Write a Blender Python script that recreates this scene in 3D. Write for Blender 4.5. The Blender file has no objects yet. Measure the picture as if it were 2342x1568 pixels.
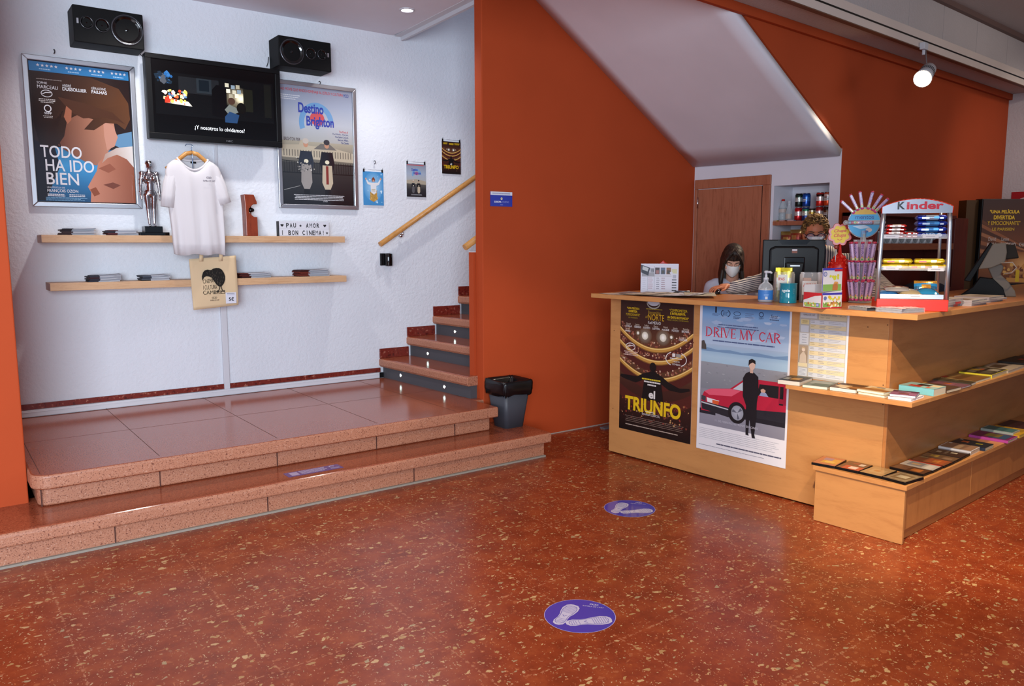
import bpy, math, random
import numpy as np
from mathutils import Matrix, Vector

# ---------------------------------------------------------------- camera, world, lights, exposure
S = bpy.context.scene
COL = S.collection
random.seed(7)
PI = math.pi
CAM = np.array([0.0, 0.0, 1.60])
FPX, YAW, PITCH, ROLL = 1800.82, math.radians(40.1128), math.radians(7.1725), math.radians(-0.068)
_f = np.array([math.sin(YAW)*math.cos(PITCH), math.cos(YAW)*math.cos(PITCH), -math.sin(PITCH)])
_r = np.array([math.cos(YAW), -math.sin(YAW), 0.0]); _u = np.cross(_r, _f)
_r, _u = math.cos(ROLL)*_r + math.sin(ROLL)*_u, -math.sin(ROLL)*_r + math.cos(ROLL)*_u
cd = bpy.data.cameras.new('camera'); cam = bpy.data.objects.new('camera', cd); COL.objects.link(cam)
cd.sensor_width = 36.0; cd.lens = FPX/2342*36.0; cd.clip_start = 0.05; cd.clip_end = 100
cam.matrix_world = Matrix(((_r[0], _u[0], -_f[0], CAM[0]), (_r[1], _u[1], -_f[1], CAM[1]), (_r[2], _u[2], -_f[2], CAM[2]), (0, 0, 0, 1)))
S.camera = cam
S.view_settings.view_transform = 'Standard'; S.view_settings.look = 'None'
S.view_settings.gamma = 1.0; S.view_settings.use_curve_mapping = False
S.view_settings.exposure = 0.0
S.cycles.use_denoising = True
S.cycles.max_bounces = 6; S.cycles.diffuse_bounces = 4; S.cycles.glossy_bounces = 3; S.cycles.transmission_bounces = 5; S.cycles.transparent_max_bounces = 8
S.cycles.caustics_reflective = False; S.cycles.caustics_refractive = False
S.cycles.sample_clamp_indirect = 4.0

W = bpy.data.worlds.new('daylight'); S.world = W; W.use_nodes = True
bg = W.node_tree.nodes['Background']; bg.inputs[0].default_value = (0.62, 0.75, 1.0, 1); bg.inputs[1].default_value = 0.5  # even bluish light, assumed as daylight entering the open sides of the room

def light(name, kind, loc, aim, power, color=(1, 1, 1), size=0.1, size_y=None, spot=None, blend=0.3):
    d = bpy.data.lights.new(name, kind); d.energy = power; d.color = color
    if kind == 'AREA':
        d.shape = 'RECTANGLE' if size_y else 'SQUARE'; d.size = size
        if size_y: d.size_y = size_y
    else:
        d.shadow_soft_size = size
    if kind == 'SPOT': d.spot_size = math.radians(spot); d.spot_blend = blend
    o = bpy.data.objects.new(name, d); COL.objects.link(o); o.location = loc
    o.rotation_euler = (Vector(aim) - Vector(loc)).to_track_quat('-Z', 'Y').to_euler()
    return o
# area lights added behind the camera for assumed daylight; no glazing is built
light('added_daylight_front', 'AREA', (-1.5, -1.7, 1.95), (0.9, 5.8, 1.5), 240, (0.78, 0.88, 1.0), 2.6, 2.3).data.spread = math.radians(110)
light('added_daylight_side', 'AREA', (-3.4, 1.6, 1.8), (2.4, 5.2, 1.4), 100, (0.78, 0.88, 1.0), 3.6, 2.4)
# assumed track spots above the camera, two added fill spots, assumed ceiling downlights out of frame
light('assumed_spot_key', 'SPOT', (1.50, 1.02, 2.92), (4.45, 1.70, 0.50), 720, (1.0, 0.80, 0.56), 0.03, spot=34, blend=0.8)
light('assumed_spot_floor_a', 'SPOT', (1.9, 0.2, 3.5), (3.0, 1.9, 0), 285, (1.0, 0.76, 0.50), 0.05, spot=80, blend=0.9)
light('assumed_spot_floor_b', 'SPOT', (5.0, 1.2, 3.55), (4.9, 1.1, 0), 200, (1.0, 0.76, 0.50), 0.05, spot=85, blend=0.9)
light('fill_spot_right', 'SPOT', (8.2, 0.3, 3.45), (7.6, 2.95, 2.9), 75, (1.0, 0.88, 0.76), 0.7, spot=115, blend=0.9)  # unseen lamp added to brighten the bulkhead and the right side
light('fill_spot_far', 'SPOT', (8.3, 1.2, 3.45), (9.4, 2.9, 1.9), 70, (1.0, 0.90, 0.82), 0.10, spot=80, blend=0.9)  # another added lamp, lifts the far white wall and the poster panel
light('assumed_downlight_alcove_a', 'SPOT', (1.75, 5.55, 3.41), (1.75, 5.60, 0), 80, (1.0, 0.96, 0.93), 0.04, spot=135, blend=0.8)
light('assumed_downlight_alcove_b', 'SPOT', (0.35, 5.65, 3.41), (0.35, 5.70, 0), 70, (1.0, 0.96, 0.93), 0.04, spot=135, blend=0.8)

# ---------------------------------------------------------------- placing helpers
DL = math.radians(-3.41473)                        # the old wall runs a few degrees off the counter
UL = np.array([math.cos(DL), math.sin(DL), 0.0]); NL = np.array([-math.sin(DL), math.cos(DL), 0.0])
def ray(x, y): return (x-1171)/FPX*_r - (y-784)/FPX*_u + _f
def az(x, y, z): d = ray(x, y); return CAM + d*((z-CAM[2])/d[2])
def ax(x, y, X): d = ray(x, y); return CAM + d*(X/d[0])
def ay(x, y, Y): d = ray(x, y); return CAM + d*(Y/d[1])
def al(x, y, s): d = ray(x, y); return CAM + d*(s/(d@NL))
def LW(t, s, z=0.0): return Vector(UL*t + NL*s + np.array([0, 0, z]))
def lts(p): return float(p@UL), float(p@NL), float(p[2])

# ---------------------------------------------------------------- materials
def lin(c):
    if isinstance(c, str):
        c = c.lstrip('#'); c = tuple(int(c[i:i+2], 16)/255 for i in (0, 2, 4))
    return tuple((x/12.92 if x <= 0.04045 else ((x+0.055)/1.055)**2.4) for x in c)
MATS = {}
def mat(name, col=(0.5, 0.5, 0.5), rough=0.5, metal=0.0, spec=0.5, emit=None, estr=0.0, coat=0.0, trans=0.0, ior=1.45, alpha=1.0, sheen=0.0):
    if name in MATS: return MATS[name]
    m = bpy.data.materials.new(name); m.use_nodes = True; MATS[name] = m
    b = m.node_tree.nodes['Principled BSDF']
    b.inputs['Base Color'].default_value = (*lin(col), 1); b.inputs['Roughness'].default_value = rough
    b.inputs['Metallic'].default_value = metal; b.inputs['Specular IOR Level'].default_value = spec
    b.inputs['Coat Weight'].default_value = coat; b.inputs['Coat Roughness'].default_value = 0.08
    b.inputs['Transmission Weight'].default_value = trans; b.inputs['IOR'].default_value = ior
    b.inputs['Alpha'].default_value = alpha; b.inputs['Sheen Weight'].default_value = sheen
    if emit is not None:
        b.inputs['Emission Color'].default_value = (*lin(emit), 1); b.inputs['Emission Strength'].default_value = estr
    return m
class NT:
    def __init__(s, m): s.t = m.node_tree; s.b = s.t.nodes['Principled BSDF']
    def n(s, typ, **kw):
        o = s.t.nodes.new(typ)
        for k, v in kw.items():
            if k.startswith('i_'):
                k = k[2:]; o.inputs[int(k) if k.isdigit() else k.replace('_', ' ')].default_value = v
            else: setattr(o, k, v)
        return o
    def l(s, a, b): s.t.links.new(a, b)
    def coord(s, which='Object', scale=(1, 1, 1), rot=(0, 0, 0)):
        c = s.n('ShaderNodeTexCoord'); m = s.n('ShaderNodeMapping'); m.inputs['Scale'].default_value = scale; m.inputs['Rotation'].default_value = rot
        s.l(c.outputs[which], m.inputs[0]); return m.outputs[0]
    def ramp(s, src, stops, interp='LINEAR'):
        r = s.n('ShaderNodeValToRGB'); r.color_ramp.interpolation = interp
        e = r.color_ramp.elements
        while len(e) < len(stops): e.new(0.5)
        for k, (p, c) in enumerate(stops): e[k].position = p; e[k].color = (*c, 1) if len(c) == 3 else c
        s.l(src, r.inputs[0]); return r.outputs[0]
    def mix(s, fac, a, b):
        x = s.n('ShaderNodeMix', data_type='RGBA')
        for v, sock in ((fac, x.inputs[0]), (a, x.inputs[6]), (b, x.inputs[7])):
            if isinstance(v, (int, float)): sock.default_value = v
            elif isinstance(v, tuple): sock.default_value = (*v, 1)
            else: s.l(v, sock)
        return x.outputs[2]
    def math(s, op, a, b=0.0):
        x = s.n('ShaderNodeMath', operation=op)
        for v, sock in ((a, x.inputs[0]), (b, x.inputs[1])):
            if isinstance(v, (int, float)): sock.default_value = v
            else: s.l(v, sock)
        return x.outputs[0]
    def bump(s, h, strength=0.3, dist=0.01):
        b = s.n('ShaderNodeBump'); b.inputs['Strength'].default_value = strength; b.inputs['Distance'].default_value = dist
        s.l(h, b.inputs['Height']); s.l(b.outputs[0], s.b.inputs['Normal'])
    def base(s, c): s.l(c, s.b.inputs['Base Color'])
K0, K1 = (0, 0, 0), (1, 1, 1)

def m_stucco(name, col, scale=38, strength=0.55, dist=0.012):
    m = mat(name, col, 0.85, spec=0.25); t = NT(m); co = t.coord()
    n1 = t.n('ShaderNodeTexNoise', i_Scale=scale, i_Detail=4.0, i_Roughness=0.6); t.l(co, n1.inputs['Vector'])
    n2 = t.n('ShaderNodeTexNoise', i_Scale=1.3, i_Detail=2.0); t.l(co, n2.inputs['Vector'])
    c = lin(col); t.base(t.mix(t.ramp(n2.outputs[0], [(0.35, K0), (0.7, K1)]), c, tuple(x*0.93 for x in c)))
    t.bump(n1.outputs[0], strength, dist); return m
def m_paint(name, col, rough=0.55):
    m = mat(name, col, rough, spec=0.35); t = NT(m); co = t.coord()
    n = t.n('ShaderNodeTexNoise', i_Scale=1.6, i_Detail=3.0); t.l(co, n.inputs['Vector'])
    c = lin(col); t.base(t.mix(t.ramp(n.outputs[0], [(0.3, K0), (0.7, K1)]), tuple(x*0.95 for x in c), tuple(min(1, x*1.04) for x in c)))
    n2 = t.n('ShaderNodeTexNoise', i_Scale=260.0, i_Detail=2.0); t.l(co, n2.inputs['Vector']); t.bump(n2.outputs[0], 0.08, 0.004); return m
def m_wood(name, a, b, rough=0.42, sc=(1, 1, 1), contrast=1.0):
    m = mat(name, a, rough, spec=0.4); t = NT(m); co = t.coord('Object', sc)
    n = t.n('ShaderNodeTexNoise', i_Scale=5.0, i_Detail=5.0, i_Roughness=0.55, i_Distortion=0.9); t.l(co, n.inputs['Vector'])
    w = t.n('ShaderNodeTexNoise', i_Scale=60.0, i_Detail=3.0); t.l(co, w.inputs['Vector'])
    f = t.math('ADD', t.math('MULTIPLY', n.outputs[0], 0.75), t.math('MULTIPLY', w.outputs[0], 0.25))
    t.base(t.ramp(f, [(0.30, lin(b)), (0.5, lin(a)), (0.70, tuple(min(1, x*1.06) for x in lin(a)))]))
    return m
def m_terrazzo():
    m = mat('terrazzo_red', (0.5, 0.2, 0.1), 0.22, spec=0.5); t = NT(m); co = t.coord()
    warp = t.n('ShaderNodeTexNoise', i_Scale=30.0, i_Detail=2.0); t.l(co, warp.inputs['Vector'])
    add = t.n('ShaderNodeMixRGB', blend_type='LINEAR_LIGHT'); add.inputs[0].default_value = 0.022; t.l(co, add.inputs[1]); t.l(warp.outputs[1], add.inputs[2])
    n = t.n('ShaderNodeTexNoise', i_Scale=7.0, i_Detail=6.0, i_Roughness=0.7); t.l(co, n.inputs['Vector'])
    base = t.ramp(n.outputs[0], [(0.28, lin('#6e2c17')), (0.5, lin('#86391e')), (0.72, lin('#984a26'))])
    out = base
    for sc, rad, cols, stretch, lo in ((34, 0.44, ('#bd9a6c', '#a98253', '#9c5433', '#a08a66'), (1.0, 1.7, 1), 0.52), (70, 0.36, ('#bd9c74', '#a9613a', '#b08a62', '#a5855f'), (1.6, 1, 1), 0.50), (140, 0.34, ('#c49c76', '#b98c64', '#ad643e', '#b98c66'), (1, 1.4, 1), 0.66)):
        mp = t.n('ShaderNodeMapping'); mp.inputs['Scale'].default_value = stretch; mp.inputs['Rotation'].default_value = (0, 0, sc*0.7); t.l(add.outputs[0], mp.inputs[0])
        v = t.n('ShaderNodeTexVoronoi', i_Scale=float(sc)*0.76); v.inputs['Randomness'].default_value = 1.0; t.l(mp.outputs[0], v.inputs['Vector'])
        sep = t.n('ShaderNodeSeparateColor'); t.l(v.outputs['Color'], sep.inputs[0])
        size = t.math('MULTIPLY', t.math('MAXIMUM', t.math('SUBTRACT', sep.outputs[0], lo), 0.0), rad/(1-lo))
        mask = t.math('LESS_THAN', v.outputs['Distance'], size)
        cc = t.ramp(sep.outputs[1], [(0.0, lin(cols[0])), (0.3, lin(cols[1])), (0.6, lin(cols[2])), (0.85, lin(cols[3]))], 'CONSTANT')
        out = t.mix(mask, out, cc)
    # joints between the tiles, filled with pale crumbs
    sx = t.n('ShaderNodeSeparateXYZ'); t.l(t.coord('Object', (1, 1, 1), (0, 0, -DL)), sx.inputs[0])
    nn = t.n('ShaderNodeTexNoise', i_Scale=55.0, i_Detail=3.0); t.l(co, nn.inputs['Vector'])
    jm = None
    for ax_ in (0, 1):
        fr = t.math('FRACT', t.math('DIVIDE', t.math('ADD', sx.outputs[ax_], 40.13), 0.60))
        d = t.math('ABSOLUTE', t.math('SUBTRACT', fr, 0.5))
        k = t.math('LESS_THAN', d, t.math('MULTIPLY', t.math('MAXIMUM', t.math('SUBTRACT', nn.outputs[0], 0.47), 0.0), 0.075))
        jm = k if jm is None else t.math('MAXIMUM', jm, k)
    out = t.mix(t.math('MULTIPLY', jm, 0.35), out, lin('#c98f68'))
    t.base(out)
    rr = t.n('ShaderNodeTexNoise', i_Scale=2.2, i_Detail=4.0); t.l(co, rr.inputs['Vector'])
    t.l(t.ramp(rr.outputs[0], [(0.3, (0.20,)*3), (0.75, (0.34,)*3)]), t.b.inputs['Roughness'])
    return m
def m_granite(name, a, b, c, rough=0.2, sc=150.0):
    m = mat(name, a, rough, spec=0.5); t = NT(m); co = t.coord()
    n = t.n('ShaderNodeTexNoise', i_Scale=sc, i_Detail=2.5, i_Roughness=0.65); t.l(co, n.inputs['Vector'])
    big = t.n('ShaderNodeTexNoise', i_Scale=3.0, i_Detail=3.0); t.l(co, big.inputs['Vector'])
    col = t.ramp(n.outputs[0], [(0.36, lin(b)), (0.43, lin(a)), (0.60, lin(a)), (0.68, lin(c))])
    t.base(t.mix(t.math('MULTIPLY', big.outputs[0], 0.25), col, lin(b))); return m
def m_vcol(name, rough=0.5, metal=0.0, coat=0.0, spec=0.5, trans=0.0, alpha=1.0):
    m = mat(name, (1, 1, 1), rough, metal, spec, coat=coat, trans=trans, alpha=alpha); t = NT(m)
    a = t.n('ShaderNodeVertexColor', layer_name='Col'); t.base(a.outputs[0]); return m

M_WHITE = m_stucco('white_stucco', '#d9dde4', strength=0.5)
M_WPAINT = m_paint('white_paint', '#dcdae2'); M_WTRIM = mat('white_trim', '#c8c9cf', 0.45)
M_ORANGE = m_paint('orange_paint', '#a94523', 0.7); M_ORANGE.node_tree.nodes['Principled BSDF'].inputs['Specular IOR Level'].default_value = 0.12
M_CEILT = m_stucco('ceiling_tile_grey', '#c2b8b5', scale=60, strength=0.4)
M_FLOOR = m_terrazzo()
M_STEP = m_granite('red_granite_polished', '#995137', '#6a301f', '#b07454', 0.16)
M_STEPF = m_granite('red_granite_honed', '#b0775c', '#633225', '#c59a84', 0.45, 150)
M_SKIRT = m_granite('red_marble', '#74261c', '#4c1510', '#a66a58', 0.3, 40)
M_RISER = m_paint('grey_riser', '#4a4b50', 0.45)
M_BEECH = m_wood('beech_laminate', '#b9824d', '#ad7542', 0.40, (1.5, 1.5, 8))
M_BEECHH = m_wood('beech_laminate_top', '#b37442', '#a06235', 0.33, (7, 1.3, 7))
M_BEECHS = m_wood('beech_shelf', '#c39d78', '#b58c66', 0.45, (1.2, 6, 8))
M_DOOR = m_wood('door_wood', '#a5654a', '#8c5038', 0.42, (7, 7, 0.9))
M_HANDR = m_wood('handrail_wood', '#c08a4c', '#a6702f', 0.35, (4, 4, 4))
M_DARKW = m_wood('dark_red_cabinet', '#5e2119', '#46160f', 0.4, (6, 6, 1))
M_PRINT = m_vcol('print_matt', 0.45); M_GLOSS = m_vcol('print_gloss', 0.14, coat=0.6); M_PLAS = m_vcol('coloured_plastic', 0.32)
M_FOIL = m_vcol('foil_wrapper', 0.22, metal=0.45); M_PAPER = m_vcol('paper', 0.7, spec=0.25)
M_BLACK = mat('black_plastic', '#08080a', 0.4, spec=0.3); M_BLACKG = mat('black_gloss', '#050506', 0.12, coat=0.3)
M_BLACKM = mat('black_paint_matt', '#070708', 0.6, spec=0.2)
M_ALU = mat('brushed_aluminium', '#b9bcc2', 0.33, 0.9); M_CHROME = mat('chrome', '#d8d8dc', 0.12, 1.0)
M_SILVER = mat('polished_silver', '#b8b6bb', 0.17, 1.0)
M_COTTON = mat('white_cotton', '#cdc9cb', 0.9, spec=0.15, sheen=0.2); M_CANVAS = mat('canvas', '#cdb491', 0.9, spec=0.15)
def m_clear(name, tint=(1, 1, 1), opac=0.22, rough=0.05):
    m = bpy.data.materials.new(name); m.use_nodes = True; MATS[name] = m; nt = m.node_tree; b = nt.nodes['Principled BSDF']
    b.inputs['Base Color'].default_value = (*tint, 1); b.inputs['Roughness'].default_value = rough
    tr = nt.nodes.new('ShaderNodeBsdfTransparent'); mx = nt.nodes.new('ShaderNodeMixShader'); fr = nt.nodes.new('ShaderNodeFresnel'); fr.inputs[0].default_value = 1.45
    ad = nt.nodes.new('ShaderNodeMath'); ad.operation = 'ADD'; ad.inputs[1].default_value = opac; ad.use_clamp = True
    nt.links.new(fr.outputs[0], ad.inputs[0]); nt.links.new(ad.outputs[0], mx.inputs[0]); nt.links.new(tr.outputs[0], mx.inputs[1]); nt.links.new(b.outputs[0], mx.inputs[2])
    nt.links.new(mx.outputs[0], nt.nodes['Material Output'].inputs[0]); return m
M_CLEAR = m_clear('clear_plastic', (0.9, 0.92, 0.95), 0.16)
M_GLASS = m_clear('clear_glass', (0.85, 0.9, 0.92), 0.18, 0.02)
M_LENS = m_clear('spectacle_lens', (0.5, 0.62, 0.9), 0.12, 0.02)
# ---------------------------------------------------------------- mesh building
def rotm(ax_, deg): return Matrix.Rotation(math.radians(deg), 4, ax_)
class MB:
    """collects faces with one colour each, then links them as one mesh object"""
    def __init__(s): s.v = []; s.f = []; s.c = []; s.sm = []; s.mi = []; s.M = None; s.m = 0
    def add(s, vs, fs, col=(1, 1, 1), smooth=False):
        o = len(s.v)
        for p in vs:
            p = Vector(p)
            s.v.append(tuple(s.M @ p) if s.M is not None else tuple(p))
        lc = [lin(c) for c in col] if isinstance(col, list) else None
        c1 = None if lc else lin(col)
        for k, f in enumerate(fs):
            s.f.append([o+i for i in f]); s.sm.append(smooth); s.mi.append(s.m)
            s.c.append([lc[i] for i in f] if lc else c1)
        return s
    def box(s, x0, x1, y0, y1, z0, z1, col=(1, 1, 1)):
        v = [(x, y, z) for z in (z0, z1) for y in (y0, y1) for x in (x0, x1)]
        return s.add(v, [(0, 2, 3, 1), (4, 5, 7, 6), (0, 1, 5, 4), (2, 6, 7, 3), (0, 4, 6, 2), (1, 3, 7, 5)], col)
    def prism(s, pts, z0, z1, col=(1, 1, 1), plane='xy'):
        """extrude a 2D outline: plane xy along z, xz along y, yz along x"""
        def P(a, b, h): return {'xy': (a, b, h), 'xz': (a, h, b), 'yz': (h, a, b)}[plane]
        n = len(pts); v = [P(a, b, z0) for a, b in pts] + [P(a, b, z1) for a, b in pts]
        f = [list(range(n))[::-1], list(range(n, 2*n))] + [(i, (i+1) % n, n+(i+1) % n, n+i) for i in range(n)]
        return s.add(v, f, col)
    def rings(s, rs, col=(1, 1, 1), cap=True, smooth=True, closed=False):
        n = len(rs[0]); v = [p for r in rs for p in r]; f = []
        m = len(rs)
        for k in range(m if closed else m-1):
            k2 = (k+1) % m
            for i in range(n): f.append((k*n+i, k*n+(i+1) % n, k2*n+(i+1) % n, k2*n+i))
        cols = None
        if isinstance(col, list):
            for k in range(0, len(f), n):
                s.add(v, f[k:k+n], col[k//n], smooth) if False else None
            o = len(s.v)
            for p in v: s.v.append(tuple(s.M @ Vector(p)) if s.M is not None else tuple(p))
            for k, q in enumerate(f): s.f.append([o+i for i in q]); s.sm.append(smooth); s.mi.append(s.m); s.c.append(lin(col[min(len(col)-1, k//n)]))
            c0, c1 = col[0], col[-1]
        else:
            s.add(v, f, col, smooth); o = len(s.v)-len(v); c0 = c1 = col
        if cap and not closed:
            s.f.append([o+i for i in range(n)][::-1]); s.c.append(lin(c0)); s.sm.append(False); s.mi.append(s.m)
            s.f.append([o+(m-1)*n+i for i in range(n)]); s.c.append(lin(c1)); s.sm.append(False); s.mi.append(s.m)
        return s
    def lathe(s, prof, seg=24, c=(0, 0, 0), col=(1, 1, 1), cap=True):
        return s.rings([[(c[0]+r*math.cos(2*PI*i/seg), c[1]+r*math.sin(2*PI*i/seg), c[2]+z) for i in range(seg)] for r, z in prof], col, cap)
    def tube(s, pts, r, seg=10, col=(1, 1, 1), cap=True, closed=False):
        pts = [Vector(p) for p in pts]; n = len(pts); rr = r if isinstance(r, (list, tuple)) else [r]*n
        rs = []; prev = None
        for k in range(n):
            if closed: d = pts[(k+1) % n]-pts[k-1]
            else: d = pts[min(k+1, n-1)]-pts[max(k-1, 0)]
            d.normalize()
            if prev is None: a = d.orthogonal().normalized()
            else:
                a = prev - d*prev.dot(d); a = a.normalized() if a.length > 1e-6 else d.orthogonal().normalized()
            prev = a; b = d.cross(a)
            rs.append([tuple(pts[k] + (a*math.cos(2*PI*i/seg) + b*math.sin(2*PI*i/seg))*rr[k]) for i in range(seg)])
        return s.rings(rs, col, cap, True, closed)
    def cyl(s, p0, p1, r0, r1=None, seg=20, col=(1, 1, 1)): return s.tube([p0, p1], [r0, r1 if r1 is not None else r0], seg, col)
    def ell(s, c, r, col=(1, 1, 1), seg=20, rows=12, M=None):
        r = (r, r, r) if isinstance(r, (int, float)) else r
        rs = []
        for k in range(1, rows):
            a = PI*k/rows - PI/2
            rs.append([Vector((r[0]*math.cos(a)*math.cos(2*PI*i/seg), r[1]*math.cos(a)*math.sin(2*PI*i/seg), r[2]*math.sin(a))) for i in range(seg)])
        top = Vector((0, 0, r[2])); bot = -top; c = Vector(c)
        T = (lambda p: tuple(c + (M.to_3x3() @ p if M is not None else p)))
        v = [T(p) for q in rs for p in q] + [T(bot), T(top)]; f = []; m = len(rs)
        for k in range(m-1):
            for i in range(seg): f.append((k*seg+i, k*seg+(i+1) % seg, (k+1)*seg+(i+1) % seg, (k+1)*seg+i))
        for i in range(seg): f.append((m*seg, (i+1) % seg, i)); f.append(((m-1)*seg+i, (m-1)*seg+(i+1) % seg, m*seg+1))
        return s.add(v, f, col, True)
    def cap(s, p0, p1, r0, r1=None, col=(1, 1, 1)):
        """capsule with round ends"""
        r1 = r0 if r1 is None else r1; p0 = Vector(p0); p1 = Vector(p1); d = (p1-p0); L = max(d.length, 1e-6); d /= L
        P = []; R = []
        for k in range(5): a = PI/2*(1-k/4.0); P.append(p0 - d*r0*math.sin(a)); R.append(max(r0*math.cos(a), r0*0.02))
        for k in range(5): a = PI/2*(k/4.0); P.append(p1 + d*r1*math.sin(a)); R.append(max(r1*math.cos(a), r1*0.02))
        return s.tube(P, R, 14, col)
    def sheet(s, fn, nu, nv, col=(1, 1, 1), smooth=True):
        v = [fn(i/nu, j/nv) for j in range(nv+1) for i in range(nu+1)]
        f = [(j*(nu+1)+i, j*(nu+1)+i+1, (j+1)*(nu+1)+i+1, (j+1)*(nu+1)+i) for j in range(nv) for i in range(nu)]
        return s.add(v, f, col, smooth)
    def mesh(s, name, mats):
        me = bpy.data.meshes.new(name); me.from_pydata(s.v, [], s.f); me.polygons.foreach_set('use_smooth', s.sm)
        for m in (mats if isinstance(mats, (list, tuple)) else [mats]): me.materials.append(m)
        me.polygons.foreach_set('material_index', s.mi)
        a = me.color_attributes.new('Col', 'FLOAT_COLOR', 'CORNER'); buf = []
        for q, c in zip(s.f, s.c):
            if isinstance(c, list):
                for x in c: buf += [*x, 1.0]
            else: buf += [*c, 1.0]*len(q)
        a.data.foreach_set('color', buf); me.validate(); me.update(); return me
    def build(s, name, mats, parent=None, loc=None, rz=0.0, bevel=0.0, seg=2, rot=None):
        o = bpy.data.objects.new(name, s.mesh(name, mats)); COL.objects.link(o)
        if parent is not None: o.parent = parent
        if loc is not None: o.location = loc
        if rot is not None: o.rotation_euler = rot
        elif rz: o.rotation_euler = (0, 0, rz)
        if bevel:
            b = o.modifiers.new('bevel', 'BEVEL'); b.width = bevel; b.segments = seg; b.limit_method = 'ANGLE'; b.angle_limit = 0.7
        return o
def blob(mb, name, mats, parent=None, voxel=0.004, smooth=5, loc=None):
    """fuse overlapping solids into one continuous skin"""
    o = mb.build('blob_source', mats); r = o.modifiers.new('r', 'REMESH'); r.mode = 'VOXEL'; r.voxel_size = voxel
    if smooth: q = o.modifiers.new('s', 'SMOOTH'); q.factor = 0.5; q.iterations = smooth
    dg = bpy.context.evaluated_depsgraph_get(); me = bpy.data.meshes.new_from_object(o.evaluated_get(dg)); me.name = name
    bpy.data.objects.remove(o)
    me.polygons.foreach_set('use_smooth', [True]*len(me.polygons))
    if not me.materials:
        for m in (mats if isinstance(mats, (list, tuple)) else [mats]): me.materials.append(m)
    n = bpy.data.objects.new(name, me); COL.objects.link(n)
    if parent is not None: n.parent = parent
    if loc is not None: n.location = loc
    return n
def tag(o, label=None, cat=None, group=None, kind=None):
    if label: o['label'] = label
    if cat: o['category'] = cat
    if group: o['group'] = group
    if kind: o['kind'] = kind
    return o
def thing(name, label, cat, loc=(0, 0, 0), rz=0.0, group=None):
    o = bpy.data.objects.new(name, None); COL.objects.link(o); o.location = loc; o.rotation_euler = (0, 0, rz); o.empty_display_size = 0.1
    return tag(o, label, cat, group)
def struct(o): o['kind'] = 'structure'; return o
def dup(o, loc=None, rz=None, label=None, parent=None):
    c = o.copy(); COL.objects.link(c)
    if parent is not None: c.parent = parent
    if loc is not None: c.location = loc
    if rz is not None: c.rotation_euler = (0, 0, rz)
    if label: c['label'] = label
    for ch in list(o.children): dup(ch, parent=c)
    return c

# ---------------------------------------------------------------- lettering and flat print
_txt = {}
def glyphs(body, bold=0.0, shear=0.0):
    bold = 0.0 if any(c in 'MWmw' for c in body) else min(bold, 0.035)
    k = (body, bold, shear)
    if k not in _txt:
        cu = bpy.data.curves.new('t', 'FONT'); cu.body = body; cu.size = 1.0; cu.offset = bold; cu.shear = shear; cu.resolution_u = 5; cu.fill_mode = 'FRONT'
        o = bpy.data.objects.new('t', cu); COL.objects.link(o)
        me = bpy.data.meshes.new_from_object(o.evaluated_get(bpy.context.evaluated_depsgraph_get()))
        vs = [(v.co.x, v.co.y) for v in me.vertices]; fs = [tuple(p.vertices) for p in me.polygons]
        bpy.data.objects.remove(o); bpy.data.curves.remove(cu); bpy.data.meshes.remove(me)
        if not vs: vs = [(0, 0), (1, 1)]
        xs = [v[0] for v in vs]; ys = [v[1] for v in vs]
        _txt[k] = (vs, fs, min(xs), max(xs), min(ys), max(ys))
    return _txt[k]
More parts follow.
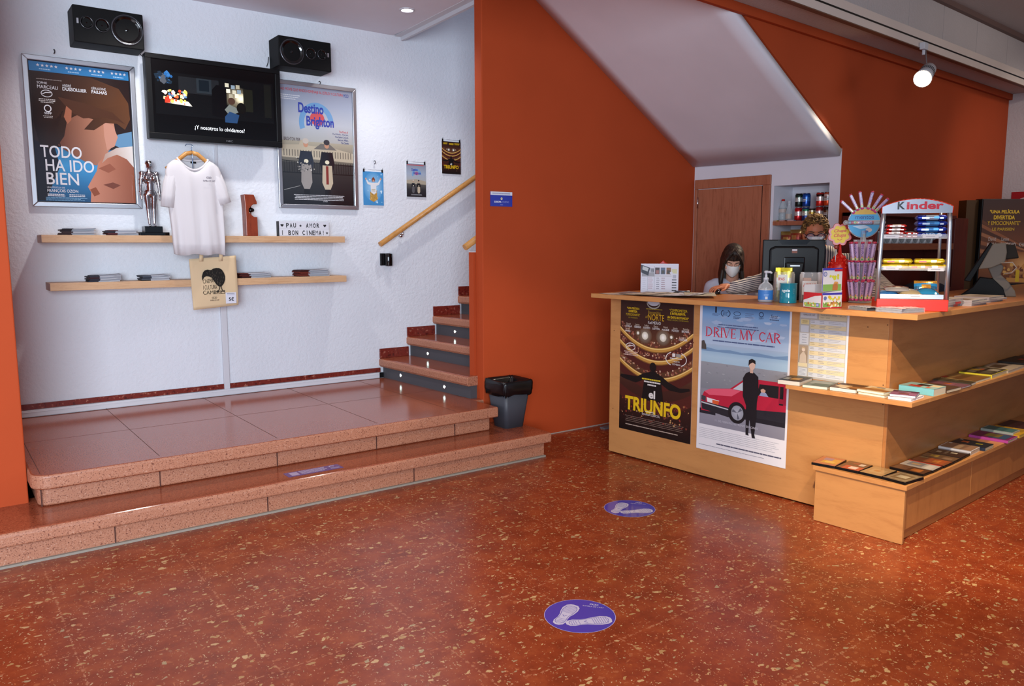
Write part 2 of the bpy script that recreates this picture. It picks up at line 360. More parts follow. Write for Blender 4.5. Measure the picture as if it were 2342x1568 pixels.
class Art:
    """flat print: percent coordinates, x to the right, y down; kept inside one mesh"""
    def __init__(s, w, h, paper='#ffffff', flat=False, thick=0.0012, eps=0.00025, base=True):
        s.w, s.h, s.flat, s.eps = w, h, flat, eps; s.mb = MB(); s.k = 0
        if base:
            if flat: s.mb.box(-w/2, w/2, 0, h, -thick, 0, paper)
            else: s.mb.box(-w/2, w/2, 0, thick, 0, h, paper)
    def P(s, x, y, L):
        X = (x/100-0.5)*s.w; Y = (1-y/100)*s.h; D = L*s.eps + (s.k % 70)*3.0e-6     # ink layers never share a plane
        return (X, Y, D) if s.flat else (X, -D, Y)
    def poly(s, pts, col, L=1):
        s.k += 1
        if isinstance(col, tuple):
            i = 0 if col[2] == 'x' else 1; lo = min(p[i] for p in pts); hi = max(p[i] for p in pts)
            A_ = [int(col[0][j:j+2], 16) for j in (1, 3, 5)]; B_ = [int(col[1][j:j+2], 16) for j in (1, 3, 5)]
            col = ['#%02x%02x%02x' % tuple(int(a+(b-a)*(p[i]-lo)/((hi-lo) or 1)) for a, b in zip(A_, B_)) for p in pts]
        s.mb.add([s.P(x, y, L) for x, y in pts], [tuple(range(len(pts)))], col); return s
    def rect(s, x0, y0, x1, y1, col, L=1): return s.poly([(x0, y1), (x1, y1), (x1, y0), (x0, y0)], col, L)
    def grad(s, x0, y0, x1, y1, cols, L=1):
        n = len(cols)-1; s.k += 1
        for k in range(n):
            a = y0+(y1-y0)*k/n; b = y0+(y1-y0)*(k+1)/n
            s.mb.add([s.P(x0, b, L), s.P(x1, b, L), s.P(x1, a, L), s.P(x0, a, L)], [(0, 1, 2, 3)], [cols[k+1], cols[k+1], cols[k], cols[k]])
        return s
    def ell(s, cx, cy, rx, ry, col, L=2, n=24, rim=None):
        p = [(cx+rx*math.cos(2*PI*i/n), cy-ry*math.sin(2*PI*i/n)) for i in range(n)]
        if rim is None: return s.poly(p, col, L)
        s.k += 1
        v = [s.P(cx, cy, L)] + [s.P(x, y, L) for x, y in p]
        s.mb.add(v, [(0, 1+i, 1+(i+1) % n) for i in range(n)], [col]+[rim]*n); return s
    def ring(s, cx, cy, rx, ry, th, col, L=3, a0=0, a1=360, n=28):
        s.k += 1
        A = [math.radians(a0+(a1-a0)*i/n) for i in range(n+1)]
        v = [s.P(cx+rx*math.cos(a), cy-ry*math.sin(a), L) for a in A] + [s.P(cx+(rx-th)*math.cos(a), cy-(ry-th*s.w/s.h)*math.sin(a), L) for a in A]
        s.mb.add(v, [(i, i+1, n+2+i, n+1+i) for i in range(n)], col); return s
    def line(s, pts, th, col, L=3):
        for (x0, y0), (x1, y1) in zip(pts, pts[1:]):
            dx, dy = (x1-x0)*s.w, (y1-y0)*s.h; d = math.hypot(dx, dy) or 1; nx, ny = -dy/d*th/2, dx/d*th/2
            s.poly([(x0+nx, y0+ny*s.w/s.h), (x1+nx, y1+ny*s.w/s.h), (x1-nx, y1-ny*s.w/s.h), (x0-nx, y0-ny*s.w/s.h)], col, L)
        return s
    def text(s, body, x0, y0, x1, y1, col, L=5, bold=0.0, shear=0.0, slope=0.0):
        s.k += 1
        vs, fs, a, b, c, d = glyphs(body, bold, shear); W_ = (b-a) or 1; H_ = (d-c) or 1
        P = [(x0+(x1-x0)*(x-a)/W_, y1-(y1-y0)*(y-c)/H_) for x, y in vs]
        s.mb.add([s.P(x, y+slope*(x-x0), L) for x, y in P], fs, col); return s
    def star(s, cx, cy, r, col, L=4, k=0.42):
        q = s.w/s.h
        return s.poly([(cx+(r if i % 2 == 0 else r*k)*math.sin(PI*i/5), cy-(r if i % 2 == 0 else r*k)*math.cos(PI*i/5)*q) for i in range(10)][::-1], col, L)
    def heart(s, cx, cy, r, col, L=4):
        q = s.w/s.h; P = []
        for i in range(24):
            a = 2*PI*i/24; P.append((cx+r*math.sin(a)**3, cy-r*q*(0.81*math.cos(a)-0.31*math.cos(2*a)-0.125*math.cos(3*a)-0.06*math.cos(4*a))))
        return s.poly(P[::-1], col, L)
    def small(s, x0, y0, x1, n, dy, th, col, L=3, ragged=0.25, seed=1, align='L'):
        """rows of print too small to read"""
        R = random.Random(seed)
        for k in range(n):
            w = (x1-x0)*(1-ragged*R.random()); xa = x0 if align == 'L' else (x1-w if align == 'R' else (x0+x1-w)/2); x = xa
            while x < xa+w-0.3:
                ww = min(R.uniform(1.2, 4.2)*(x1-x0)/40+0.5, xa+w-x); s.rect(x, y0+k*dy, x+ww, y0+k*dy+th, col, L); x += ww+0.35
        return s
    def speck(s, x0, y0, x1, y1, n, cols, r0, r1, L=2, seed=1, tall=1.0):
        R = random.Random(seed); q = s.w/s.h
        for k in range(n):
            x = R.uniform(x0, x1); y = R.uniform(y0, y1); r = R.uniform(r0, r1); a = R.uniform(0, 3)
            s.poly([(x+r*math.cos(a+i*PI*2/5)*R.uniform(.6, 1), y-r*q*tall*math.sin(a+i*PI*2/5)*R.uniform(.6, 1)) for i in range(5)], R.choice(cols), L+(k % 3)*0.34)
        return s
    def build(s, name, m, parent=None, loc=None, rz=0.0): return s.mb.build(name, m, parent, loc, rz)
# ---------------------------------------------------------------- the setting
Z1, Z2 = 0.19, 0.38                      # lower step, landing
SB, SO = 6.46, 5.04                      # old wall behind the landing, orange stair wall (distance along NL)
XD, YR, XF = 6.20, 3.24, 9.75            # door wall, rear orange wall, far white wall
ZC = 3.435                               # ceiling over the landing
def lmb(): m = MB(); m.M = Matrix((( UL[0], NL[0], 0, 0), (UL[1], NL[1], 0, 0), (0, 0, 1, 0), (0, 0, 0, 1))); return m
m = MB(); m.box(-4, 11, -4.2, 6.9, -0.06, 0); struct(m.build('floor', M_FLOOR))
m = lmb(); m.box(-1.5, 7.6, SB, SB+0.15, 0, 6.2); struct(m.build('wall_back', M_WHITE))
m = lmb(); m.box(-3.2, 0.372, 4.95, SB, 0, 3.60); struct(m.build('wall_left', M_ORANGE, bevel=0.006))
# orange stair wall with the sloping underside of the upper flight
pA0, pA1 = (3.478, 3.74), (5.912, 2.364)
m = lmb(); m.prism([(3.476, 0), (5.93, 0), (5.93, 2.355), (4.078, 3.501), (3.2, 4.05), (3.2, 4.6), (3.476, 4.6)][:4] + [(3.476, 3.875)], SO, SO+0.10, plane='xz')
struct(m.build('wall_stair', M_ORANGE, bevel=0.006))
m = lmb(); m.box(3.456, 3.56, SO+0.10, SO+0.165, Z2, 1.535); struct(m.build('wall_parapet', M_ORANGE))
m = lmb(); m.box(3.456, 3.56, SO+0.10, SO+0.165, 1.535, 1.541); m.box(3.60, 5.9, SO+0.10, SO+0.165, 0.9, 1.0); struct(m.build('trim_1', M_WTRIM))
# door wall with a recessed niche
N0, N1, NZ0, NZ1 = 3.331, 3.836, 1.02, 2.094
m = MB()
m.box(XD, XD+0.12, 3.2405, N0, 0, 2.356); m.box(XD, XD+0.12, N1, 4.72, 0, 2.36); m.box(XD, XD+0.12, N0, N1, NZ1, 2.356); m.box(XD, XD+0.12, N0, N1, 0, NZ0)
m.box(XD+0.30, XD+0.33, N0-.03, N1+.03, NZ0-.03, NZ1+.03); m.box(XD+0.12, XD+0.30, N0-0.03, N0, NZ0-.03, NZ1+.03); m.box(XD+0.12, XD+0.30, N1, N1+0.03, NZ0-.03, NZ1+.03)
m.box(XD+0.12, XD+0.30, N0, N1, NZ1, NZ1+0.03); m.box(XD+0.12, XD+0.30, N0, N1, NZ0-0.03, NZ0)
struct(m.build('wall_door', M_WPAINT))
# sloping white soffit between the two orange walls
a0 = LW(4.078, SO, 3.501); a1 = LW(5.912, SO, 2.364); a2 = a0 + (a0-a1)*0.55
b0 = Vector((4.775, YR, 3.12)); b1 = Vector((XD, YR, 2.348)); b2 = b0 + (b0-b1)*0.75
m = MB()
def quadstrip(p, q, n=12): return [(tuple(p.lerp(q, i/n))) for i in range(n+1)]
rows = [quadstrip(a2, b2), quadstrip(a1, b1)]
v = []
for k in range(13): 
    for i in range(13): v.append(tuple(Vector(rows[0][i]).lerp(Vector(rows[1][i]), k/12)))
m.add(v, [(k*13+i, k*13+i+1, (k+1)*13+i+1, (k+1)*13+i) for k in range(12) for i in range(12)], smooth=True)
o = m.build('ceiling_soffit', M_WPAINT); q = o.modifiers.new('t', 'SOLIDIFY'); q.thickness = 0.06; q.offset = -1; struct(o)
# rear orange wall: its left edge follows the soffit
m = MB(); m.prism([(XD+0.004, 0), (XF, 0), (XF, 3.24), (4.60, 3.24), (4.815, 3.12), (XD+0.004, 2.368)], YR, YR+0.06, plane='xz'); struct(m.build('wall_rear', M_ORANGE))
m = MB(); m.box(2.0, XF, YR-0.035, YR, 3.128, 3.19); struct(m.build('trim_2', M_ORANGE, bevel=0.004))
m = MB(); m.box(XF, XF+0.1, -4, YR+0.12, 0, 3.7); struct(m.build('wall_far', m_stucco('white_far_wall', '#c9c0c0', scale=50, strength=0.4)))
# dropped grey soffit, bulkhead with panel joints, high ceiling
m = MB(); m.box(2.0, XF, 2.94, YR, 3.19, 3.25); struct(m.build('ceiling_drop', M_CEILT))
m = MB(); xs = [2.0, 3.0, 3.9, 4.8, 5.9, 6.58, 7.23, 7.95, 8.70, XF]
for xa, xb in zip(xs, xs[1:]): m.box(xa, xb-0.006, 2.94, 2.98, 3.25, 3.70)
m.box(2.0, XF, 2.95, 2.98, 3.25, 3.70); struct(m.build('ceiling_bulkhead', M_CEILT))
m = MB(); m.box(-4, XF, -4.2, 2.94, 3.62, 3.72); struct(m.build('ceiling_high', M_CEILT))
m = MB(); m.box(2.0, XF, 2.90, 2.94, 3.575, 3.62); struct(m.build('trim_3', m_paint('bronze_cornice', '#6f5750')))
# ceiling over the landing with its edge fascia
m = lmb(); m.box(-3.2, 3.50, 2.9, SB, ZC, ZC+0.3); o = struct(m.build('ceiling', M_WPAINT))
m = lmb(); m.prism([(3.50, SO+0.10), (3.577, SB), (3.60, SB), (3.53, SO+0.10)], ZC-0.035, ZC+0.3); m.prism([(3.44, SO+0.10), (3.517, SB), (3.577, SB), (3.50, SO+0.10)], ZC-0.004, ZC+0.02); struct(m.build('trim_4', M_WTRIM))

# steps: honed fronts, polished tops
def slab(mb, t0, t1, s0, s1, z0, z1, r=0.03, rl=0.0):
    """stone slab whose front edge (low s) is rounded"""
    prof = [(s1, z0), (s1, z1)] + [(s0+r-r*math.sin(PI/2*k/5), z1-r+r*math.cos(PI/2*k/5)) for k in range(6)] + [(s0+r*0.55*(1-math.cos(PI/2*k/3)), z0+r*0.55*(1-math.sin(PI/2*k/3))) for k in range(4)]
    mb.prism([(a, b) for a, b in prof], t0, t1, plane='yz')
m = lmb(); m.box(-3.2, 3.68, 4.53, 5.04, 0, Z1-0.075); m.m = 0
slab(m, -3.2, 3.705, 4.475, 4.90, Z1-0.075, Z1, 0.022)
m.box(-3.2, 3.705, 4.895, SO, Z1-0.075, Z1)
def two_tone(o, zt):
    me = o.data; me.materials.append(M_STEPF)
    for p in me.polygons:
        if not (abs(p.normal.z) > 0.80): p.material_index = 1
o = struct(m.build('step_lower', M_STEP, bevel=0.004)); two_tone(o, Z1)
m = lmb()
def rounded(t0, t1, s0, s1, r, n=8): return [(t1, s1), (t0, s1)] + [(t0+r-r*math.cos(PI/2*k/n), s0+r-r*math.sin(PI/2*k/n)) for k in range(n+1)] + [(t1, s0)]
m.prism(rounded(0.405, 3.38, 4.815, SB, 0.06), Z1, Z2-0.08)
m.prism(rounded(0.374, 3.41, 4.742, SB, 0.09), Z2-0.08, Z2); m.box(3.40, 3.75, SO+0.002, SB, Z1, Z2-0.0004)
o = struct(m.build('step_landing', M_STEP, bevel=0.014, seg=3)); two_tone(o, Z2)
# joints in the stone
m = lmb()
for k, t in enumerate((0.42, 1.02, 1.72, 2.42, 3.06)):
    m.box(t, t+0.003, 4.80, SB, Z2, Z2+0.0006); m.box(t-0.003, t+0.003, 4.8115, 4.815, Z1+0.005, Z2-0.085)
for t in (-0.2, 0.72, 1.55, 2.55): m.box(t-0.003, t+0.003, 4.5265, 4.53, 0.004, Z1-0.08)
m.box(0.405, 3.38, 5.62, 5.623, Z2, Z2+0.0006)
struct(m.build('trim_5', mat('stone_joint', '#4d2a20', 0.8)))
m = lmb(); m.box(-3.2, 3.68, 4.51, 4.53, 0, 0.012); struct(m.build('trim_6', mat('cement_joint', '#8d857a', 0.9)))
# flight of stairs behind the orange wall
TR = [3.293, 3.582, 3.869, 4.156, 4.443, 4.730, 5.017]; XS = [t*math.cos(DL)-SB*math.sin(DL) for t in TR]; RH = 0.1805
for k, X_ in enumerate(XS):
    z = Z2 + RH*(k+1); y0 = 4.905 if k == 0 else 4.965
    m = MB(); m.box(X_+0.040, X_+0.34, y0+0.012, 6.30, z-RH, z-0.078); struct(m.build('stair_riser', M_RISER))
    m = MB(); m.prism([(X_+0.36, z-0.078), (X_+0.36, z)] + [(X_+0.02-0.02*math.sin(PI/2*j/4), z-0.02+0.02*math.cos(PI/2*j/4)) for j in range(5)] + [(X_, z-0.06), (X_+0.012, z-0.078)], y0, 6.30, plane='xz')
    o = struct(m.build('stair_tread', M_STEP, bevel=0.004)); two_tone(o, z)
    t = TR[k]; m = lmb(); m.box(t+0.004, t+0.305, SB-0.014, SB, z, z+0.088); struct(m.build('baseboard_stair', M_SKIRT, bevel=0.003))
# skirting and white cable trunking on the old wall
m = lmb(); m.box(0.374, 3.30, SB-0.012, SB, Z2+0.055, Z2+0.095); struct(m.build('baseboard_back', M_SKIRT))
m = lmb(); m.box(0.374, 3.285, SB-0.022, SB, Z2+0.004, Z2+0.052); m.box(0.374, 3.285, SB-0.024, SB, Z2+0.036, Z2+0.040)
struct(m.build('trim_7', M_WTRIM, bevel=0.003))
m = lmb(); m.box(3.285, 3.325, SB-0.022, SB, Z2+0.004, Z2+0.05); struct(m.build('trim_8', M_BLACK))
m = lmb(); m.box(1.890, 1.936, SB-0.022, SB, Z2+0.052, 1.30); m.box(1.902, 1.925, SB-0.012, SB, 1.30, 2.40); struct(m.build('trim_9', M_WTRIM, bevel=0.003))
# grey skirting offcut and dirty joint at the foot of the orange wall
m = lmb(); m.box(3.72, 4.95, SO-0.006, SO, 0, 0.007); struct(m.build('baseboard_orange', mat('chipped_plaster', '#a49a92', 0.9)))
m = MB(); m.box(4.93, 5.9, 4.60, 4.66, 0, 0.012); struct(m.build('trim_10', mat('grey_strip', '#6a6e74', 0.5)))

# door in the white wall
m = MB(); Y0, Y1, ZT = 3.861, 4.66, 2.192
for a, b, z0, z1 in ((Y0, Y0+0.075, 0, ZT-0.085), (Y1-0.03, Y1, 0, ZT-0.085), (Y0, Y1, ZT-0.085, ZT)): m.box(XD-0.022, XD, a, b, z0, z1)
d1 = struct(m.build('door_1', M_DOOR, bevel=0.004))
m = MB(); m.box(XD-0.008, XD+0.0, Y0+0.09, Y1-0.034, 0.01, ZT-0.09); m.build('door_leaf', M_DOOR, d1)
m = MB(); m.box(XD-0.004, XD-0.001, Y0+0.076, Y0+0.091, 0.01, ZT-0.09); m.build('door_gap', mat('dark_gap', '#2a0f0c', 0.8), d1)
m = MB(); m.cyl((XD-0.018, Y1-0.036, 1.93), (XD-0.018, Y1-0.036, 2.03), 0.008, seg=10); m.build('hinge', M_CHROME, d1)

# recessed downlight over the landing
p = LW(3.221, 5.703, ZC)
dl = thing('recessed_downlight', 'lit round recessed downlight in the white ceiling above the landing', 'ceiling light', p)
m = MB(); m.lathe([(0.062, 0), (0.062, -0.006), (0.048, -0.010), (0.046, 0.0)], 32, cap=False); m.build('trim_ring', M_WTRIM, dl)
m = MB(); m.lathe([(0.001, -0.004), (0.047, -0.004)], 32, cap=False); m.build('bulb', mat('lamp_face', '#ffffff', emit='#fff6ff', estr=14), dl)
light('downlight_lamp', 'SPOT', tuple(p + Vector((0, 0, -0.03))), tuple(p + Vector((0, 0.02, -3))), 55, (1.0, 0.96, 0.93), 0.04, spot=135, blend=0.8)

# lighting track on the bulkhead with one lit spot
tk = thing('lighting_track', 'long cream lighting track running along the grey ceiling bulkhead', 'lighting track', (6.0, 2.93, 3.2))
m = MB(); m.box(-4.0, 3.74, -0.025, 0.008, -0.045, 0.085); m.build('housing', m_paint('cream_track', '#d8c8bd'), tk)
m = MB(); m.box(-4.0, 3.74, -0.0275, -0.025, 0.012, 0.024); m.build('groove', M_BLACK, tk)
m = MB(); m.box(-4.0, 3.74, -0.029, 0.012, -0.052, -0.045); m.build('lower_edge_shading', m_paint('edge_shading_brown', '#6d4a38'), tk)  # brown strip paints the shading along the bottom of the track
sp = thing('track_spotlight', 'white cylindrical spotlight, switched on, hanging from the cream track', 'spotlight')
pa = Vector(ay(2113, 108, 2.885)); pb = Vector(ay(2145, 128, 2.86)); pc = Vector(ay(2110, 180, 2.74)); pb = pc + (pb-pc).normalized()*0.24
sp.location = pa
def rel(q): return Vector(q)-pa
m = MB(); m.box(-0.035, 0.035, -0.02, 0.02, -0.02, 0.035); m.cyl((0, 0, -0.02), (0, 0, -0.06), 0.012); m.build('track_adapter', M_WTRIM, sp, bevel=0.004)
m = MB(); m.tube([(0.03, -0.0, -0.0), (0.035, -0.005, -0.06), rel(pb.lerp(pc, 0.3))+Vector((0, 0, 0.0))], 0.006, 8); m.build('stem', M_ALU, sp)
dv = (pc-pb).normalized()
m = MB(); m.tube([rel(pb), rel(pb+dv*0.005), rel(pb+dv*0.08), rel(pb+dv*0.165), rel(pc)], [0.045, 0.054, 0.056, 0.058, 0.066], 28); m.build('lamp_body', M_WTRIM, sp)
m = MB(); A_ = dv.orthogonal().normalized(); B_ = dv.cross(A_)
for rr in range(3):
    for k in range(28):
        a = 2*PI*k/28; c = rel(pb+dv*(0.085+0.022*rr)) + (A_*math.cos(a)+B_*math.sin(a))*0.0575
        t_ = (A_*-math.sin(a)+B_*math.cos(a))*0.004; u_ = dv*0.008; n_ = (A_*math.cos(a)+B_*math.sin(a))*0.001
        m.add([c-t_-u_+n_, c+t_-u_+n_, c+t_+u_+n_, c-t_+u_+n_], [(0, 1, 2, 3)])
m.build('vent_slots', M_BLACK, sp)
m = MB(); m.tube([rel(pc-dv*0.004), rel(pc+dv*0.001)], [0.060, 0.061], 28); m.build('lamp_lens', mat('lamp_warm', '#ffffff', emit='#ffe9b8', estr=26), sp)
light('track_spot_lamp', 'SPOT', tuple(pc+dv*0.02), (4.1, 3.7, 0.9), 240, (1.0, 0.84, 0.62), 0.05, spot=52, blend=0.75)

# lights let into the risers
for t, s, k, px in ((0, 0, 0, (917, 858)), (0, 0, 0, (1017, 884)), (0, 0, 1, (979, 808)), (0, 0, 2, (1041, 758))):
    P_ = ax(*px, XS[k]+0.040)
    n = ['round stair light in the lowest grey riser, on the side nearer the white wall', 'round stair light in the lowest grey riser, on the side nearer the orange wall', 'round stair light in the second grey riser up', 'round stair light in the third grey riser up'][[(917, 858), (1017, 884), (979, 808), (1041, 758)].index(px)]
    q = thing('stair_light', n, 'stair light', tuple(P_), 0, 'stair lights')
    m = MB(); m.cyl((-0.004, 0, 0), (0.0, 0, 0), 0.019, seg=20); m.build('bezel', M_CHROME, q)
    m = MB(); m.cyl((-0.0055, 0, 0), (-0.003, 0, 0), 0.011, seg=16); m.build('led', mat('led', '#ffffff', emit='#d8fff4', estr=9), q)
# ---------------------------------------------------------------- things on the old wall and its shelves
def wall_thing(name, label, cat, t, z, s=SB, group=None): return thing(name, label, cat, LW(t, s, z), DL, group)
# loudspeakers (mirrored)
def speaker(t0, t1, z0, z1, flip, label, place):
    w = t1-t0; h = z1-z0; d = 0.215; c = wall_thing('loudspeaker', label, 'loudspeaker', (t0+t1)/2, z0, group='wall loudspeakers')
    m = MB(); m.box(-w/2, w/2, -d, 0, 0, h); m.build('cabinet', M_BLACKM, c, bevel=0.006)
    def drv(cx, cz, r, name):
        m = MB(); 
        m.M = Matrix.Translation((cx, -d, cz)) @ rotm('X', 90)
        m.lathe([(r, 0.0), (r*1.0, 0.006), (r*0.94, 0.010), (r*0.86, 0.004), (r*0.5, -0.008), (r*0.28, -0.012)], 32, cap=False); m.lathe([(r*0.3, -0.012), (r*0.2, -0.002), (0.001, 0.002)], 24, cap=False)
        q = m.build(name, M_BLACKG, c)
        m = MB(); m.M = Matrix.Translation((cx, -d, cz)) @ rotm('X', 90); m.lathe([(r*1.04, 0.001), (r*1.02, 0.007), (r*0.95, 0.009), (r*0.93, 0.004)], 36, cap=False); m.build('rim', mat('dark_chrome', '#5a5d63', 0.25, 0.8), q)
    f = -1 if flip else 1
    drv(f*w*0.255, h*0.50, h*0.415, 'woofer'); drv(-f*w*0.10, h*0.53, h*0.185, 'midrange'); drv(-f*w*0.315, h*0.55, h*0.165, 'tweeter')
    m = MB(); m.box(-f*w*0.44-0.006, -f*w*0.44+0.006, -d-0.001, -d, h*0.5, h*0.64); m.build('badge', M_ALU, c)
speaker(0.945, 1.388, 2.972, 3.215, False, 'black wall loudspeaker above the framed film poster beside the television', 0)
speaker(2.372, 2.812, 2.998, 3.228, True, 'black wall loudspeaker above the upper corner of the television, nearer the stairs', 0)
for (x0, y0), (x1, y1), lab in (((318, 121), (331, 134), 'thin black cable running from the loudspeaker above the first poster'), ((614, 130), (610, 152), 'thin black cable running down from the loudspeaker nearer the stairs')):
    a = al(x0, y0, SB-0.02); b = al(x1, y1, SB-0.02)
    m = MB(); m.tube([a, (np.array(a)+b)/2 + np.array([0.004, 0, -0.006]), b], 0.003, 6); o = m.build('speaker_cable', M_BLACK)
    tag(o, 'thin black cable between the television and the ' + ('loudspeaker farther from the stairs' if x0 < 400 else 'loudspeaker nearer the stairs'), 'cable')
# television
tv = wall_thing('television', 'black flat television on the white wall showing a dark subtitled film scene', 'television', 1.895, 2.368, SB-0.155)
tvw, tvh = 0.995, 0.605
m = MB(); m.box(-tvw/2, tvw/2, -0.0, 0.075, 0, tvh); m.build('casing', M_BLACK, tv, bevel=0.006)
m = MB()
for a, b, c, d in ((-tvw/2, tvw/2, 0, 0.045), (-tvw/2, tvw/2, tvh-0.035, tvh), (-tvw/2, -tvw/2+0.04, 0.045, tvh-0.035), (tvw/2-0.04, tvw/2, 0.045, tvh-0.035)): m.box(a, b, -0.012, 0, c, d)
m.build('bezel', M_BLACK, tv, bevel=0.003)
M_SCREEN = m_vcol('lit_screen', 0.2); t = NT(M_SCREEN); vc = [n for n in M_SCREEN.node_tree.nodes if n.bl_idname == 'ShaderNodeVertexColor'][0]
t.l(vc.outputs[0], t.b.inputs['Emission Color']); t.b.inputs['Emission Strength'].default_value = 0.85
A = Art(tvw-0.08, tvh-0.08, '#030304', thick=0.002)
A.rect(2, 16, 98, 74, '#07080a', 1); A.rect(20, 20, 52, 42, '#15171a', 2); A.rect(34, 20, 46, 40, '#1c2227', 3); A.rect(36, 22, 44, 37, '#0b1218', 4)
A.speck(3, 18, 16, 30, 26, ['#1e4a78', '#2a5a8c', '#3d4148', '#14202c'], 1, 3, 2, 3); A.speck(8, 40, 26, 58, 46, ['#c23a24', '#d9c48a', '#e8e3cf', '#b5502a', '#4d6a8a', '#d8b250'], .7, 2.2, 3, 4)
A.poly([(10, 58), (30, 60), (27, 54), (12, 52)], '#d8d0b8', 3); A.rect(9, 50, 13, 58, '#b03020', 4)
A.ell(67, 42, 12, 17, '#8a8068', 2, rim='#0a0b0c'); A.ell(70, 42, 5, 8, '#e9e6c4', 3, rim='#8a8068')
for k, (x, y) in enumerate(((57, 22), (62, 24), (66, 23), (58, 30), (63, 31), (67, 30), (60, 37), (65, 36))): A.rect(x, y, x+3.2, y+5.5, ['#a9a590', '#6d7c86', '#8c8672', '#c9c4ac'][k % 4], 4)
A.poly([(46, 70), (46, 34), (50, 26), (55, 27), (58, 36), (58, 56), (56, 72)], '#050507', 5); A.ell(62, 47, 3, 5, '#3c2a22', 5); A.poly([(56, 60), (60, 52), (66, 56), (72, 50), (70, 60), (60, 68)], '#5c625e', 5)
A.poly([(56, 70), (60, 62), (68, 66), (66, 78), (56, 78)], '#1d3554', 6); A.ell(70, 56, 4, 8, '#0a0908', 6); A.rect(72, 28, 80, 60, '#151610', 4); A.rect(90, 18, 96, 66, '#10110f', 2)
A.text('¿Y nosotros lo olvidamos?', 31, 85.5, 72, 92.5, '#dfe6ea', 8, 0.012)
o = A.build('screen', M_SCREEN, tv, (0, -0.003, 0.045))
A = Art(0.05, 0.012, base=False); A.text('NEC', 0, 0, 100, 100, '#6a6c70', 1); A.build('maker_mark', M_PRINT, tv, (0.08, -0.0125, 0.015))
m = MB(); m.box(-0.2, 0.2, 0.075, 0.155, 0.2, 0.45); m.build('wall_bracket', M_BLACKM, tv)
# hooks in the wall
for px, lab in (((123, 118), 'small bent hook in the white wall above the first framed poster'), ((729, 190), 'small bent hook in the white wall above the scooter poster frame'), ((855, 371), 'small bent hook in the white wall above the blue sky flyer')):
    p = al(px[0], px[1], SB)
    m = MB(); m.tube([(0, 0, 0.01), (0, -0.02, 0.012), (0.002, -0.03, 0.0), (0.0, -0.026, -0.012), (-0.002, -0.016, -0.016)], 0.0035, 8); tag(m.build('wall_hook', mat('dark_iron', '#3b3c42', 0.4, 0.6), None, tuple(p), DL), lab, 'hook', 'wall hooks')
# shelves
def shelf(t0, t1, z0, z1, label):
    c = wall_thing('wall_shelf', label, 'shelf', (t0+t1)/2, z0, group='floating wall shelves')
    w = t1-t0; m = MB(); m.box(-w/2, w/2, -0.235, 0, 0, z1-z0); m.build('board', M_BEECHS, c, bevel=0.002)
    m = MB(); m.box(-w/2-0.0015, -w/2, -0.235, 0, 0, z1-z0); m.build('end_cap', mat('shelf_edge', '#a99685', 0.5), c)
    return c
SH1, SH2 = 1.664, 1.334
shelf(0.662, 2.88, 1.612, SH1, 'upper pale wooden wall shelf holding the silver figurine and the letter board')
shelf(0.692, 2.885, 1.282, SH2, 'lower pale wooden wall shelf with four piles of leaflets, behind the tote bag')
# piles of leaflets, each leaflet a thing of its own
def leaflets(px0, px1, s, z, n, curl, dark, label, seed):
    R = random.Random(seed); yy = 533 if z > 1.5 else 637; a = lts(al(px0, yy, s))[0]; b = lts(al(px1, yy, s))[0]; w = b-a; zz = z
    for k in range(n):
        th = 0.0074 if k < n-1 else 0.005; dx = R.uniform(-0.012, 0.012); dy = R.uniform(-0.012, 0.012); rz = R.uniform(-0.10, 0.10); cu = curl*(k+1)/n
        A = MB(); W_, D_ = w*0.93, 0.150
        col = R.choice(dark)
        def fn(u, v, top): 
            x = -W_/2+W_*u; zc = cu*(max(0, u-0.30)/0.7)**2*0.55 + cu*0.9*max(0, 0.45-u)*max(0, u)*2
            return (x, -D_/2+D_*v, zc+(th if top else 0))
        nu = 8
        def sk(u0, u1, c): 
            A.sheet(lambda u, v: fn(u0+(u1-u0)*u, v, True), nu, 2, c)
            A.sheet(lambda u, v: fn(u0+(u1-u0)*u, 1-v, False), nu, 2, c)
            A.sheet(lambda u, v: (fn(u0+(u1-u0)*u, 0, False)[0], -D_/2, fn(u0+(u1-u0)*u, 0, v > 0.5)[2]), nu, 1, c)
        sk(0, 0.32, col); sk(0.32, 1.0, '#8f929b' if k % 2 else '#a9abb2')
        A.sheet(lambda u, v: (W_/2, -D_/2+D_*u, fn(1, u, v > 0.5)[2]), 2, 1, '#b9bac0'); A.sheet(lambda u, v: (-W_/2, D_/2-D_*u, fn(0, u, v > 0.5)[2]), 2, 1, col)
        o = A.build('leaflet', M_PAPER); p = LW((a+b)/2+dx, s+dy, zz); o.location = p; o.rotation_euler = (0, 0, DL+rz); zz += th+0.0006
        tag(o, label, 'leaflet', label.replace('leaflet in the', 'leaflets in the'))
ss = SB-0.125
leaflets(136, 217, ss, SH1, 6, 0.010, ['#2a2227', '#3a2a2c', '#23242c'], 'dark-covered leaflet in the upper shelf pile below the framed portrait poster, farthest from the figurine', 1)
leaflets(238, 313, ss, SH1, 5, 0.008, ['#5a2a2c', '#4a2226', '#2c2730'], 'leaflet in the upper shelf pile next to the black base of the silver figurine', 2)
leaflets(198, 275, ss, SH2, 6, 0.016, ['#4a2426', '#2c2a34', '#33343e'], 'curled leaflet in the lower shelf pile farthest from the stairs', 3)
leaflets(319, 386, ss, SH2, 5, 0.012, ['#33302f', '#454a55', '#2c2a34'], 'curled leaflet in the lower shelf pile just before the tote bag', 4)
leaflets(541, 614, ss, SH2, 5, 0.008, ['#3a1512', '#571f17', '#2a100e'], 'red-brown leaflet in the lower shelf pile just past the tote bag', 5)
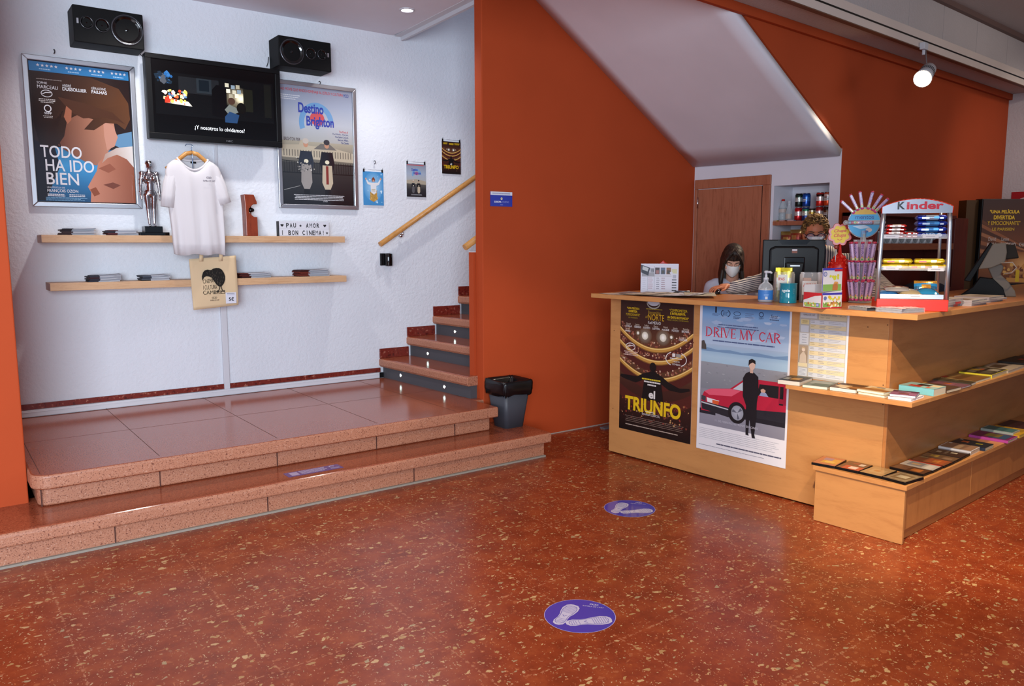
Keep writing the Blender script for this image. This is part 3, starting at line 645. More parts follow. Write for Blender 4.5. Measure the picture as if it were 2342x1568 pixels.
leaflets(676, 747, ss, SH2, 7, 0.008, ['#571f17', '#3a1512', '#6a2a1e'], 'red-brown leaflet in the lower shelf pile nearest the stairs', 6)
# silver figurine on a stepped base
fg = wall_thing('figurine', 'polished silver standing figurine on a black two-step base on the upper shelf', 'figurine', lts(al(349, 535, ss))[0], SH1, ss)
m = MB(); m.box(-0.102, 0.102, -0.075, 0.075, 0, 0.024); m.box(-0.062, 0.062, -0.05, 0.05, 0.024, 0.068); m.build('base', M_BLACKG, fg, bevel=0.002)
m = MB(); Zb = 0.068; H = 0.475
def hz(f): return Zb+H*f
for sx in (-1, 1):
    m.cap((sx*0.016, 0, hz(0.03)), (sx*0.020, 0.004, hz(0.27)), 0.009, 0.017); m.cap((sx*0.020, 0.004, hz(0.27)), (sx*0.024, 0, hz(0.47)), 0.017, 0.027)
    m.cap((sx*0.016, -0.002, hz(0.02)), (sx*0.018, -0.030, hz(0.008)), 0.009, 0.007)
    m.cap((sx*0.052, 0, hz(0.80)), (sx*0.062, 0.0, hz(0.635)), 0.015, 0.012); m.cap((sx*0.062, 0, hz(0.635)), (sx*0.066, -0.008, hz(0.48)), 0.012, 0.009)
    m.cap((sx*0.066, -0.008, hz(0.475)), (sx*0.062, -0.014, hz(0.41)), 0.010, 0.006); m.ell((sx*0.025, -0.024, hz(0.735)), 0.021); m.ell((sx*0.050, 0, hz(0.81)), (0.021, 0.019, 0.018))
m.cap((-0.046, 0, hz(0.805)), (0.046, 0, hz(0.805)), 0.016); m.ell((0, 0, hz(0.74)), (0.047, 0.03, 0.055)); m.cap((0, 0, hz(0.66)), (0, 0, hz(0.56)), 0.031, 0.033); m.ell((0, 0, hz(0.51)), (0.044, 0.032, 0.034)); m.cap((0, 0, hz(0.82)), (0, -0.002, hz(0.88)), 0.013)
m.ell((0, -0.003, hz(0.935)), (0.023, 0.026, 0.033)); m.cap((0, -0.026, hz(0.945)), (0, -0.032, hz(0.925)), 0.004, 0.005); m.ell((0, 0.004, hz(0.965)), (0.026, 0.026, 0.024))
blob(m, 'body', M_SILVER, fg, 0.0028, 3)
m = MB()
for sx in (-1, 1):
    for f, r in ((0.715, 0.0165), (0.655, 0.0155), (0.53, 0.013)): m.M = Matrix.Translation((sx*(0.057+0.03*(0.75-f)), -0.001, hz(f))); m.lathe([(r, -0.004), (r+0.002, 0), (r, 0.004)], 20, cap=False)
m.M = None; m.lathe([(0.036, -0.003), (0.039, 0), (0.036, 0.003)], 24, c=(0, 0, hz(0.815)), cap=False)
m.build('joint_bands', M_SILVER, fg)
m = MB(); m.ell((0, 0.004, hz(0.99)), (0.019, 0.020, 0.014)); m.build('cap', mat('pale_highlight', '#d8d8da', 0.25, 0.6), fg)  # pale piece paints the highlight on top of the head
# wooden award with a dark stone held in a slot
aw = wall_thing('wooden_trophy', 'tall reddish wooden trophy holding a dark stone in its notch, on the upper shelf', 'trophy', lts(al(573, 535, ss))[0], SH1, ss)
m = MB(); P2 = [(-0.046, 0), (0.046, 0), (0.046, 0.150)] + [(0.020-0.045*math.sin(PI*k/10)*0.9, 0.150+0.10*k/10) for k in range(11)] + [(0.046, 0.250), (0.046, 0.268), (0.024, 0.325), (-0.054, 0.325), (-0.046, 0.20)]
m.prism(P2, -0.045, 0.045, plane='xz'); m.build('body', m_wood('mahogany', '#80351d', '#5c2011', 0.25, (6, 6, 1.2)), aw, bevel=0.004)
m = MB(); m.ell((0.010, 0, 0.205), (0.030, 0.024, 0.019), seg=9, rows=6); o = m.build('stone', M_BLACKG, aw)
m = MB(); m.cyl((0.010, 0, 0.148), (0.010, 0, 0.252), 0.005); m.build('metal_pin', M_CHROME, aw)
# light box with letters
lb = wall_thing('letter_board', 'white letter board reading PAU AMOR I BON CINEMA on the upper shelf', 'letter board', lts(al(697, 535, SB-0.13))[0], SH1, SB-0.13)
lw, lh = 0.435, 0.122
m = MB(); m.box(-lw/2, lw/2, 0, 0.045, 0, lh); m.build('case', mat('white_plastic', '#c2c3cb', 0.4), lb, bevel=0.003)
m = MB(); m.box(-lw/2-0.004, -lw/2, -0.002, 0.047, 0, lh); m.build('side_edge', M_BLACK, lb)
A = Art(lw, lh, base=False); K = '#161619'
A.rect(0.5, 3, 99.5, 97, '#c6c8d1', 1); A.rect(0.5, 49.2, 99.5, 51, '#a9abb5', 2); A.rect(0.5, 96, 99.5, 98, '#a9abb5', 2)
A.heart(6, 27, 3.1, K, 3); A.star(42, 29, 3.0, K, 3); A.heart(91, 27, 3.1, K, 3)
def letters(A, word, x0, dx, y0, y1, wl):
    for k, ch in enumerate(word):
        if ch != ' ': 
            n = 1.2 if ch in 'I!' else wl; A.text(ch, x0+k*dx-n/2, y0, x0+k*dx+n/2, y1, K, 3, 0.03)
letters(A, 'PAU', 16.5, 7.0, 12, 42, 5.2); letters(A, 'AMOR', 55.5, 7.2, 12, 42, 5.2)
letters(A, 'I BON', 6.3, 7.0, 60, 92, 5.2); letters(A, 'CINEMA!', 48, 6.6, 60, 92, 5.0); A.star(95.2, 77, 3.0, K, 3)
A.build('letters', M_PRINT, lb, (0, 0, 0))
# shirt on a hanger
SS = SB-0.285; tc = lts(al(441, 400, SS))[0]; zh0 = lts(al(460, 582, SS))[2]; Hs = lts(al(440, 362, SS))[2]-zh0
hg = wall_thing('coat_hanger', 'light wooden coat hanger hooked under the television, carrying the white shirt', 'hanger', tc, lts(al(441, 352, SS))[2]-0.03, SS)
m = MB()
def arm(sx): return [(0, 0, 0.038), (sx*0.04, 0, 0.030), (sx*0.12, 0, -0.035), (sx*0.185, 0.004, -0.085)]
for sx in (-1, 1):
    pts = [Vector(p) for p in arm(sx)]; m.tube(pts, [0.017, 0.016, 0.014, 0.012], 10)
m.build('arms', M_HANDR, hg, )
m = MB(); m.tube([(0, 0, 0.04), (0, 0, 0.075), (0.012, 0, 0.088), (0.010, 0.05, 0.105), (-0.002, 0.12, 0.112), (-0.010, 0.13, 0.10)], 0.003, 8); m.tube([(0, -0.01, 0.03), (0, -0.012, -0.085)], 0.004, 8); m.build('hook', mat('blue_steel', '#7d93b3', 0.3, 0.7), hg)
sh = wall_thing('tee_shirt', 'plain white short-sleeved shirt with small chest print hanging in front of the shelves', 'shirt', tc+0.012, zh0, SS)
prof = [(0.0, 0.184, 0.030), (0.12, 0.188, 0.034), (0.28, 0.190, 0.036), (0.45, 0.194, 0.040), (0.60, 0.197, 0.044), (0.74, 0.200, 0.046), (0.86, 0.198, 0.046), (0.925, 0.180, 0.042), (0.965, 0.146, 0.034), (0.992, 0.108, 0.026)]
m = MB(); rs = []; n = 72
for v_, hw, d in prof:
    r = []
    for i in range(n):
        a = 2*PI*i/n; x = hw*math.copysign(abs(math.cos(a))**0.75, math.cos(a)); y = d*math.copysign(abs(math.sin(a))**0.8, math.sin(a))
        fold = 0.013*(1-v_)**0.7*(math.sin(x*46+1.2)+0.6*math.sin(x*83+v_*3)) if v_ < 0.95 else 0
        z = Hs*v_ - (0.006*math.sin(x*40) if v_ == 0 else 0)
        if v_ > 0.70 and y < 0:
            w_ = max(0, 1-(abs(x)/0.125)**2); t_ = (v_-0.60)/(0.992-0.60); z = (1-w_)*z + w_*(Hs*0.60 + t_*(Hs*0.992-0.088*w_-Hs*0.60))
        x2 = x + 0.012*(0.5-v_)*1.4
        r.append((x2, y + fold*(1 if y < 0 else 0.4) - 0.010*(v_ < 0.4), z))
    rs.append(r)
m.rings(rs, cap=False)
for sx in (-1, 1):
    path = [((sx*0.115, 0.0, Hs*0.865), 0.046, 0.022), ((sx*0.152, 0, Hs*0.815), 0.052, 0.030), ((sx*0.178, -0.004, Hs*0.72), 0.049, 0.040), ((sx*0.194, -0.008, Hs*0.61), 0.047, 0.038), ((sx*(0.212 if sx > 0 else 0.205), -0.010, Hs*(0.54 if sx > 0 else 0.49)), 0.046, 0.036)]
    rs = []
    for k, (c, w_, d_) in enumerate(path):
        nx = Vector(path[min(k+1, 4)][0])-Vector(path[max(k-1, 0)][0]); nx.normalize(); side = Vector((nx.z, 0, -nx.x))
        rs.append([tuple(Vector(c) + side*w_*math.cos(2*PI*i/28) + Vector((0, d_*math.sin(2*PI*i/28)+0.003*math.sin(i*1.7+k), 0))) for i in range(28)])
    m.rings(rs, cap=False)
o = m.build('fabric', M_COTTON, sh); q = o.modifiers.new('thick', 'SOLIDIFY'); q.thickness = 0.0022
m = MB(); cr = []
for i in range(40):
    a = 2*PI*i/40; x = 0.108*math.cos(a); y = 0.026*math.sin(a); z = Hs*0.994 - (0.082*max(0, 1-(x/0.112)**2) if y < 0 else 0.012*max(0, 1-(x/0.11)**2))
    cr.append((x-0.008, y-0.003, z))
m.tube(cr, 0.0085, 8, closed=True); o = m.build('collar', M_COTTON, sh)
m = MB(); m.box(-0.02, 0.02, 0.017, 0.019, Hs-0.035, Hs-0.02); m.build('neck_label', M_BLACK, sh)
A = Art(0.085, 0.042, base=False); N_ = '#23264a'
for k in range(3): A.ring(36+k*13, 22, 8, 16, 2.5, N_, 2)
A.text("RAMBLA DE L'ART", 0, 62, 100, 92, N_, 2, 0.03); A.build('chest_print', M_PRINT, sh, (0.085, -0.064, Hs*0.755))
# tote bag below
tb = wall_thing('tote_bag', 'cream cloth tote bag with black bird drawing hanging below the white shirt', 'bag', lts(al(489, 640, SS+0.03))[0], lts(al(490, 703, SS+0.03))[2], SS+0.03)
bw, bh = 0.350, lts(al(490, 588, SS+0.03))[2]-lts(al(490, 703, SS+0.03))[2]
m = MB()
def bag(sgn): return lambda u, v: ((-bw/2+bw*u)*(0.965+0.035*v) + 0.010*(1-v) , sgn*0.012*math.sin(PI*u)*math.sin(PI*min(1, v+0.05)) + 0.004*math.sin(9*u+5*v), bh*v + 0.030*(u-0.5)*(0.8))
m.sheet(lambda u, v: bag(-1)(u, v), 16, 16); m.sheet(lambda u, v: bag(1)(1-u, v), 16, 16); o = m.build('cloth', M_CANVAS, tb); q = o.modifiers.new('t', 'SOLIDIFY'); q.thickness = 0.002
for x in (-0.09, 0.055):
    m = MB(); m.sheet(lambda u, v: (x-0.014+0.028*u+(0.01*v), -0.012-0.004*v, bh-0.03+0.115*v), 2, 4); o = m.build('strap', M_CANVAS, tb); q = o.modifiers.new('t', 'SOLIDIFY'); q.thickness = 0.003
A = Art(bw*0.96, bh, base=False); K = '#191613'
bird = [(21.5, 46), (21, 37), (24, 29), (28, 25.5), (34, 24), (39, 25), (42, 25), (46, 22.5), (53, 21), (60, 21.5), (66, 25), (70, 31), (72.5, 38), (72, 45), (69, 52), (65, 56.5), (61, 58.5), (57, 58), (52, 54), (47, 47), (42, 40), (37, 38), (31, 37), (26, 39), (23.5, 43)]
A.poly(bird, K, 2)
A.line([(60, 57), (58.5, 63), (55, 68)], 1.8, K, 3); A.line([(62.5, 57), (63.5, 63), (66, 68)], 1.8, K, 3); A.line([(50, 68), (58, 68.6)], 1.5, K, 3); A.line([(61, 68), (70, 68)], 1.5, K, 3)
A.text('CINEMA', 23, 43.5, 46, 51.5, K, 3, 0.0, slope=-0.08); A.text('I CULTURA', 23, 55, 53, 63.5, K, 3, 0.0, slope=-0.03); A.text('CAMBRILS', 22, 65.5, 71, 73, K, 3, 0.01)
R = random.Random(5)
for k in range(70):
    x = R.uniform(30, 70); y = R.uniform(25, 55); A.line([(x, y), (x+R.uniform(-2, 2), y+R.uniform(1.5, 4))], 0.25, '#6a5f52', 3) if (y-22)/36 < 1.0-abs(x-56)/30 and y > 26 else None
for k in range(3): A.ring(43+k*3.4, 80, 2.2, 1.8, 0.7, K, 2)
A.text("RAMBLA DE L'ART", 37, 83.5, 57, 86.5, K, 2, 0.02)
A.build('print', M_PAPER, tb, (0.006, -0.016, 0.0))
A = Art(0.080, 0.085, '#c9c9d3', thick=0.001); A.small(12, 8, 88, 1, 5, 4, '#3a3f5a', 1); A.small(12, 20, 88, 1, 5, 3, '#6a6f8a', 1); A.text('5€', 28, 44, 78, 78, '#15151c', 1, 0.03)
A.build('price_tag', M_PAPER, tb, (0.118, -0.019, 0.028))
# handrails
p0 = Vector(al(869, 559, SB-0.085)); p1 = Vector(al(1083, 408, SB-0.085)); p1 = p0+(p1-p0)*1.9
hr = thing('handrail', 'round wooden handrail rising along the white wall beside the stairs', 'handrail', p0)
m = MB(); m.cyl((0, 0, 0), p1-p0, 0.0235, seg=20); m.build('rail', M_HANDR, hr)
m = MB(); b = Vector(al(921, 536, SB-0.085))-p0; k_ = (p1-p0)*((b.x)/(p1-p0).x)
m.tube([k_-Vector((0, 0, 0.02)), k_+Vector((0, 0, -0.055)), k_+Vector(NL*0.045)+Vector((0, 0, -0.062))], 0.008, 10); m.ell(tuple(k_+Vector(NL*0.04)+Vector((0, 0, -0.062))), 0.022); m.M = None; m.build('bracket', M_CHROME, hr)
p0 = Vector(al(1063, 566, SO+0.21)); 
h2 = thing('handrail', 'short visible end of the wooden handrail behind the orange wall', 'handrail', p0)
m = MB(); d_ = Vector(UL*0.85)+Vector((0, 0, 0.53)); m.cyl((0, 0, 0), tuple(d_), 0.026, seg=20); m.build('rail', M_HANDR, h2)
m = MB(); m.tube([d_*0.75, d_*0.75+Vector((0, 0, -0.05)), d_*0.75+Vector(-NL*0.045)+Vector((0, 0, -0.05))], 0.008, 8); m.build('bracket', M_CHROME, h2)
# black sensor box
p = al(884, 593, SB-0.03); b = thing('wall_sensor', 'small black plastic box fixed to the white wall below the handrail end', 'sensor', LW(lts(p)[0], SB, lts(p)[2]), DL)
m = MB(); m.box(-0.052, 0.052, -0.012, 0, -0.055, 0.055); m.box(-0.05, -0.015, -0.02, 0, -0.05, 0.05); m.build('back_plate', M_BLACK, b, bevel=0.003)
m = MB(); m.cyl((0.018, -0.038, -0.058), (0.018, -0.038, 0.052), 0.034, seg=20); m.build('round_body', M_BLACKG, b, bevel=0.004)
# litter bin on the lower step
bp = az(1168, 940, Z1+0.05); bc = LW(3.585, 4.855, Z1)
bn = thing('litter_bin', 'square dark grey litter bin with black liner on the lower step by the orange wall', 'bin', bc, DL)
def sq(h_, z, r=0.03):
    P = []
    for cx, cy, a0 in ((1, 1, 0), (-1, 1, 90), (-1, -1, 180), (1, -1, 270)):
        for k in range(4): a = math.radians(a0+90*k/3); P.append((cx*(h_-r)+r*math.cos(a), cy*(h_-r)+r*math.sin(a), z))
    return P
m = MB(); m.rings([sq(0.088, 0.0), sq(0.124, 0.295)]); m.build('body', mat('dark_grey_plastic', '#3c3f47', 0.5), bn)
m = MB(); R = random.Random(3); rs = []
for h_, z, w in ((0.118, 0.255, 0.010), (0.134, 0.262, 0.012), (0.140, 0.30, 0.006), (0.142, 0.345, 0.005), (0.139, 0.368, 0.006), (0.133, 0.372, 0.004), (0.122, 0.35, 0.006), (0.105, 0.24, 0.010)):
    big = []
    for q0, q1 in zip(sq(h_, z), sq(h_, z)[1:]+sq(h_, z)[:1]):
        for k in range(3): big.append(tuple(Vector(q0).lerp(Vector(q1), k/3)))
    rs.append([(x*(1+R.uniform(-w, w)*4), y*(1+R.uniform(-w, w)*4), z_+R.uniform(-w, w)) for x, y, z_ in big])
m.rings(rs, cap=False); m.rings([sq(0.105, 0.235), sq(0.10, 0.23)]); m.build('liner_bag', mat('black_film', '#0d0d10', 0.25), bn)
# enamel sign on the orange wall
p = al(1146, 455, SO); sg = thing('wall_sign', 'small blue and white enamel sign on the orange stair wall', 'sign', LW(lts(p)[0], SO, lts(al(1146, 472, SO))[2]), DL)
A = Art(0.208, 0.112, '#26309a', thick=0.006, eps=0.0004); A.rect(0, 0, 100, 23, '#d8d8e0', 1); A.small(8, 8, 92, 1, 5, 7, '#9a9ab4', 2)
for k in range(8): A.ell(50+3.0*math.cos(k*PI/4), 47+6.0*math.sin(k*PI/4), 1.6, 3.0, '#e8d9a0', 2, 8)
A.text('EUROPA', 17, 63, 49, 75, '#e6e6f0', 2, 0.03); A.text('CINEMAS', 53, 63, 84, 75, '#8f95d0', 2); A.rect(44, 88, 56, 91, '#9aa0d8', 2)
A.build('plate', M_GLOSS, sg, (0, -0.006, 0))
# stickers on step and floor
st = thing('step_sticker', 'narrow violet-blue notice sticker on the lower step tread', 'sticker', LW(1.872, 4.596, Z1+0.001), DL)
A = Art(0.36, 0.098, '#4a4690', flat=True, thick=0.0006); A.rect(8, 15, 22, 85, '#a9a6cc', 1); A.small(26, 12, 74, 4, 20, 12, '#b5b2d6', 1, 0.15, 3); A.ring(86, 32, 6, 22, 2.2, '#b5b2d6', 1, 20, 290); A.small(79, 62, 96, 2, 14, 8, '#b5b2d6', 1, 0.1, 4)
A.build('vinyl', M_GLOSS, st, (0, -0.049, 0))
def foot_sticker(c, label):
    s_ = thing('floor_sticker', label, 'sticker', (c[0], c[1], 0.0012), math.radians(-55), 'round floor stickers')
    A = Art(0.31, 0.31, flat=True, base=False, eps=0.0002); B_ = '#4540a8'; Wt = '#c6c4dc'
    A.ell(50, 50, 50, 50, '#b8b4e0', 1, 64); A.ell(50, 50, 49.2, 49.2, B_, 2, 64)
    def sole(cx, cy, ang, k):
        pts = [(0, -31), (7, -29.5), (11, -24), (12, -15), (10.5, -5), (7.5, 4), (7.5, 12), (8.5, 20), (7, 27), (2.5, 30.5), (-2.5, 30.5), (-7, 27), (-8.5, 20), (-7, 10), (-7.5, 2), (-10, -8), (-11, -18), (-8.5, -27), (-4, -30.5)]
        ca, sa = math.cos(ang), math.sin(ang)
        T = lambda x, y: (cx + k*(x*ca - y*sa), cy + k*(x*sa + y*ca))
        A.poly([T(*p) for p in pts], Wt, 3)
        A.line([T(x*0.8, y*0.86) for x, y in pts+pts[:1]], 0.7, B_, 4)
        for q in range(10): 
            y = -24+q*3.0; A.line([T(-8.0, y), T(8.4, y)], 0.55, B_, 4) if q < 7 else A.line([T(-5, y+20), T(5.5, y+20)], 0.55, B_, 4)
        A.line([T(-5, 13), T(6, 13)], 0.55, B_, 4); A.line([T(-3, 2), T(0, 6), T(3, 2)], 0.8, B_, 4)
    sole(30, 52, 0.18, 1.06); sole(65, 64, 1.12, 1.06)
    for q in range(3): A.ring(60+q*4, 12, 2.4, 2.4, 0.9, Wt, 3)
    A.text("RAMBLA DE L'ART", 49, 17, 79, 20.5, Wt, 3, 0.02)
    A.build('vinyl', M_GLOSS, s_, (0, -0.155, 0))
foot_sticker((2.312, 2.290), 'round blue footprint sticker on the open floor, the nearer of two')
foot_sticker((3.532, 3.083), 'round blue footprint sticker on the floor beside the counter front, farther of two')
# ---------------------------------------------------------------- posters and flyers
def frame_poster(name, label, t0, t1, z0, z1, art, fw=0.034):
    c = wall_thing(name, label, 'poster', (t0+t1)/2, z0); w = t1-t0; h = z1-z0
    m = MB()
    def bar(P): m.prism(P, -0.026, 0.0, plane='xz')
    a, b = w/2, h
    bar([(-a, 0), (a, 0), (a-fw, fw), (-a+fw, fw)]); bar([(-a+fw, b-fw), (a-fw, b-fw), (a, b), (-a, b)])
    bar([(-a, 0), (-a+fw, fw), (-a+fw, b-fw), (-a, b)]); bar([(a-fw, fw), (a, 0), (a, b), (a-fw, b-fw)])
    m.build('frame', M_ALU, c, bevel=0.004)
    A = Art(w-2*fw, h-2*fw, '#0d0d12', thick=0.01); art(A); A.build('poster_sheet', M_GLOSS, c, (0, -0.010, fw))
def art_a(A):
    Bl = '#2f76ab'; Wt = '#d2d3d8'; D = '#2a1f1e'
    A.rect(1, 0.6, 99, 99.3, D, 1); A.grad(1, 60, 99, 99.3, ['#33688f', '#3f8cbf', '#2f6d9c', '#23486b'], 2); A.rect(1, 0.6, 99, 7.2, Bl, 2)
    for x0, n in ((7.5, 5), (35, 4), (58, 4), (80, 4)):
        for k in range(n): A.star(x0+2+k*4.3, 3.0, 1.8, Wt, 3)
        A.small(x0+3, 5.2, x0+14, 1, 1, 0.7, '#9fc0da', 3)
    # sky blue gap, dark hair mass, two large plain face shapes
    A.poly([(99, 45), (99, 62), (80, 56), (84, 48)], '#5f87a8', 3)
    A.poly([(1, 56), (1, 99), (8, 99), (24, 74), (20, 60)], '#1c1a22', 3)
    A.poly([(28, 23), (40, 30), (62, 30), (80, 36), (82, 47), (80, 56), (74, 60), (70, 66), (60, 72), (50, 70), (30, 62), (18, 56), (22, 40)], ('#5a3426', '#b8826a', 'x'), 4)
    A.poly([(70, 38), (80, 42), (84, 50), (80, 57), (72, 60), (70, 50)], '#b98672', 5)
    A.poly([(2, 8), (60, 8), (88, 14), (97, 24), (98, 36), (92, 44), (84, 40), (72, 40), (60, 46), (50, 46), (60, 38), (44, 36), (34, 40), (30, 52), (22, 60), (14, 62), (6, 58), (2, 44)], ('#1e1412', '#5f3d29', 'x'), 5)
    A.poly([(26, 24), (52, 27), (80, 32), (93, 40), (86, 38), (70, 36), (50, 38), (38, 34)], '#4b2f22', 6)
    A.poly([(34, 30), (39, 33), (38, 40), (34, 43), (31, 38)], '#9c6048', 6)
    for k in range(6): A.line([(30-k*2.2, 34+k*2), (22-k*2, 48+k), (26-k*2.4, 60)], 0.9, '#2a1913', 6)
    A.poly([(99, 58), (99, 99.3), (52, 99.3), (53, 92), (50, 88), (55, 82), (60, 76), (62, 70), (70, 64), (80, 60)], ('#bd8168', '#8a4f3a', 'x'), 5)
    A.poly([(99, 56), (99, 72), (92, 66), (82, 63), (72, 66), (66, 70), (70, 63), (82, 58)], ('#a88a7c', '#d2ccc8', 'x'), 6)
    A.poly([(62, 74), (74, 70), (80, 74), (72, 77)], '#8d523d', 6); A.poly([(66, 86), (76, 84), (84, 86), (76, 89)], '#6f3d2e', 6); A.poly([(52, 90), (58, 88), (62, 93), (56, 95)], '#85482f', 6)
    A.small(7, 12.3, 32, 1, 1, 0.5, '#8d8480', 7)
    A.text('SOPHIE', 7.5, 14.4, 17, 16.0, Wt, 8, 0.0); A.text('MARCEAU', 7.5, 16.8, 27, 19.2, Wt, 8, 0.02)
    A.text('ANDRÉ', 31.5, 14.2, 40, 16.4, Wt, 8); A.text('DUSSOLLIER', 31.5, 16.8, 55, 19.2, Wt, 8, 0.02)
    A.text('GÉRALDINE', 60, 14.1, 74.5, 16.3, Wt, 8); A.text('PAILHAS', 60, 16.8, 75.5, 19.2, Wt, 8, 0.02)
    A.ring(16, 22.5, 5.5, 2.6, 0.7, Wt, 8); A.line([(12, 23), (15, 21.8), (20, 21.6)], 0.8, Wt, 8); A.small(8, 26.3, 24, 3, 1.1, 0.6, '#b8b4b2', 8, align='C')
    A.ring(16, 33, 3.6, 2.6, 1.0, Wt, 8); A.text('SSIFF', 12.5, 35.6, 19.5, 37.2, Wt, 8, 0.02); A.small(11, 38.2, 21, 2, 1.0, 0.5, '#b8b4b2', 8, align='C')
    A.text('TODO', 6, 59.2, 46, 67.8, Wt, 9, 0.01); A.text('HA IDO', 10, 69.0, 57.5, 77.6, Wt, 9, 0.01); A.text('BIEN', 10, 78.6, 41.5, 87.2, Wt, 9, 0.01)
    A.text('UNA PELÍCULA DE', 10, 88.4, 27, 89.9, Wt, 9); A.text('FRANÇOIS OZON', 10, 90.6, 40, 93.2, Wt, 9, 0.01)
    A.small(10, 94.0, 27, 2, 1.1, 0.6, Wt, 9); A.small(31, 94.0, 47, 2, 1.1, 0.6, Wt, 9); A.small(8, 96.5, 50, 3, 0.9, 0.4, '#79a6c6', 9)
frame_poster('framed_poster', 'aluminium framed blue and brown film poster with two large faces, left of the television', 0.645, 1.352, 1.862, 2.888, art_a)
def scooter(A, cx, cy, k, body, coat, helm, L):
    S = lambda x, y: (cx+x*k, cy+y*k)
    A.poly([S(*p) for p in ((-3.2, 16), (3.2, 16), (4, 34), (2.5, 39), (-2.5, 39), (-4, 34))], '#17171a', L)
    A.poly([S(*p) for p in ((-8, -4), (8, -4), (11, 6), (8, 14), (-8, 14), (-11, 6))], coat, L); A.ell(*S(0, -10), 3.4*k, 3.8*k*0.68, '#b98a70', L+1); A.ell(*S(0, -13), 4.4*k, 4*k*0.62, helm, L+2)
    A.poly([S(*p) for p in ((-7, 8), (7, 8), (8, 24), (4, 30), (-4, 30), (-8, 24))], body, L+2); A.ell(*S(0, 5), 3.2*k, 2.6*k*0.7, '#d8d2b8', L+3)
def art_b(A):
    A.rect(0, 0, 100, 100, '#9aa2b2', 1); A.grad(0, 0, 100, 46, ['#8f94a6', '#9fa8ba', '#b3b9c2', '#a7a8a6'], 2)
    A.grad(0, 46, 100, 66, ['#a6a08e', '#857f72', '#58564f'], 2); A.grad(0, 64, 100, 100, ['#3b3a39', '#2a2a2c', '#1a1a1e'], 2)
    A.text('ROAD MOVIE QUE RINDE HOMENAJE AL ESTILO Y CULTURA', -2, 2.4, 87, 5.4, '#c52a2c', 6, 0.04, slope=0.0); A.text('MOD', 88, 2.4, 95, 5.4, '#2c3a8a', 6, 0.04)
    A.small(1, 8, 28, 3, 1.6, 0.7, '#d4d6dc', 5)
    A.ring(49, 30, 24, 17.5, 7, '#6f9cc6', 3, 0, 200, 40); A.ell(50, 26, 10, 6, '#c9585c', 3)
    A.text('Destino', 24.5, 13.5, 59, 22.0, '#39479e', 6, 0.03); A.text('Brighton', 35, 24.2, 73, 35.0, '#39479e', 6, 0.03)
    A.text('The Music of', 80, 34.5, 93, 36.4, '#c52a2c', 6, 0.03)
    for k, w in enumerate(('Paul Weller, The Jam,', 'The Style Council,', 'Secret Affair,', 'The Chords')): A.text(w, 93-len(w)*1.05, 37.0+2.35*k, 93.5, 38.9+2.35*k, '#3a4478', 6, 0.01)
    A.poly([(0, 60), (0, 50), (24, 49), (26, 45), (30, 45), (31, 49), (52, 50), (56, 46), (60, 44), (64, 46), (70, 50), (100, 54), (100, 62)], '#b3a994', 3)
    A.poly([(44, 52), (54, 47), (66, 47), (76, 52)], '#6d6a66', 4); A.text('BRIGHTON PIER', 4, 43.4, 26, 46.2, '#5a4c4a', 5, 0.01)
    for k in range(26): A.rect(3+k*3.7, 53.5, 4.2+k*3.7, 59, '#6c665c', 4)
    A.line([(0, 63), (100, 65)], 0.8, '#1c1c1e', 5)
    for k in range(30): A.line([(k*3.4, 63), (k*3.4+0.3, 73)], 0.5, '#202022', 5)
    A.rect(0, 72.5, 100, 73.4, '#202022', 5)
    scooter(A, 33, 58, 0.95, '#8f8a86', '#2a2f3a', '#b9b0a6', 6); scooter(A, 62, 58, 0.95, '#b8ab94', '#1c1c22', '#3a3a40', 6)
    A.speck(20, 60, 44, 72, 40, ['#c9c6bc', '#6c6a68', '#2a2a2c', '#97928a'], .6, 1.6, 10, 8); A.rect(60, 66, 63.5, 82, '#7a2a22', 10)
    A.small(14, 91.5, 86, 4, 1.3, 0.6, '#b9b9bd', 7, 0.1, 4, 'C'); A.text('DVD', 55, 96.4, 61, 97.4, '#d0d0d4', 7)
    A.line([(2, 88), (24, 84)], 0.5, '#9a9a98', 5)
frame_poster('framed_poster', 'aluminium framed poster of two scooter riders, partly behind the television', 2.405, 3.118, 1.898, 2.932, art_b)
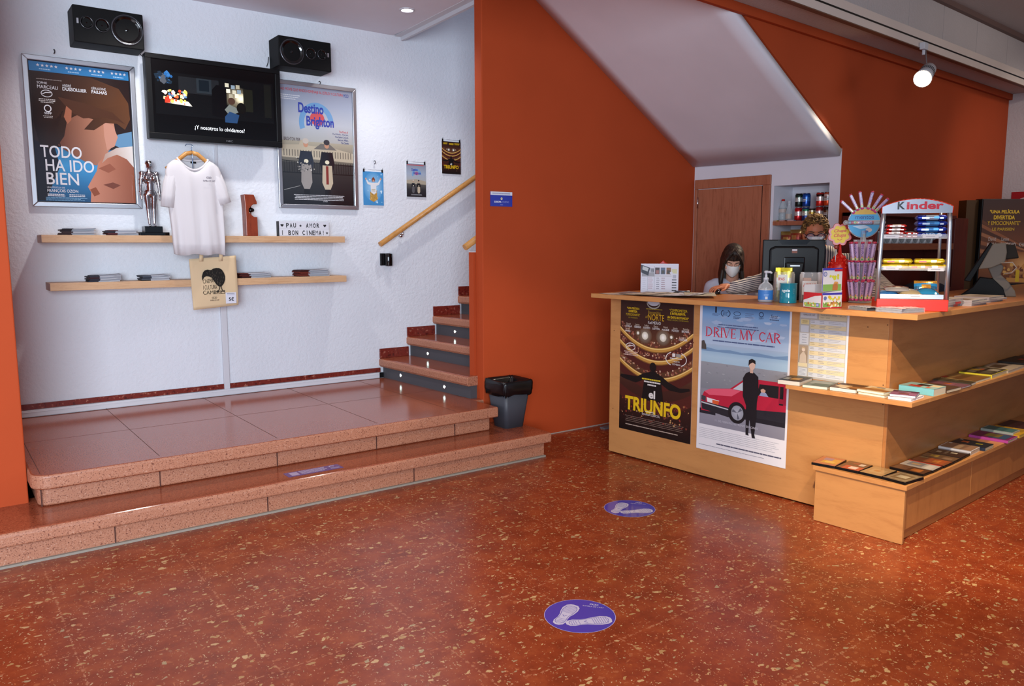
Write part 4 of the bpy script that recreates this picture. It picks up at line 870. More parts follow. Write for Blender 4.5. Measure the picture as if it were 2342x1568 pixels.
# el triunfo style artwork, used large on the counter and small on the stairs wall
def art_c(A, big=True):
    D = '#2a1410'; G = '#b9893f'; Y = '#d6b21a'; Wt = '#d6d2cf'
    A.rect(0, 0, 100, 100, '#120b0a', 1); A.grad(0, 0, 100, 45, ['#2a1713', '#3a1d14', '#5a3320', '#6d452a'], 2); A.grad(0, 45, 100, 100, ['#5c3a24', '#3d1e16', '#2a120e', '#0d0808'], 2)
    def arc(ye, yc, th, col, L): 
        P = [(100*i/20, ye+(yc-ye)*(1-((i-10)/10)**2)) for i in range(21)]
        A.poly([(x, y+th) for x, y in P] + P[::-1], col, L)
    for ye, yc in ((20, 34), (30, 43), (45, 57), (64, 74)): arc(ye, yc, 9, '#4a1c16', 3)
    R = [(20, 34), (30, 43), (44, 56)]
    for k, (ye, yc) in enumerate(R):
        for i in range(80 if big else 12):
            x = random.Random(i*7+k).uniform(1, 99); y = ye+(yc-ye)*(1-((x-50)/50)**2)
            A.speck(x-1.2, y-5.0, x+1.2, y-1, 2, ['#8a4a3a', '#a87a5c', '#5a2a24', '#c2a890', '#6a3a30', '#93503c'], 0.7, 1.5, 4, i+k*50)
        arc(ye, yc, 3.2, G, 6); arc(ye+0.3, yc+0.3, 0.8, '#e0c078', 7); arc(ye+2.8, yc+2.8, 0.8, '#7c5426', 7)
    A.speck(3, 72, 97, 90, 170 if big else 30, ['#6a3226', '#93603e', '#40201c', '#b08a5c', '#2c1a1c', '#7c2c24'], 0.7, 1.8, 4, 9)
    for x, y, r in ((36, 25.5, 10), (61, 25.5, 10), (26, 24, 4), (72, 24.5, 4)): A.ell(x, y, r, r*0.62, '#8a8578' if r > 5 else '#77705f', 8, 28, rim='#5a3822'); A.ell(x, y, r*0.45, r*0.30, '#f4f4ee', 9, 20, rim='#c9c2ae')
    # outstretched figure from behind
    A.poly([(43, 74), (33, 74), (36, 58.5), (24, 62), (10, 60.5), (1, 59), (2, 57), (12, 57), (26, 57), (34, 54.2), (42, 52.5), (46, 51.5), (51, 51.5), (54, 52.5), (61, 54.5), (70, 58), (84, 61), (97, 60), (98, 61.6), (86, 64), (70, 63.5), (60, 60), (63, 74)][::-1], '#0b090a', 10); A.ell(48, 48.3, 4.6, 3.5, '#0b090a', 10)
    A.text('el', 43, 66, 52, 72.2, Wt, 12, 0.04); A.text('TRIUNFO', 9, 73.0, 87, 84, Y, 12, 0.05)
    if not big: 
        A.small(8, 4, 30, 3, 2, 1.2, Y, 12, 0.1); A.small(38, 5, 62, 2, 3, 2, Y, 12, 0.1); A.small(66, 4, 94, 3, 2, 1.2, Y, 12, 0.1); return
    A.ring(47, 0.5, 9.5, 4.6, 1.4, '#9a968c', 9, 180, 360); A.ell(47, 0.2, 8.2, 2.6, '#b9bcc4', 9)
    for k, (w, x0, x1) in enumerate((('“UNA PELÍCULA', 9.5, 27.5), ('DIVERTIDA', 12, 24.5), ('Y EMOCIONANTE”', 8, 28.5))): A.text(w, x0, 4.6+2.5*k, x1, 6.4+2.5*k, Y, 12, 0.03)
    A.text('LE PARISIEN', 12, 12.3, 25, 13.3, '#a08a28', 12)
    A.small(37, 5.0, 60, 1, 1, 0.5, '#a08a28', 12); A.text('Bienvenidos', 40, 6.5, 57, 9.0, '#a37f24', 12); A.text('al', 36, 10, 39.5, 12.2, '#a37f24', 12, 0, 0.2); A.text('NORTE', 40, 8.9, 62, 13.5, '#c89a20', 12, 0.0)
    for k, (w, x0, x1) in enumerate((('“COMPROMETIDA', 69, 92), ('E INTELIGENTE,', 70, 90), ('UN ÉXITO ROTUNDO”', 66, 94))): A.text(w, x0, 3.9+2.5*k, x1, 5.9+2.5*k, Y, 12, 0.03)
    A.text('PÉREZ CRESPO, CINEMANÍA', 66, 11.2, 94, 12.6, '#a08a28', 12)
    A.text('Kad MERAD', 40, 14.2, 57.5, 16.3, Wt, 12, 0.02)
    for k, (a, b) in enumerate((('David', 'AYALA'), ('Lamine', 'CISSOKHO'), ('Sofian', 'KHAMMES'), ('Pierre', 'LOTTIN'), ('Wabinlé', 'NABIÉ'), ('Alexandre', 'MEDVEDEV'), ('Saïd', 'BENCHNAFA'))):
        x = 8+k*13; A.text(a, x+1, 17.0, x+7, 18.4, '#c9b9a8', 12); A.text(b, x-0.5, 18.7, x+9, 20.2, Wt, 12, 0.02)
    A.text('Marina', 8, 21.0, 14, 22.2, '#c9b9a8', 12); A.text('HANDS', 7, 22.5, 15, 23.8, Wt, 12, 0.02); A.text('Laurent', 83, 23.2, 91, 24.4, '#c9b9a8', 12); A.text('STOCKER', 82, 24.8, 93, 26.2, Wt, 12, 0.02)
    A.ring(15.5, 35, 7, 3.0, 0.8, Wt, 12); A.line([(11, 35.4), (14, 34.2), (20, 34)], 0.9, Wt, 12); A.small(6, 38.6, 27, 3, 1.2, 0.7, '#c8a89c', 12, align='C')
    A.ring(79, 40, 14, 5.6, 0.9, Wt, 12, 120, 240); A.ring(79, 40, 14, 5.6, 0.9, Wt, 12, -60, 60); A.rect(74, 36, 78, 38.5, Wt, 12); A.rect(79, 36, 85, 38.5, '#8f8a86', 12); A.text('MEJOR', 75, 41.3, 84, 42.6, Wt, 12); A.text('COMEDIA', 74, 43.2, 85, 44.5, Wt, 12); A.small(71, 39.3, 87, 1, 1, 0.6, Wt, 12)
    A.small(33, 57.4, 59, 1, 1, 1.1, '#c9b32a', 12, .05); A.small(36, 59.3, 59, 1, 1, 1.1, Wt, 12, .05); A.small(41, 61.5, 53, 1, 1, 1.1, Wt, 12, .05)
    A.small(39, 82.4, 52, 1, 1, 0.6, Wt, 13); A.text('Emmanuel COURCOL', 34, 83.8, 59, 85.6, Wt, 13, 0.02); A.small(8, 88.5, 92, 4, 1.3, 0.35, '#7a665c', 12, .1, 4, 'C'); A.small(10, 95, 86, 1, 1, 0.7, '#a8988c', 12, .1, 7)
def art_d(A):
    A.rect(0, 0, 100, 100, '#3f86bc', 1); A.ell(50, 45, 48, 44, '#9cc4de', 2, 28, rim='#4a8ec2'); A.speck(6, 5, 94, 95, 16, ['#b7d3e6', '#8fb9d6'], 3, 7, 3, 2)
    A.poly([(34, 60), (32, 84), (50, 90), (70, 82), (66, 58)], '#b08840', 4); A.speck(30, 55, 72, 86, 26, ['#c79a4a', '#8a6428', '#d8b870'], 1.5, 3.5, 5, 3)
    A.poly([(38, 62), (36, 40), (22, 38), (14, 26), (18, 24), (28, 32), (44, 33), (56, 33), (72, 32), (82, 22), (86, 25), (78, 38), (64, 42), (64, 62), (52, 68)], '#d3d4d6', 7); A.ell(50, 24, 6, 6.5, '#c28e74', 8); A.poly([(44, 32), (42, 22), (50, 15), (58, 22), (57, 32), (54, 24), (47, 24)], '#7a3e26', 9); A.ell(14, 22, 4, 3, '#c9967a', 8); A.ell(86, 21, 4, 3, '#c9967a', 8)
    A.small(40, 52, 60, 2, 4, 2, '#b09a50', 9, .1, 1, 'C')
def art_e(A):
    A.grad(0, 0, 100, 60, ['#7d8494', '#9aa6b8', '#a9a89f'], 1); A.grad(0, 56, 100, 100, ['#5f5d58', '#2c2c30', '#1a1a20'], 2); A.small(3, 3, 90, 1, 1, 2.5, '#b4484c', 3, .02)
    A.ring(52, 32, 24, 17, 8, '#6f9cc6', 3, 0, 200); A.text('Destino', 26, 14, 58, 22, '#39479e', 5, .04); A.text('Brighton', 36, 24, 74, 34, '#39479e', 5, .04); A.ell(52, 29, 9, 5, '#c9585c', 4)
    A.poly([(0, 60), (0, 50), (50, 46), (100, 52), (100, 62)], '#a39a88', 3); scooter(A, 34, 62, .9, '#57565a', '#20242c', '#b9b0a6', 6); scooter(A, 62, 62, .9, '#b8ab94', '#18181c', '#3a3a40', 6); A.small(20, 92, 80, 2, 2, 1, '#9a9aa0', 6, .1, 2, 'C')
def flyer(label, quad, art):
    (x0, y0), (x1, y1) = quad; a = lts(al(x0, y0, SB-0.012)); b = lts(al(x1, y1, SB-0.012)); w, h = 0.212, a[2]-b[2]
    c = wall_thing('flyer', label, 'flyer', (a[0]+b[0])/2, b[2], SB-0.012, 'small flyers hung up the stairs')
    A = Art(b[0]-a[0], h, thick=0.001); art(A); A.build('sheet', M_PRINT, c); W_ = b[0]-a[0]
    for sx in (-1, 1):
        m = MB(); m.box(sx*W_*0.45-0.006, sx*W_*0.45+0.006, -0.003, 0.003, h-0.006, h+0.020); m.tube([(sx*W_*0.45, 0.012, h+0.022), (sx*W_*0.45, -0.006, h+0.02), (sx*W_*0.45, -0.006, h+0.032)], 0.002, 6); m.build('clip', M_BLACK, c)
    m = MB(); m.cyl((-W_*0.45, 0, h+0.016), (W_*0.45, 0, h+0.016), 0.0015, seg=6); m.build('wire', M_ALU, c)
flyer('blue sky flyer with a white-robed figure, lowest of the small flyers by the stairs', ((829.5, 391), (878, 470)), art_d)
flyer('grey scooter flyer hanging above the handrail, middle of the three small flyers', ((929, 373), (974.5, 451)), art_e)
flyer('dark theatre flyer with yellow lettering, highest of the small flyers by the stairs', ((1010, 322), (1054, 399)), lambda A: art_c(A, False))

# ---- sheets taped to the counter front
XC, YC = 4.405, 1.956; RZF = -PI/2
def counter_sheet(name, label, cat, yl, yr, z0, z1, art, x=XC-0.002):
    c = thing(name, label, cat, (x, (yl+yr)/2, z0), RZF); A = Art(yl-yr, z1-z0, '#d9d9de', thick=0.0008); art(A); A.build('sheet', M_PAPER if name == 'schedule_sheet' else M_PRINT, c); return c
counter_sheet('film_poster', 'large dark theatre poster with yellow lettering taped to the counter front', 'poster', 3.963, 3.298, 0.212, 1.185, art_c)
def serif(A, ch, x0, y0, x1, y1, col, L):
    """thin roman capitals drawn as strokes"""
    W_ = x1-x0; H_ = y1-y0; P = lambda x, y: (x0+x*W_, y0+y*H_); th, tn = 1.25, 0.5
    def st(a, b, t): A.line([P(*a), P(*b)], t, col, L)
    def se(x, y, w=0.16): A.line([P(x-w, y), P(x+w, y)], 0.42, col, L)
    def bowl(cx, cy, rx, ry, a0, a1): A.ring(x0+cx*W_, y0+cy*H_, rx*W_, ry*H_, 1.0, col, L, a0, a1, 20)
    if ch == 'D': st((.16, 0), (.16, 1), th); se(.16, 0); se(.16, 1); bowl(.36, .5, .60, .5, -90, 90); st((.16, 0.01), (.38, 0.01), tn); st((.16, .99), (.38, .99), tn)
    if ch == 'R': st((.16, 0), (.16, 1), th); se(.16, 0); se(.16, 1); bowl(.38, .26, .46, .26, -90, 90); st((.16, .01), (.4, .01), tn); st((.16, .51), (.4, .51), tn); st((.42, .52), (.92, 1), th); se(.94, 1, .1)
    if ch == 'I': st((.5, 0), (.5, 1), th); se(.5, 0, .4); se(.5, 1, .4)
    if ch == 'V': st((.08, 0), (.5, 1), th); st((.92, 0), (.5, 1), tn); se(.08, 0); se(.92, 0)
    if ch == 'E': st((.16, 0), (.16, 1), th); st((.0, .01), (.86, .01), tn); st((.16, .5), (.7, .5), tn); st((0, .99), (.9, .99), tn); st((.86, 0), (.86, .16), tn); st((.9, .84), (.9, 1), tn); st((.7, .4), (.7, .6), tn)
    if ch == 'M': st((.12, 0), (.08, 1), tn); st((.12, 0), (.5, 1), th); st((.88, 0), (.5, 1), tn); st((.88, 0), (.92, 1), th); se(.08, 1, .1); se(.92, 1, .1); se(.1, 0, .1); se(.9, 0, .1)
    if ch == 'Y': st((.06, 0), (.5, .54), th); st((.94, 0), (.5, .54), tn); st((.5, .52), (.5, 1), th); se(.06, 0, .12); se(.94, 0, .12); se(.5, 1)
    if ch == 'C': bowl(.52, .5, .50, .5, 42, 318); st((.9, .06), (.9, .24), tn)
    if ch == 'A': st((.5, 0), (.06, 1), tn); st((.5, 0), (.94, 1), th); st((.24, .64), (.76, .64), tn); se(.06, 1, .12); se(.94, 1, .12)
def art_f(A):
    R_ = '#c62c44'; N_ = '#2a3350'; Wt = '#d9d9de'
    x0, x1 = 3.0, 98.0
    A.grad(x0, 0, x1, 27, ['#4f86bd', '#7ba3cc', '#8fa6c2', '#9cb4cf', '#a9bdd4'], 1); A.speck(x0+4, 4, x1-4, 22, 26, ['#9db3cf', '#8aa4c6', '#b3c3d8'], 4, 9, 2, 3, 0.28)
    A.grad(x0, 26, x1, 38.5, ['#9fb3c9', '#8fb0ca', '#a3bfd2', '#9ebccf'], 2); A.poly([(x0, 30), (10, 28.5), (22, 29.6), (36, 28.8), (50, 29.8), (66, 28.6), (84, 29.6), (x1, 28.2), (x1, 31), (x0, 31)][::-1], '#6f8fb0', 3)
    A.poly([(x0, 30), (x0, 24.5), (6, 23.8), (8.5, 27), (9, 30)][::-1], '#4a4644', 4); A.grad(x0, 38.5, x1, 58, ['#8f9299', '#83878e', '#777b84'], 3); A.speck(x0+1, 39, x1-1, 54, 60, ['#9a9da2', '#7d8087', '#888b90'], 1, 2.4, 4, 6, .4); A.grad(x0, 57, x1, 82, ['#84848f', '#8a8a96', '#7f7f8c'], 4)
    # red saloon
    A.poly([(5, 72.5), (4.5, 64), (8, 59), (16, 56.5), (38, 54.5), (52, 47.5), (60, 45.8), (x1, 45.6), (x1, 71.5), (55, 72)][::-1], '#b01f3a', 6)
    A.poly([(8, 59), (16, 56.5), (40, 54.5), (50, 55), (40, 59.5), (14, 61)][::-1], '#d6566e', 7); A.poly([(41, 54.5), (54, 47.8), (64, 47.6), (60, 54.8)][::-1], '#b9c4cc', 7); A.poly([(70, 48.5), (95, 48), (95, 56), (68, 56)][::-1], '#16171c', 8); A.poly([(90, 48), (91.5, 48), (91.5, 56), (90, 56)][::-1], '#8f1830', 9)
    A.ell(74, 52.2, 2.6, 2.0, '#c29c88', 9); A.poly([(70, 56), (72, 53.6), (77, 53.6), (80, 56)][::-1], '#8c97b8', 9); A.poly([(71.4, 52), (71.6, 50.4), (74, 49.6), (76.4, 50.6), (76.4, 52), (74, 51)][::-1], '#15151a', 10)
    A.poly([(4.5, 66), (38, 67.5), (x1, 64), (x1, 73), (54, 73.5), (36, 74), (6, 71.5)][::-1], '#23242c', 7); A.poly([(5, 66.4), (38, 68.6), (38, 69.3), (5, 67.3)][::-1], '#b9bcc4', 8); A.poly([(11, 63), (26, 64), (25, 67), (12, 66)][::-1], '#d8dade', 8); A.poly([(18, 64), (26, 64.4), (25, 67), (18, 66.4)][::-1], '#d0592e', 9); A.poly([(4.8, 62), (10, 62.4), (10, 66), (4.8, 65)][::-1], '#3a3b44', 8)
    A.ell(46.5, 70, 10, 7.3, '#15161b', 9, 30); A.ell(47, 70, 6.8, 5.0, '#a9adb8', 10, 30, rim='#8d919d')
    for k in range(3): a = 0.5+k*2.1; A.poly([(47, 70), (47+6*math.cos(a), 70-4.4*math.sin(a)), (47+6*math.cos(a+.5), 70-4.4*math.sin(a+.5))], '#5a5e6b', 11)
    A.rect(91, 59, 95, 60, '#191a20', 9); A.rect(x0, 71, 22, 74.5, '#20212a', 5); A.rect(62, 71, x1, 74, '#1b1c24', 8)
    # standing figure in black
    A.poly([(52, 46), (55, 42.6), (59, 41.2), (64, 41.6), (68.5, 44), (69.5, 54), (68, 61), (68, 72), (66.5, 82), (67.5, 84.6), (64, 84.6), (60.5, 72), (60, 82.5), (60.5, 83.6), (57, 83.4), (56.5, 64), (52.5, 58)][::-1], '#15161c', 13); A.rect(59.5, 37.5, 62.8, 42.0, '#c9a693', 14); A.ell(61.5, 36.6, 3.4, 3.3, '#d4b29f', 14); A.poly([(57.6, 37.5), (57.8, 33.8), (61, 32.6), (64.8, 33.6), (65.2, 36), (62, 35), (59.4, 36)][::-1], '#191719', 15)
    A.small(20, 12.0, 68, 2, 1.6, 0.6, '#4a5a80', 5, .1, 2, 'C')
    for ch, a, b in (('D', 7.5, 15.5), ('R', 16.8, 24), ('I', 24.6, 27.6), ('V', 27.8, 35.8), ('E', 36.8, 42.5), ('M', 46.5, 55.5), ('Y', 55.8, 63), ('C', 67.5, 74.5), ('A', 74.5, 82), ('R', 82.8, 90)): serif(A, ch, a, 14.6, b, 20.8, R_, 6)
    A.small(15, 23.0, 85, 1, 1, 0.8, '#4a5a80', 5, .05, 5, 'C')
    A.rect(18, 0.5, 19.8, 4.6, '#1c2030', 5); A.small(15, 5.2, 24, 2, 0.8, 0.4, '#4a5a80', 5)
    A.ring(30, 4.6, 5.5, 2.6, .8, N_, 5, 120, 240); A.ring(30, 4.6, 5.5, 2.6, .8, N_, 5, -60, 60); A.small(27, 3.6, 33, 3, .9, .4, N_, 5); A.ring(43, 4.2, 4, 1.4, .5, N_, 5); A.small(39, 6.2, 47, 2, .9, .4, N_, 5)
    A.small(52, 3.5, 61, 3, 1.2, .5, '#5f7398', 5); A.ring(69, 3.6, 2.6, 1.6, .6, N_, 5); A.text('SSIFF', 66.5, 5.4, 71.5, 6.6, N_, 5); A.text('feroz', 79, 3.0, 86, 5.4, N_, 5, 0, .25); A.small(78, 6.2, 88, 1, 1, .5, N_, 5)
    A.text('11 DE FEBRERO, ESTRENO EN CINES', 22, 77.2, 70, 78.8, '#b9b9c6', 15)
    A.small(3, 84.8, 95, 6, 1.25, 0.25, '#a2a4ae', 2, .12, 3); A.small(24, 93.6, 96, 1, 1, 0.9, '#55576a', 2, .02, 9); A.small(3, 96.4, 80, 1, 1, 0.35, '#8f919c', 2)
counter_sheet('film_poster', 'white bordered poster of a red car and standing man taped to the counter front', 'poster', 3.246, 2.566, 0.200, 1.190, art_f, XC-0.004)
def art_g(A):
    Bg = '#aca69c'; C_ = '#cfc7ad'; Wt = '#c3c5c8'
    A.rect(0, 0, 96, 100, Bg, 1); A.rect(2, 1, 36, 9, Wt, 2); A.text('RAMBLA DE L’ART', 8, 3, 32, 5.5, '#30343f', 3, .02); A.rect(40, 1, 95, 10, '#c9bd9d', 2); A.text('TEMPORADA ÒPERA Y BALLET', 43, 2, 93, 4.2, '#4f5366', 3); A.text('2021 - 2022', 43, 6, 62, 8, '#85806f', 3)
    A.rect(3, 11.5, 20, 18.5, '#d2be88', 2); A.small(6, 13, 17, 3, 1.6, .7, '#8a7c55', 3, .1, 1, 'C'); A.rect(3, 20.5, 20, 30.5, Wt, 2); A.rect(2, 32, 20.5, 49, Wt, 2); A.small(6, 34, 17, 4, 4, .8, '#7d808a', 3, .2, 2, 'C')
    A.grad(1, 50.5, 20, 77, ['#a08e7a', '#93806a', '#8a745f'], 2); A.poly([(3, 77), (4, 66), (9, 61), (13, 61), (17, 66), (18.5, 77)], '#bfae9a', 3); A.ell(11, 57, 3.4, 3.2, '#d0bcaa', 4); A.poly([(7, 58), (7.5, 53.6), (11, 52.4), (14.5, 54), (15, 59), (13.4, 55.4), (9, 55)], '#b59d7a', 5); A.rect(1, 77.5, 20, 83, '#cfc09a', 2); A.rect(2, 85, 20, 97, Wt, 2); A.small(4, 87, 18, 5, 2, .6, '#80838c', 3)
    for k in range(13):
        y = 11.5+k*6.6; A.rect(23, y, 95, y+6.2, Wt if k % 2 == 0 else '#d2c29c', 2); A.small(24.5, y+0.8, 34, 2, 2.2, .7, '#7f7d80' if k % 2 == 0 else '#9a8550', 3, .3, k); A.small(42, y+1.2, 55, 2, 2.2, .8, '#85868f', 3, .3, k+20); A.small(60, y+1.2, 90, 2, 2.2, .7, '#9a9ba2', 3, .4, k+40)
counter_sheet('schedule_sheet', 'tall cream and white programme sheet taped to the counter above the book ledge', 'sheet', 2.515, 2.205, 0.79, 1.192, art_g)
# ---------------------------------------------------------------- the counter
ZT0, ZT1 = 1.207, 1.238; TX, TY = 4.183, 1.737; XE = 8.2
ct = thing('reception_counter', 'beech laminate reception counter with stepped side, standing in front of the rear orange wall', 'counter', (XC, YC, 0))
def cpart(name, boxes, mt, bev=0.002, par=ct, off=(XC, YC, 0)):
    m = MB()
    for b in boxes: m.box(b[0]-off[0], b[1]-off[0], b[2]-off[1], b[3]-off[1], b[4]-off[2], b[5]-off[2])
    return m.build(name, mt, par, bevel=bev)
M_BF = m_wood('beech_front', '#b8834f', '#ab7646', 0.40, (3, 0.45, 3.2)); M_BS = m_wood('beech_side', '#ad7240', '#a06636', 0.40, (0.45, 3, 3.2))
cpart('front_panel', [(XC, XC+0.022, YC+0.0205, 4.068, 0.012, ZT0)], M_BF)
cpart('upper_side_panel', [(XC+0.0, XE, YC-0.0005, YC+0.02, 0.775, ZT0)], M_BS)
cpart('lower_side_panel', [(XC+0.0, XE, YC-0.0005, YC+0.02, 0.012, 0.750)], M_BS)
cpart('end_panel', [(XC+0.022, 4.90, 4.046, 4.068, 0.012, ZT0)], M_BF)
cpart('back_panel', [(4.80, 4.82, 2.45, 4.046, 0.012, ZT0), (4.82, XE, 2.43, 2.45, 0.012, ZT0)], M_BS)
cpart('book_ledge', [(TX, XC-0.001, TY, 2.462, 0.751, 0.775), (XC-0.001, XE, TY, YC, 0.751, 0.775)], M_BEECH)
m = MB()
for q in ((XC-0.0006, YC+0.035, 0.81), (XC-0.0006, YC+0.03, 1.15), (XC-0.0006, YC+0.14, 1.13), (XC-0.0006, 4.03, 0.95), (XC-0.0006, 4.03, 0.35), (XC-0.0006, YC+0.03, 0.70)): m.cyl((q[0]-XC, q[1]-YC, q[2]), (q[0]+0.0008-XC, q[1]-YC, q[2]), 0.004, seg=10)
m.build('screw_cover', mat('screw_brown', '#5f3a20', 0.6), ct)
cpart('corner_edge', [(XC-0.0015, XC+0.0025, YC-0.0015, YC+0.0025, 0.776, ZT0-0.001), (XC-0.0015, XC+0.0025, YC-0.0015, YC+0.0025, 0.014, 0.749)], mat('edge_brown', '#a06c40', 0.5), 0)
top = MB(); top.prism([(TX, TY), (XE, TY), (XE, 2.46), (4.86, 2.46), (4.86, 4.062), (TX, 4.062)], ZT0, ZT1)
o = top.build('countertop', [M_BEECHH, M_BEECH], None, bevel=0.0025)
for p in o.data.polygons: p.material_index = 0 if p.normal.z > 0.5 else 1
tag(o, 'continuous L-shaped beech worktop lying on the reception counter', 'countertop')
bx = (4.36, 2.25, 0)
bench = thing('display_bench', 'low beech display bench at the foot of the counter carrying books and disc cases', 'bench', (4.2, 1.74, 0))
OB = (4.2, 1.74, 0)
cpart('bench_top', [(TX, XC-0.001, TY, 2.267, 0.303, 0.329), (XC-0.001, XE, TY, YC-0.001, 0.303, 0.329)], M_BEECH, par=bench, off=OB)
cpart('end_panel', [(TX+0.012, TX+0.032, TY+0.012, 2.255, 0.002, 0.303)], M_BF, par=bench, off=OB)
for a, b in ((TX+0.032, 5.155), (5.161, 6.35), (6.356, XE)): cpart('drawer_panel', [(a, b, TY+0.030, TY+0.05, 0.062, 0.303)], m_wood('beech_vertical', '#b27844', '#a56b3a', 0.4, (4, 4, 0.6)), par=bench, off=OB)
cpart('plinth', [(TX+0.032, XE, TY+0.045, TY+0.06, 0.002, 0.062)], M_BS, par=bench, off=OB)

# ---------------------------------------------------------------- books and disc cases lying flat
def book(label, p0, p1, z, depth, th, cover, pages='#cfc6b4', patches=(), spine=None, disc=False, group=None, curl=0.0, seed=0, cat=None, over=0.0):
    """p0-p1: pixel ends of the near bottom edge; the book runs away from the camera"""
    a = Vector(az(*p0, z)); b = Vector(az(*p1, z)); d = b-a; d.z = 0; w = d.length; rz = math.atan2(d.y, d.x)
    if abs(rz) < 0.6: rz = max(-.05, min(.05, rz)); a.y = max(a.y, TY-0.02); depth = min(depth, YC-0.006-a.y-w*abs(math.sin(rz)))
    else: depth = min(depth, XC-0.012-max(a.x, b.x))
    n = thing('disc_case' if disc else 'book', label, cat or ('disc case' if disc else 'book'), a, rz, group)
    c = 0.0012 if not disc else 0.002
    if disc:
        m = MB(); m.box(0, w, 0, depth, 0, th, '#131316'); m.build('case', M_BLACK, n, bevel=0.0015)
        A = Art(w-0.006, depth-0.008, cover, flat=True, thick=0.0004, eps=0.0002)
    else:
        m = MB(); m.box(0, w, 0, depth, 0, c, cover); m.box(0, w, 0, depth, th-c, th, cover)
        if spine == 'L': m.box(0, c, 0, depth, 0, th, cover)
        elif spine == 'F': m.box(0, w, 0, c, 0, th, cover)
        else: m.box(w-c, w, 0, depth, 0, th, cover) if spine == 'R' else m.box(0, w, depth-c, depth, 0, th, cover)
        m.build('cover', M_PRINT, n)
        m = MB(); m.box(0.002, w-0.002, 0.002 if spine == 'F' else 0.001, depth-0.003, c, th-c, pages); m.build('pages', M_PAPER, n)
        A = Art(w, depth, cover, flat=True, thick=0.0003, eps=0.0002, base=False)
    k = 0
    for x0, y0, x1, y1, col in patches: A.rect(x0, y0, x1, y1, col, 1+(k % 3)); k += 1
    R = random.Random(seed or len(label))
    A.rect(2, 2, 98, 98, cover, 0.5) if disc else None
    if A.mb.f: A.build('cover_print', M_GLOSS if disc else M_PRINT, n, (w/2, 0.004 if disc else 0, th+(0.0005 if disc else 0.0003)))
    return n
ZL = 0.775; G1 = 'books along the counter ledge'
book('brown and green paperback overhanging the free end of the book ledge', (1778, 877), (1829, 883), ZL, 0.20, 0.026, '#3d2d22', '#c9c2b6', ((0, 0, 100, 30, '#4c4a35'), (40, 40, 80, 75, '#b58a4a'), (10, 45, 35, 80, '#8f8f80'), (0, 85, 100, 100, '#2c2622')), group=G1)
book('grey-green paperback beside the overhanging one on the book ledge', (1834.5, 885), (1892, 891.5), ZL, 0.19, 0.016, '#6d746b', '#d2cdba', ((10, 10, 90, 60, '#8d938c'), (30, 50, 100, 90, '#4c5a4a'), (0, 0, 100, 8, '#a9aca6')), group=G1)
book('thick brown paperback with cream pages, third from the free end of the ledge', (1897, 892), (1957, 900), ZL, 0.19, 0.021, '#4a2d1c', '#ddd6c4', ((0, 0, 100, 25, '#3a2318'), (10, 40, 60, 80, '#c9b48a'), (55, 50, 95, 85, '#8c5a2a'), (30, 62, 70, 95, '#d8ccb0')), group=G1)
book('lower pale book of a stack of two near the ledge corner', (1962, 900), (2023, 910), ZL, 0.19, 0.0115, '#b9ae92', '#ddd6c4', group=G1)
book('upper pale book with brown picture, top of a stack of two near the ledge corner', (1959, 894), (2021, 903.5), ZL+0.0125, 0.19, 0.0125, '#c3b798', '#ddd6c4', ((0, 50, 100, 85, '#8a5a2c'), (20, 30, 70, 50, '#b08c54'), (30, 10, 60, 22, '#7a7a74')), group=G1)
book('white book at the very corner of the ledge, under the purple one', (2030, 911), (2084.6, 918.5), ZL, 0.17, 0.0125, '#d6d4dc', '#d9d8de', group=G1)
book('white-paged book with purple landscape cover, on the white book at the ledge corner', (2034, 905), (2094, 911), ZL+0.0135, 0.17, 0.0125, '#6a4258', '#d9d8de', ((0, 45, 100, 100, '#8a5a78'), (0, 0, 100, 20, '#4c2c40'), (30, 62, 70, 80, '#6a3a24'), (20, 20, 70, 32, '#9a7a8a')), group=G1)
book('thick pale blue book with red and black cover print on the ledge, after the corner', (2135, 906), (2163, 898.8), ZL, 0.19, 0.038, '#6fb3bd', '#cbbfa8', ((0, 0, 100, 100, '#8fb0ac'), (10, 20, 45, 55, '#b8392c'), (45, 35, 80, 70, '#2c2622'), (50, 70, 90, 95, '#c9b894'), (12, 70, 40, 80, '#c2563f')), spine='L', group=G1)
book('dark brown book with green spine standing third after the ledge corner', (2165, 899), (2198.5, 890.6), ZL, 0.20, 0.016, '#4a3326', '#c4b49a', ((10, 10, 90, 40, '#6d4a34'), (0, 0, 100, 8, '#a4793e')), spine='L', group=G1)
book('thin mauve magazine lying under the brown books on the ledge', (2199, 888.8), (2221, 882.5), ZL, 0.21, 0.008, '#6a4450', '#bdb3b0', ((10, 20, 70, 70, '#7d4c58'), (40, 40, 70, 60, '#a85a30')), spine='L', group=G1)
book('dark olive book between the mauve magazine and the red-ended one', (2221.5, 882), (2231, 878), ZL, 0.21, 0.015, '#39301f', '#c4b8a4', ((5, 10, 95, 60, '#4f4630'),), spine='L', group=G1)
book('tan book with a small red spine end on the ledge', (2232, 876.5), (2267, 865.5), ZL, 0.21, 0.014, '#8a6a3e', '#c7ba9c', ((0, 30, 100, 100, '#6f4a26'), (0, 0, 30, 12, '#9c2a20')), spine='L', group=G1)
book('dark picture-mosaic book with bright yellow spine on the ledge', (2268.5, 866), (2304, 853), ZL, 0.215, 0.024, '#c9b82a', '#b9a98a', ((2, 2, 98, 98, '#3a3226'), (15, 15, 35, 40, '#7d745c'), (40, 10, 60, 40, '#a88a2c'), (65, 15, 90, 45, '#6d6658'), (20, 55, 50, 85, '#4f4a3c'), (55, 55, 85, 90, '#8f887a'), (50, 30, 72, 45, '#b0562a')), spine='L', group=G1)
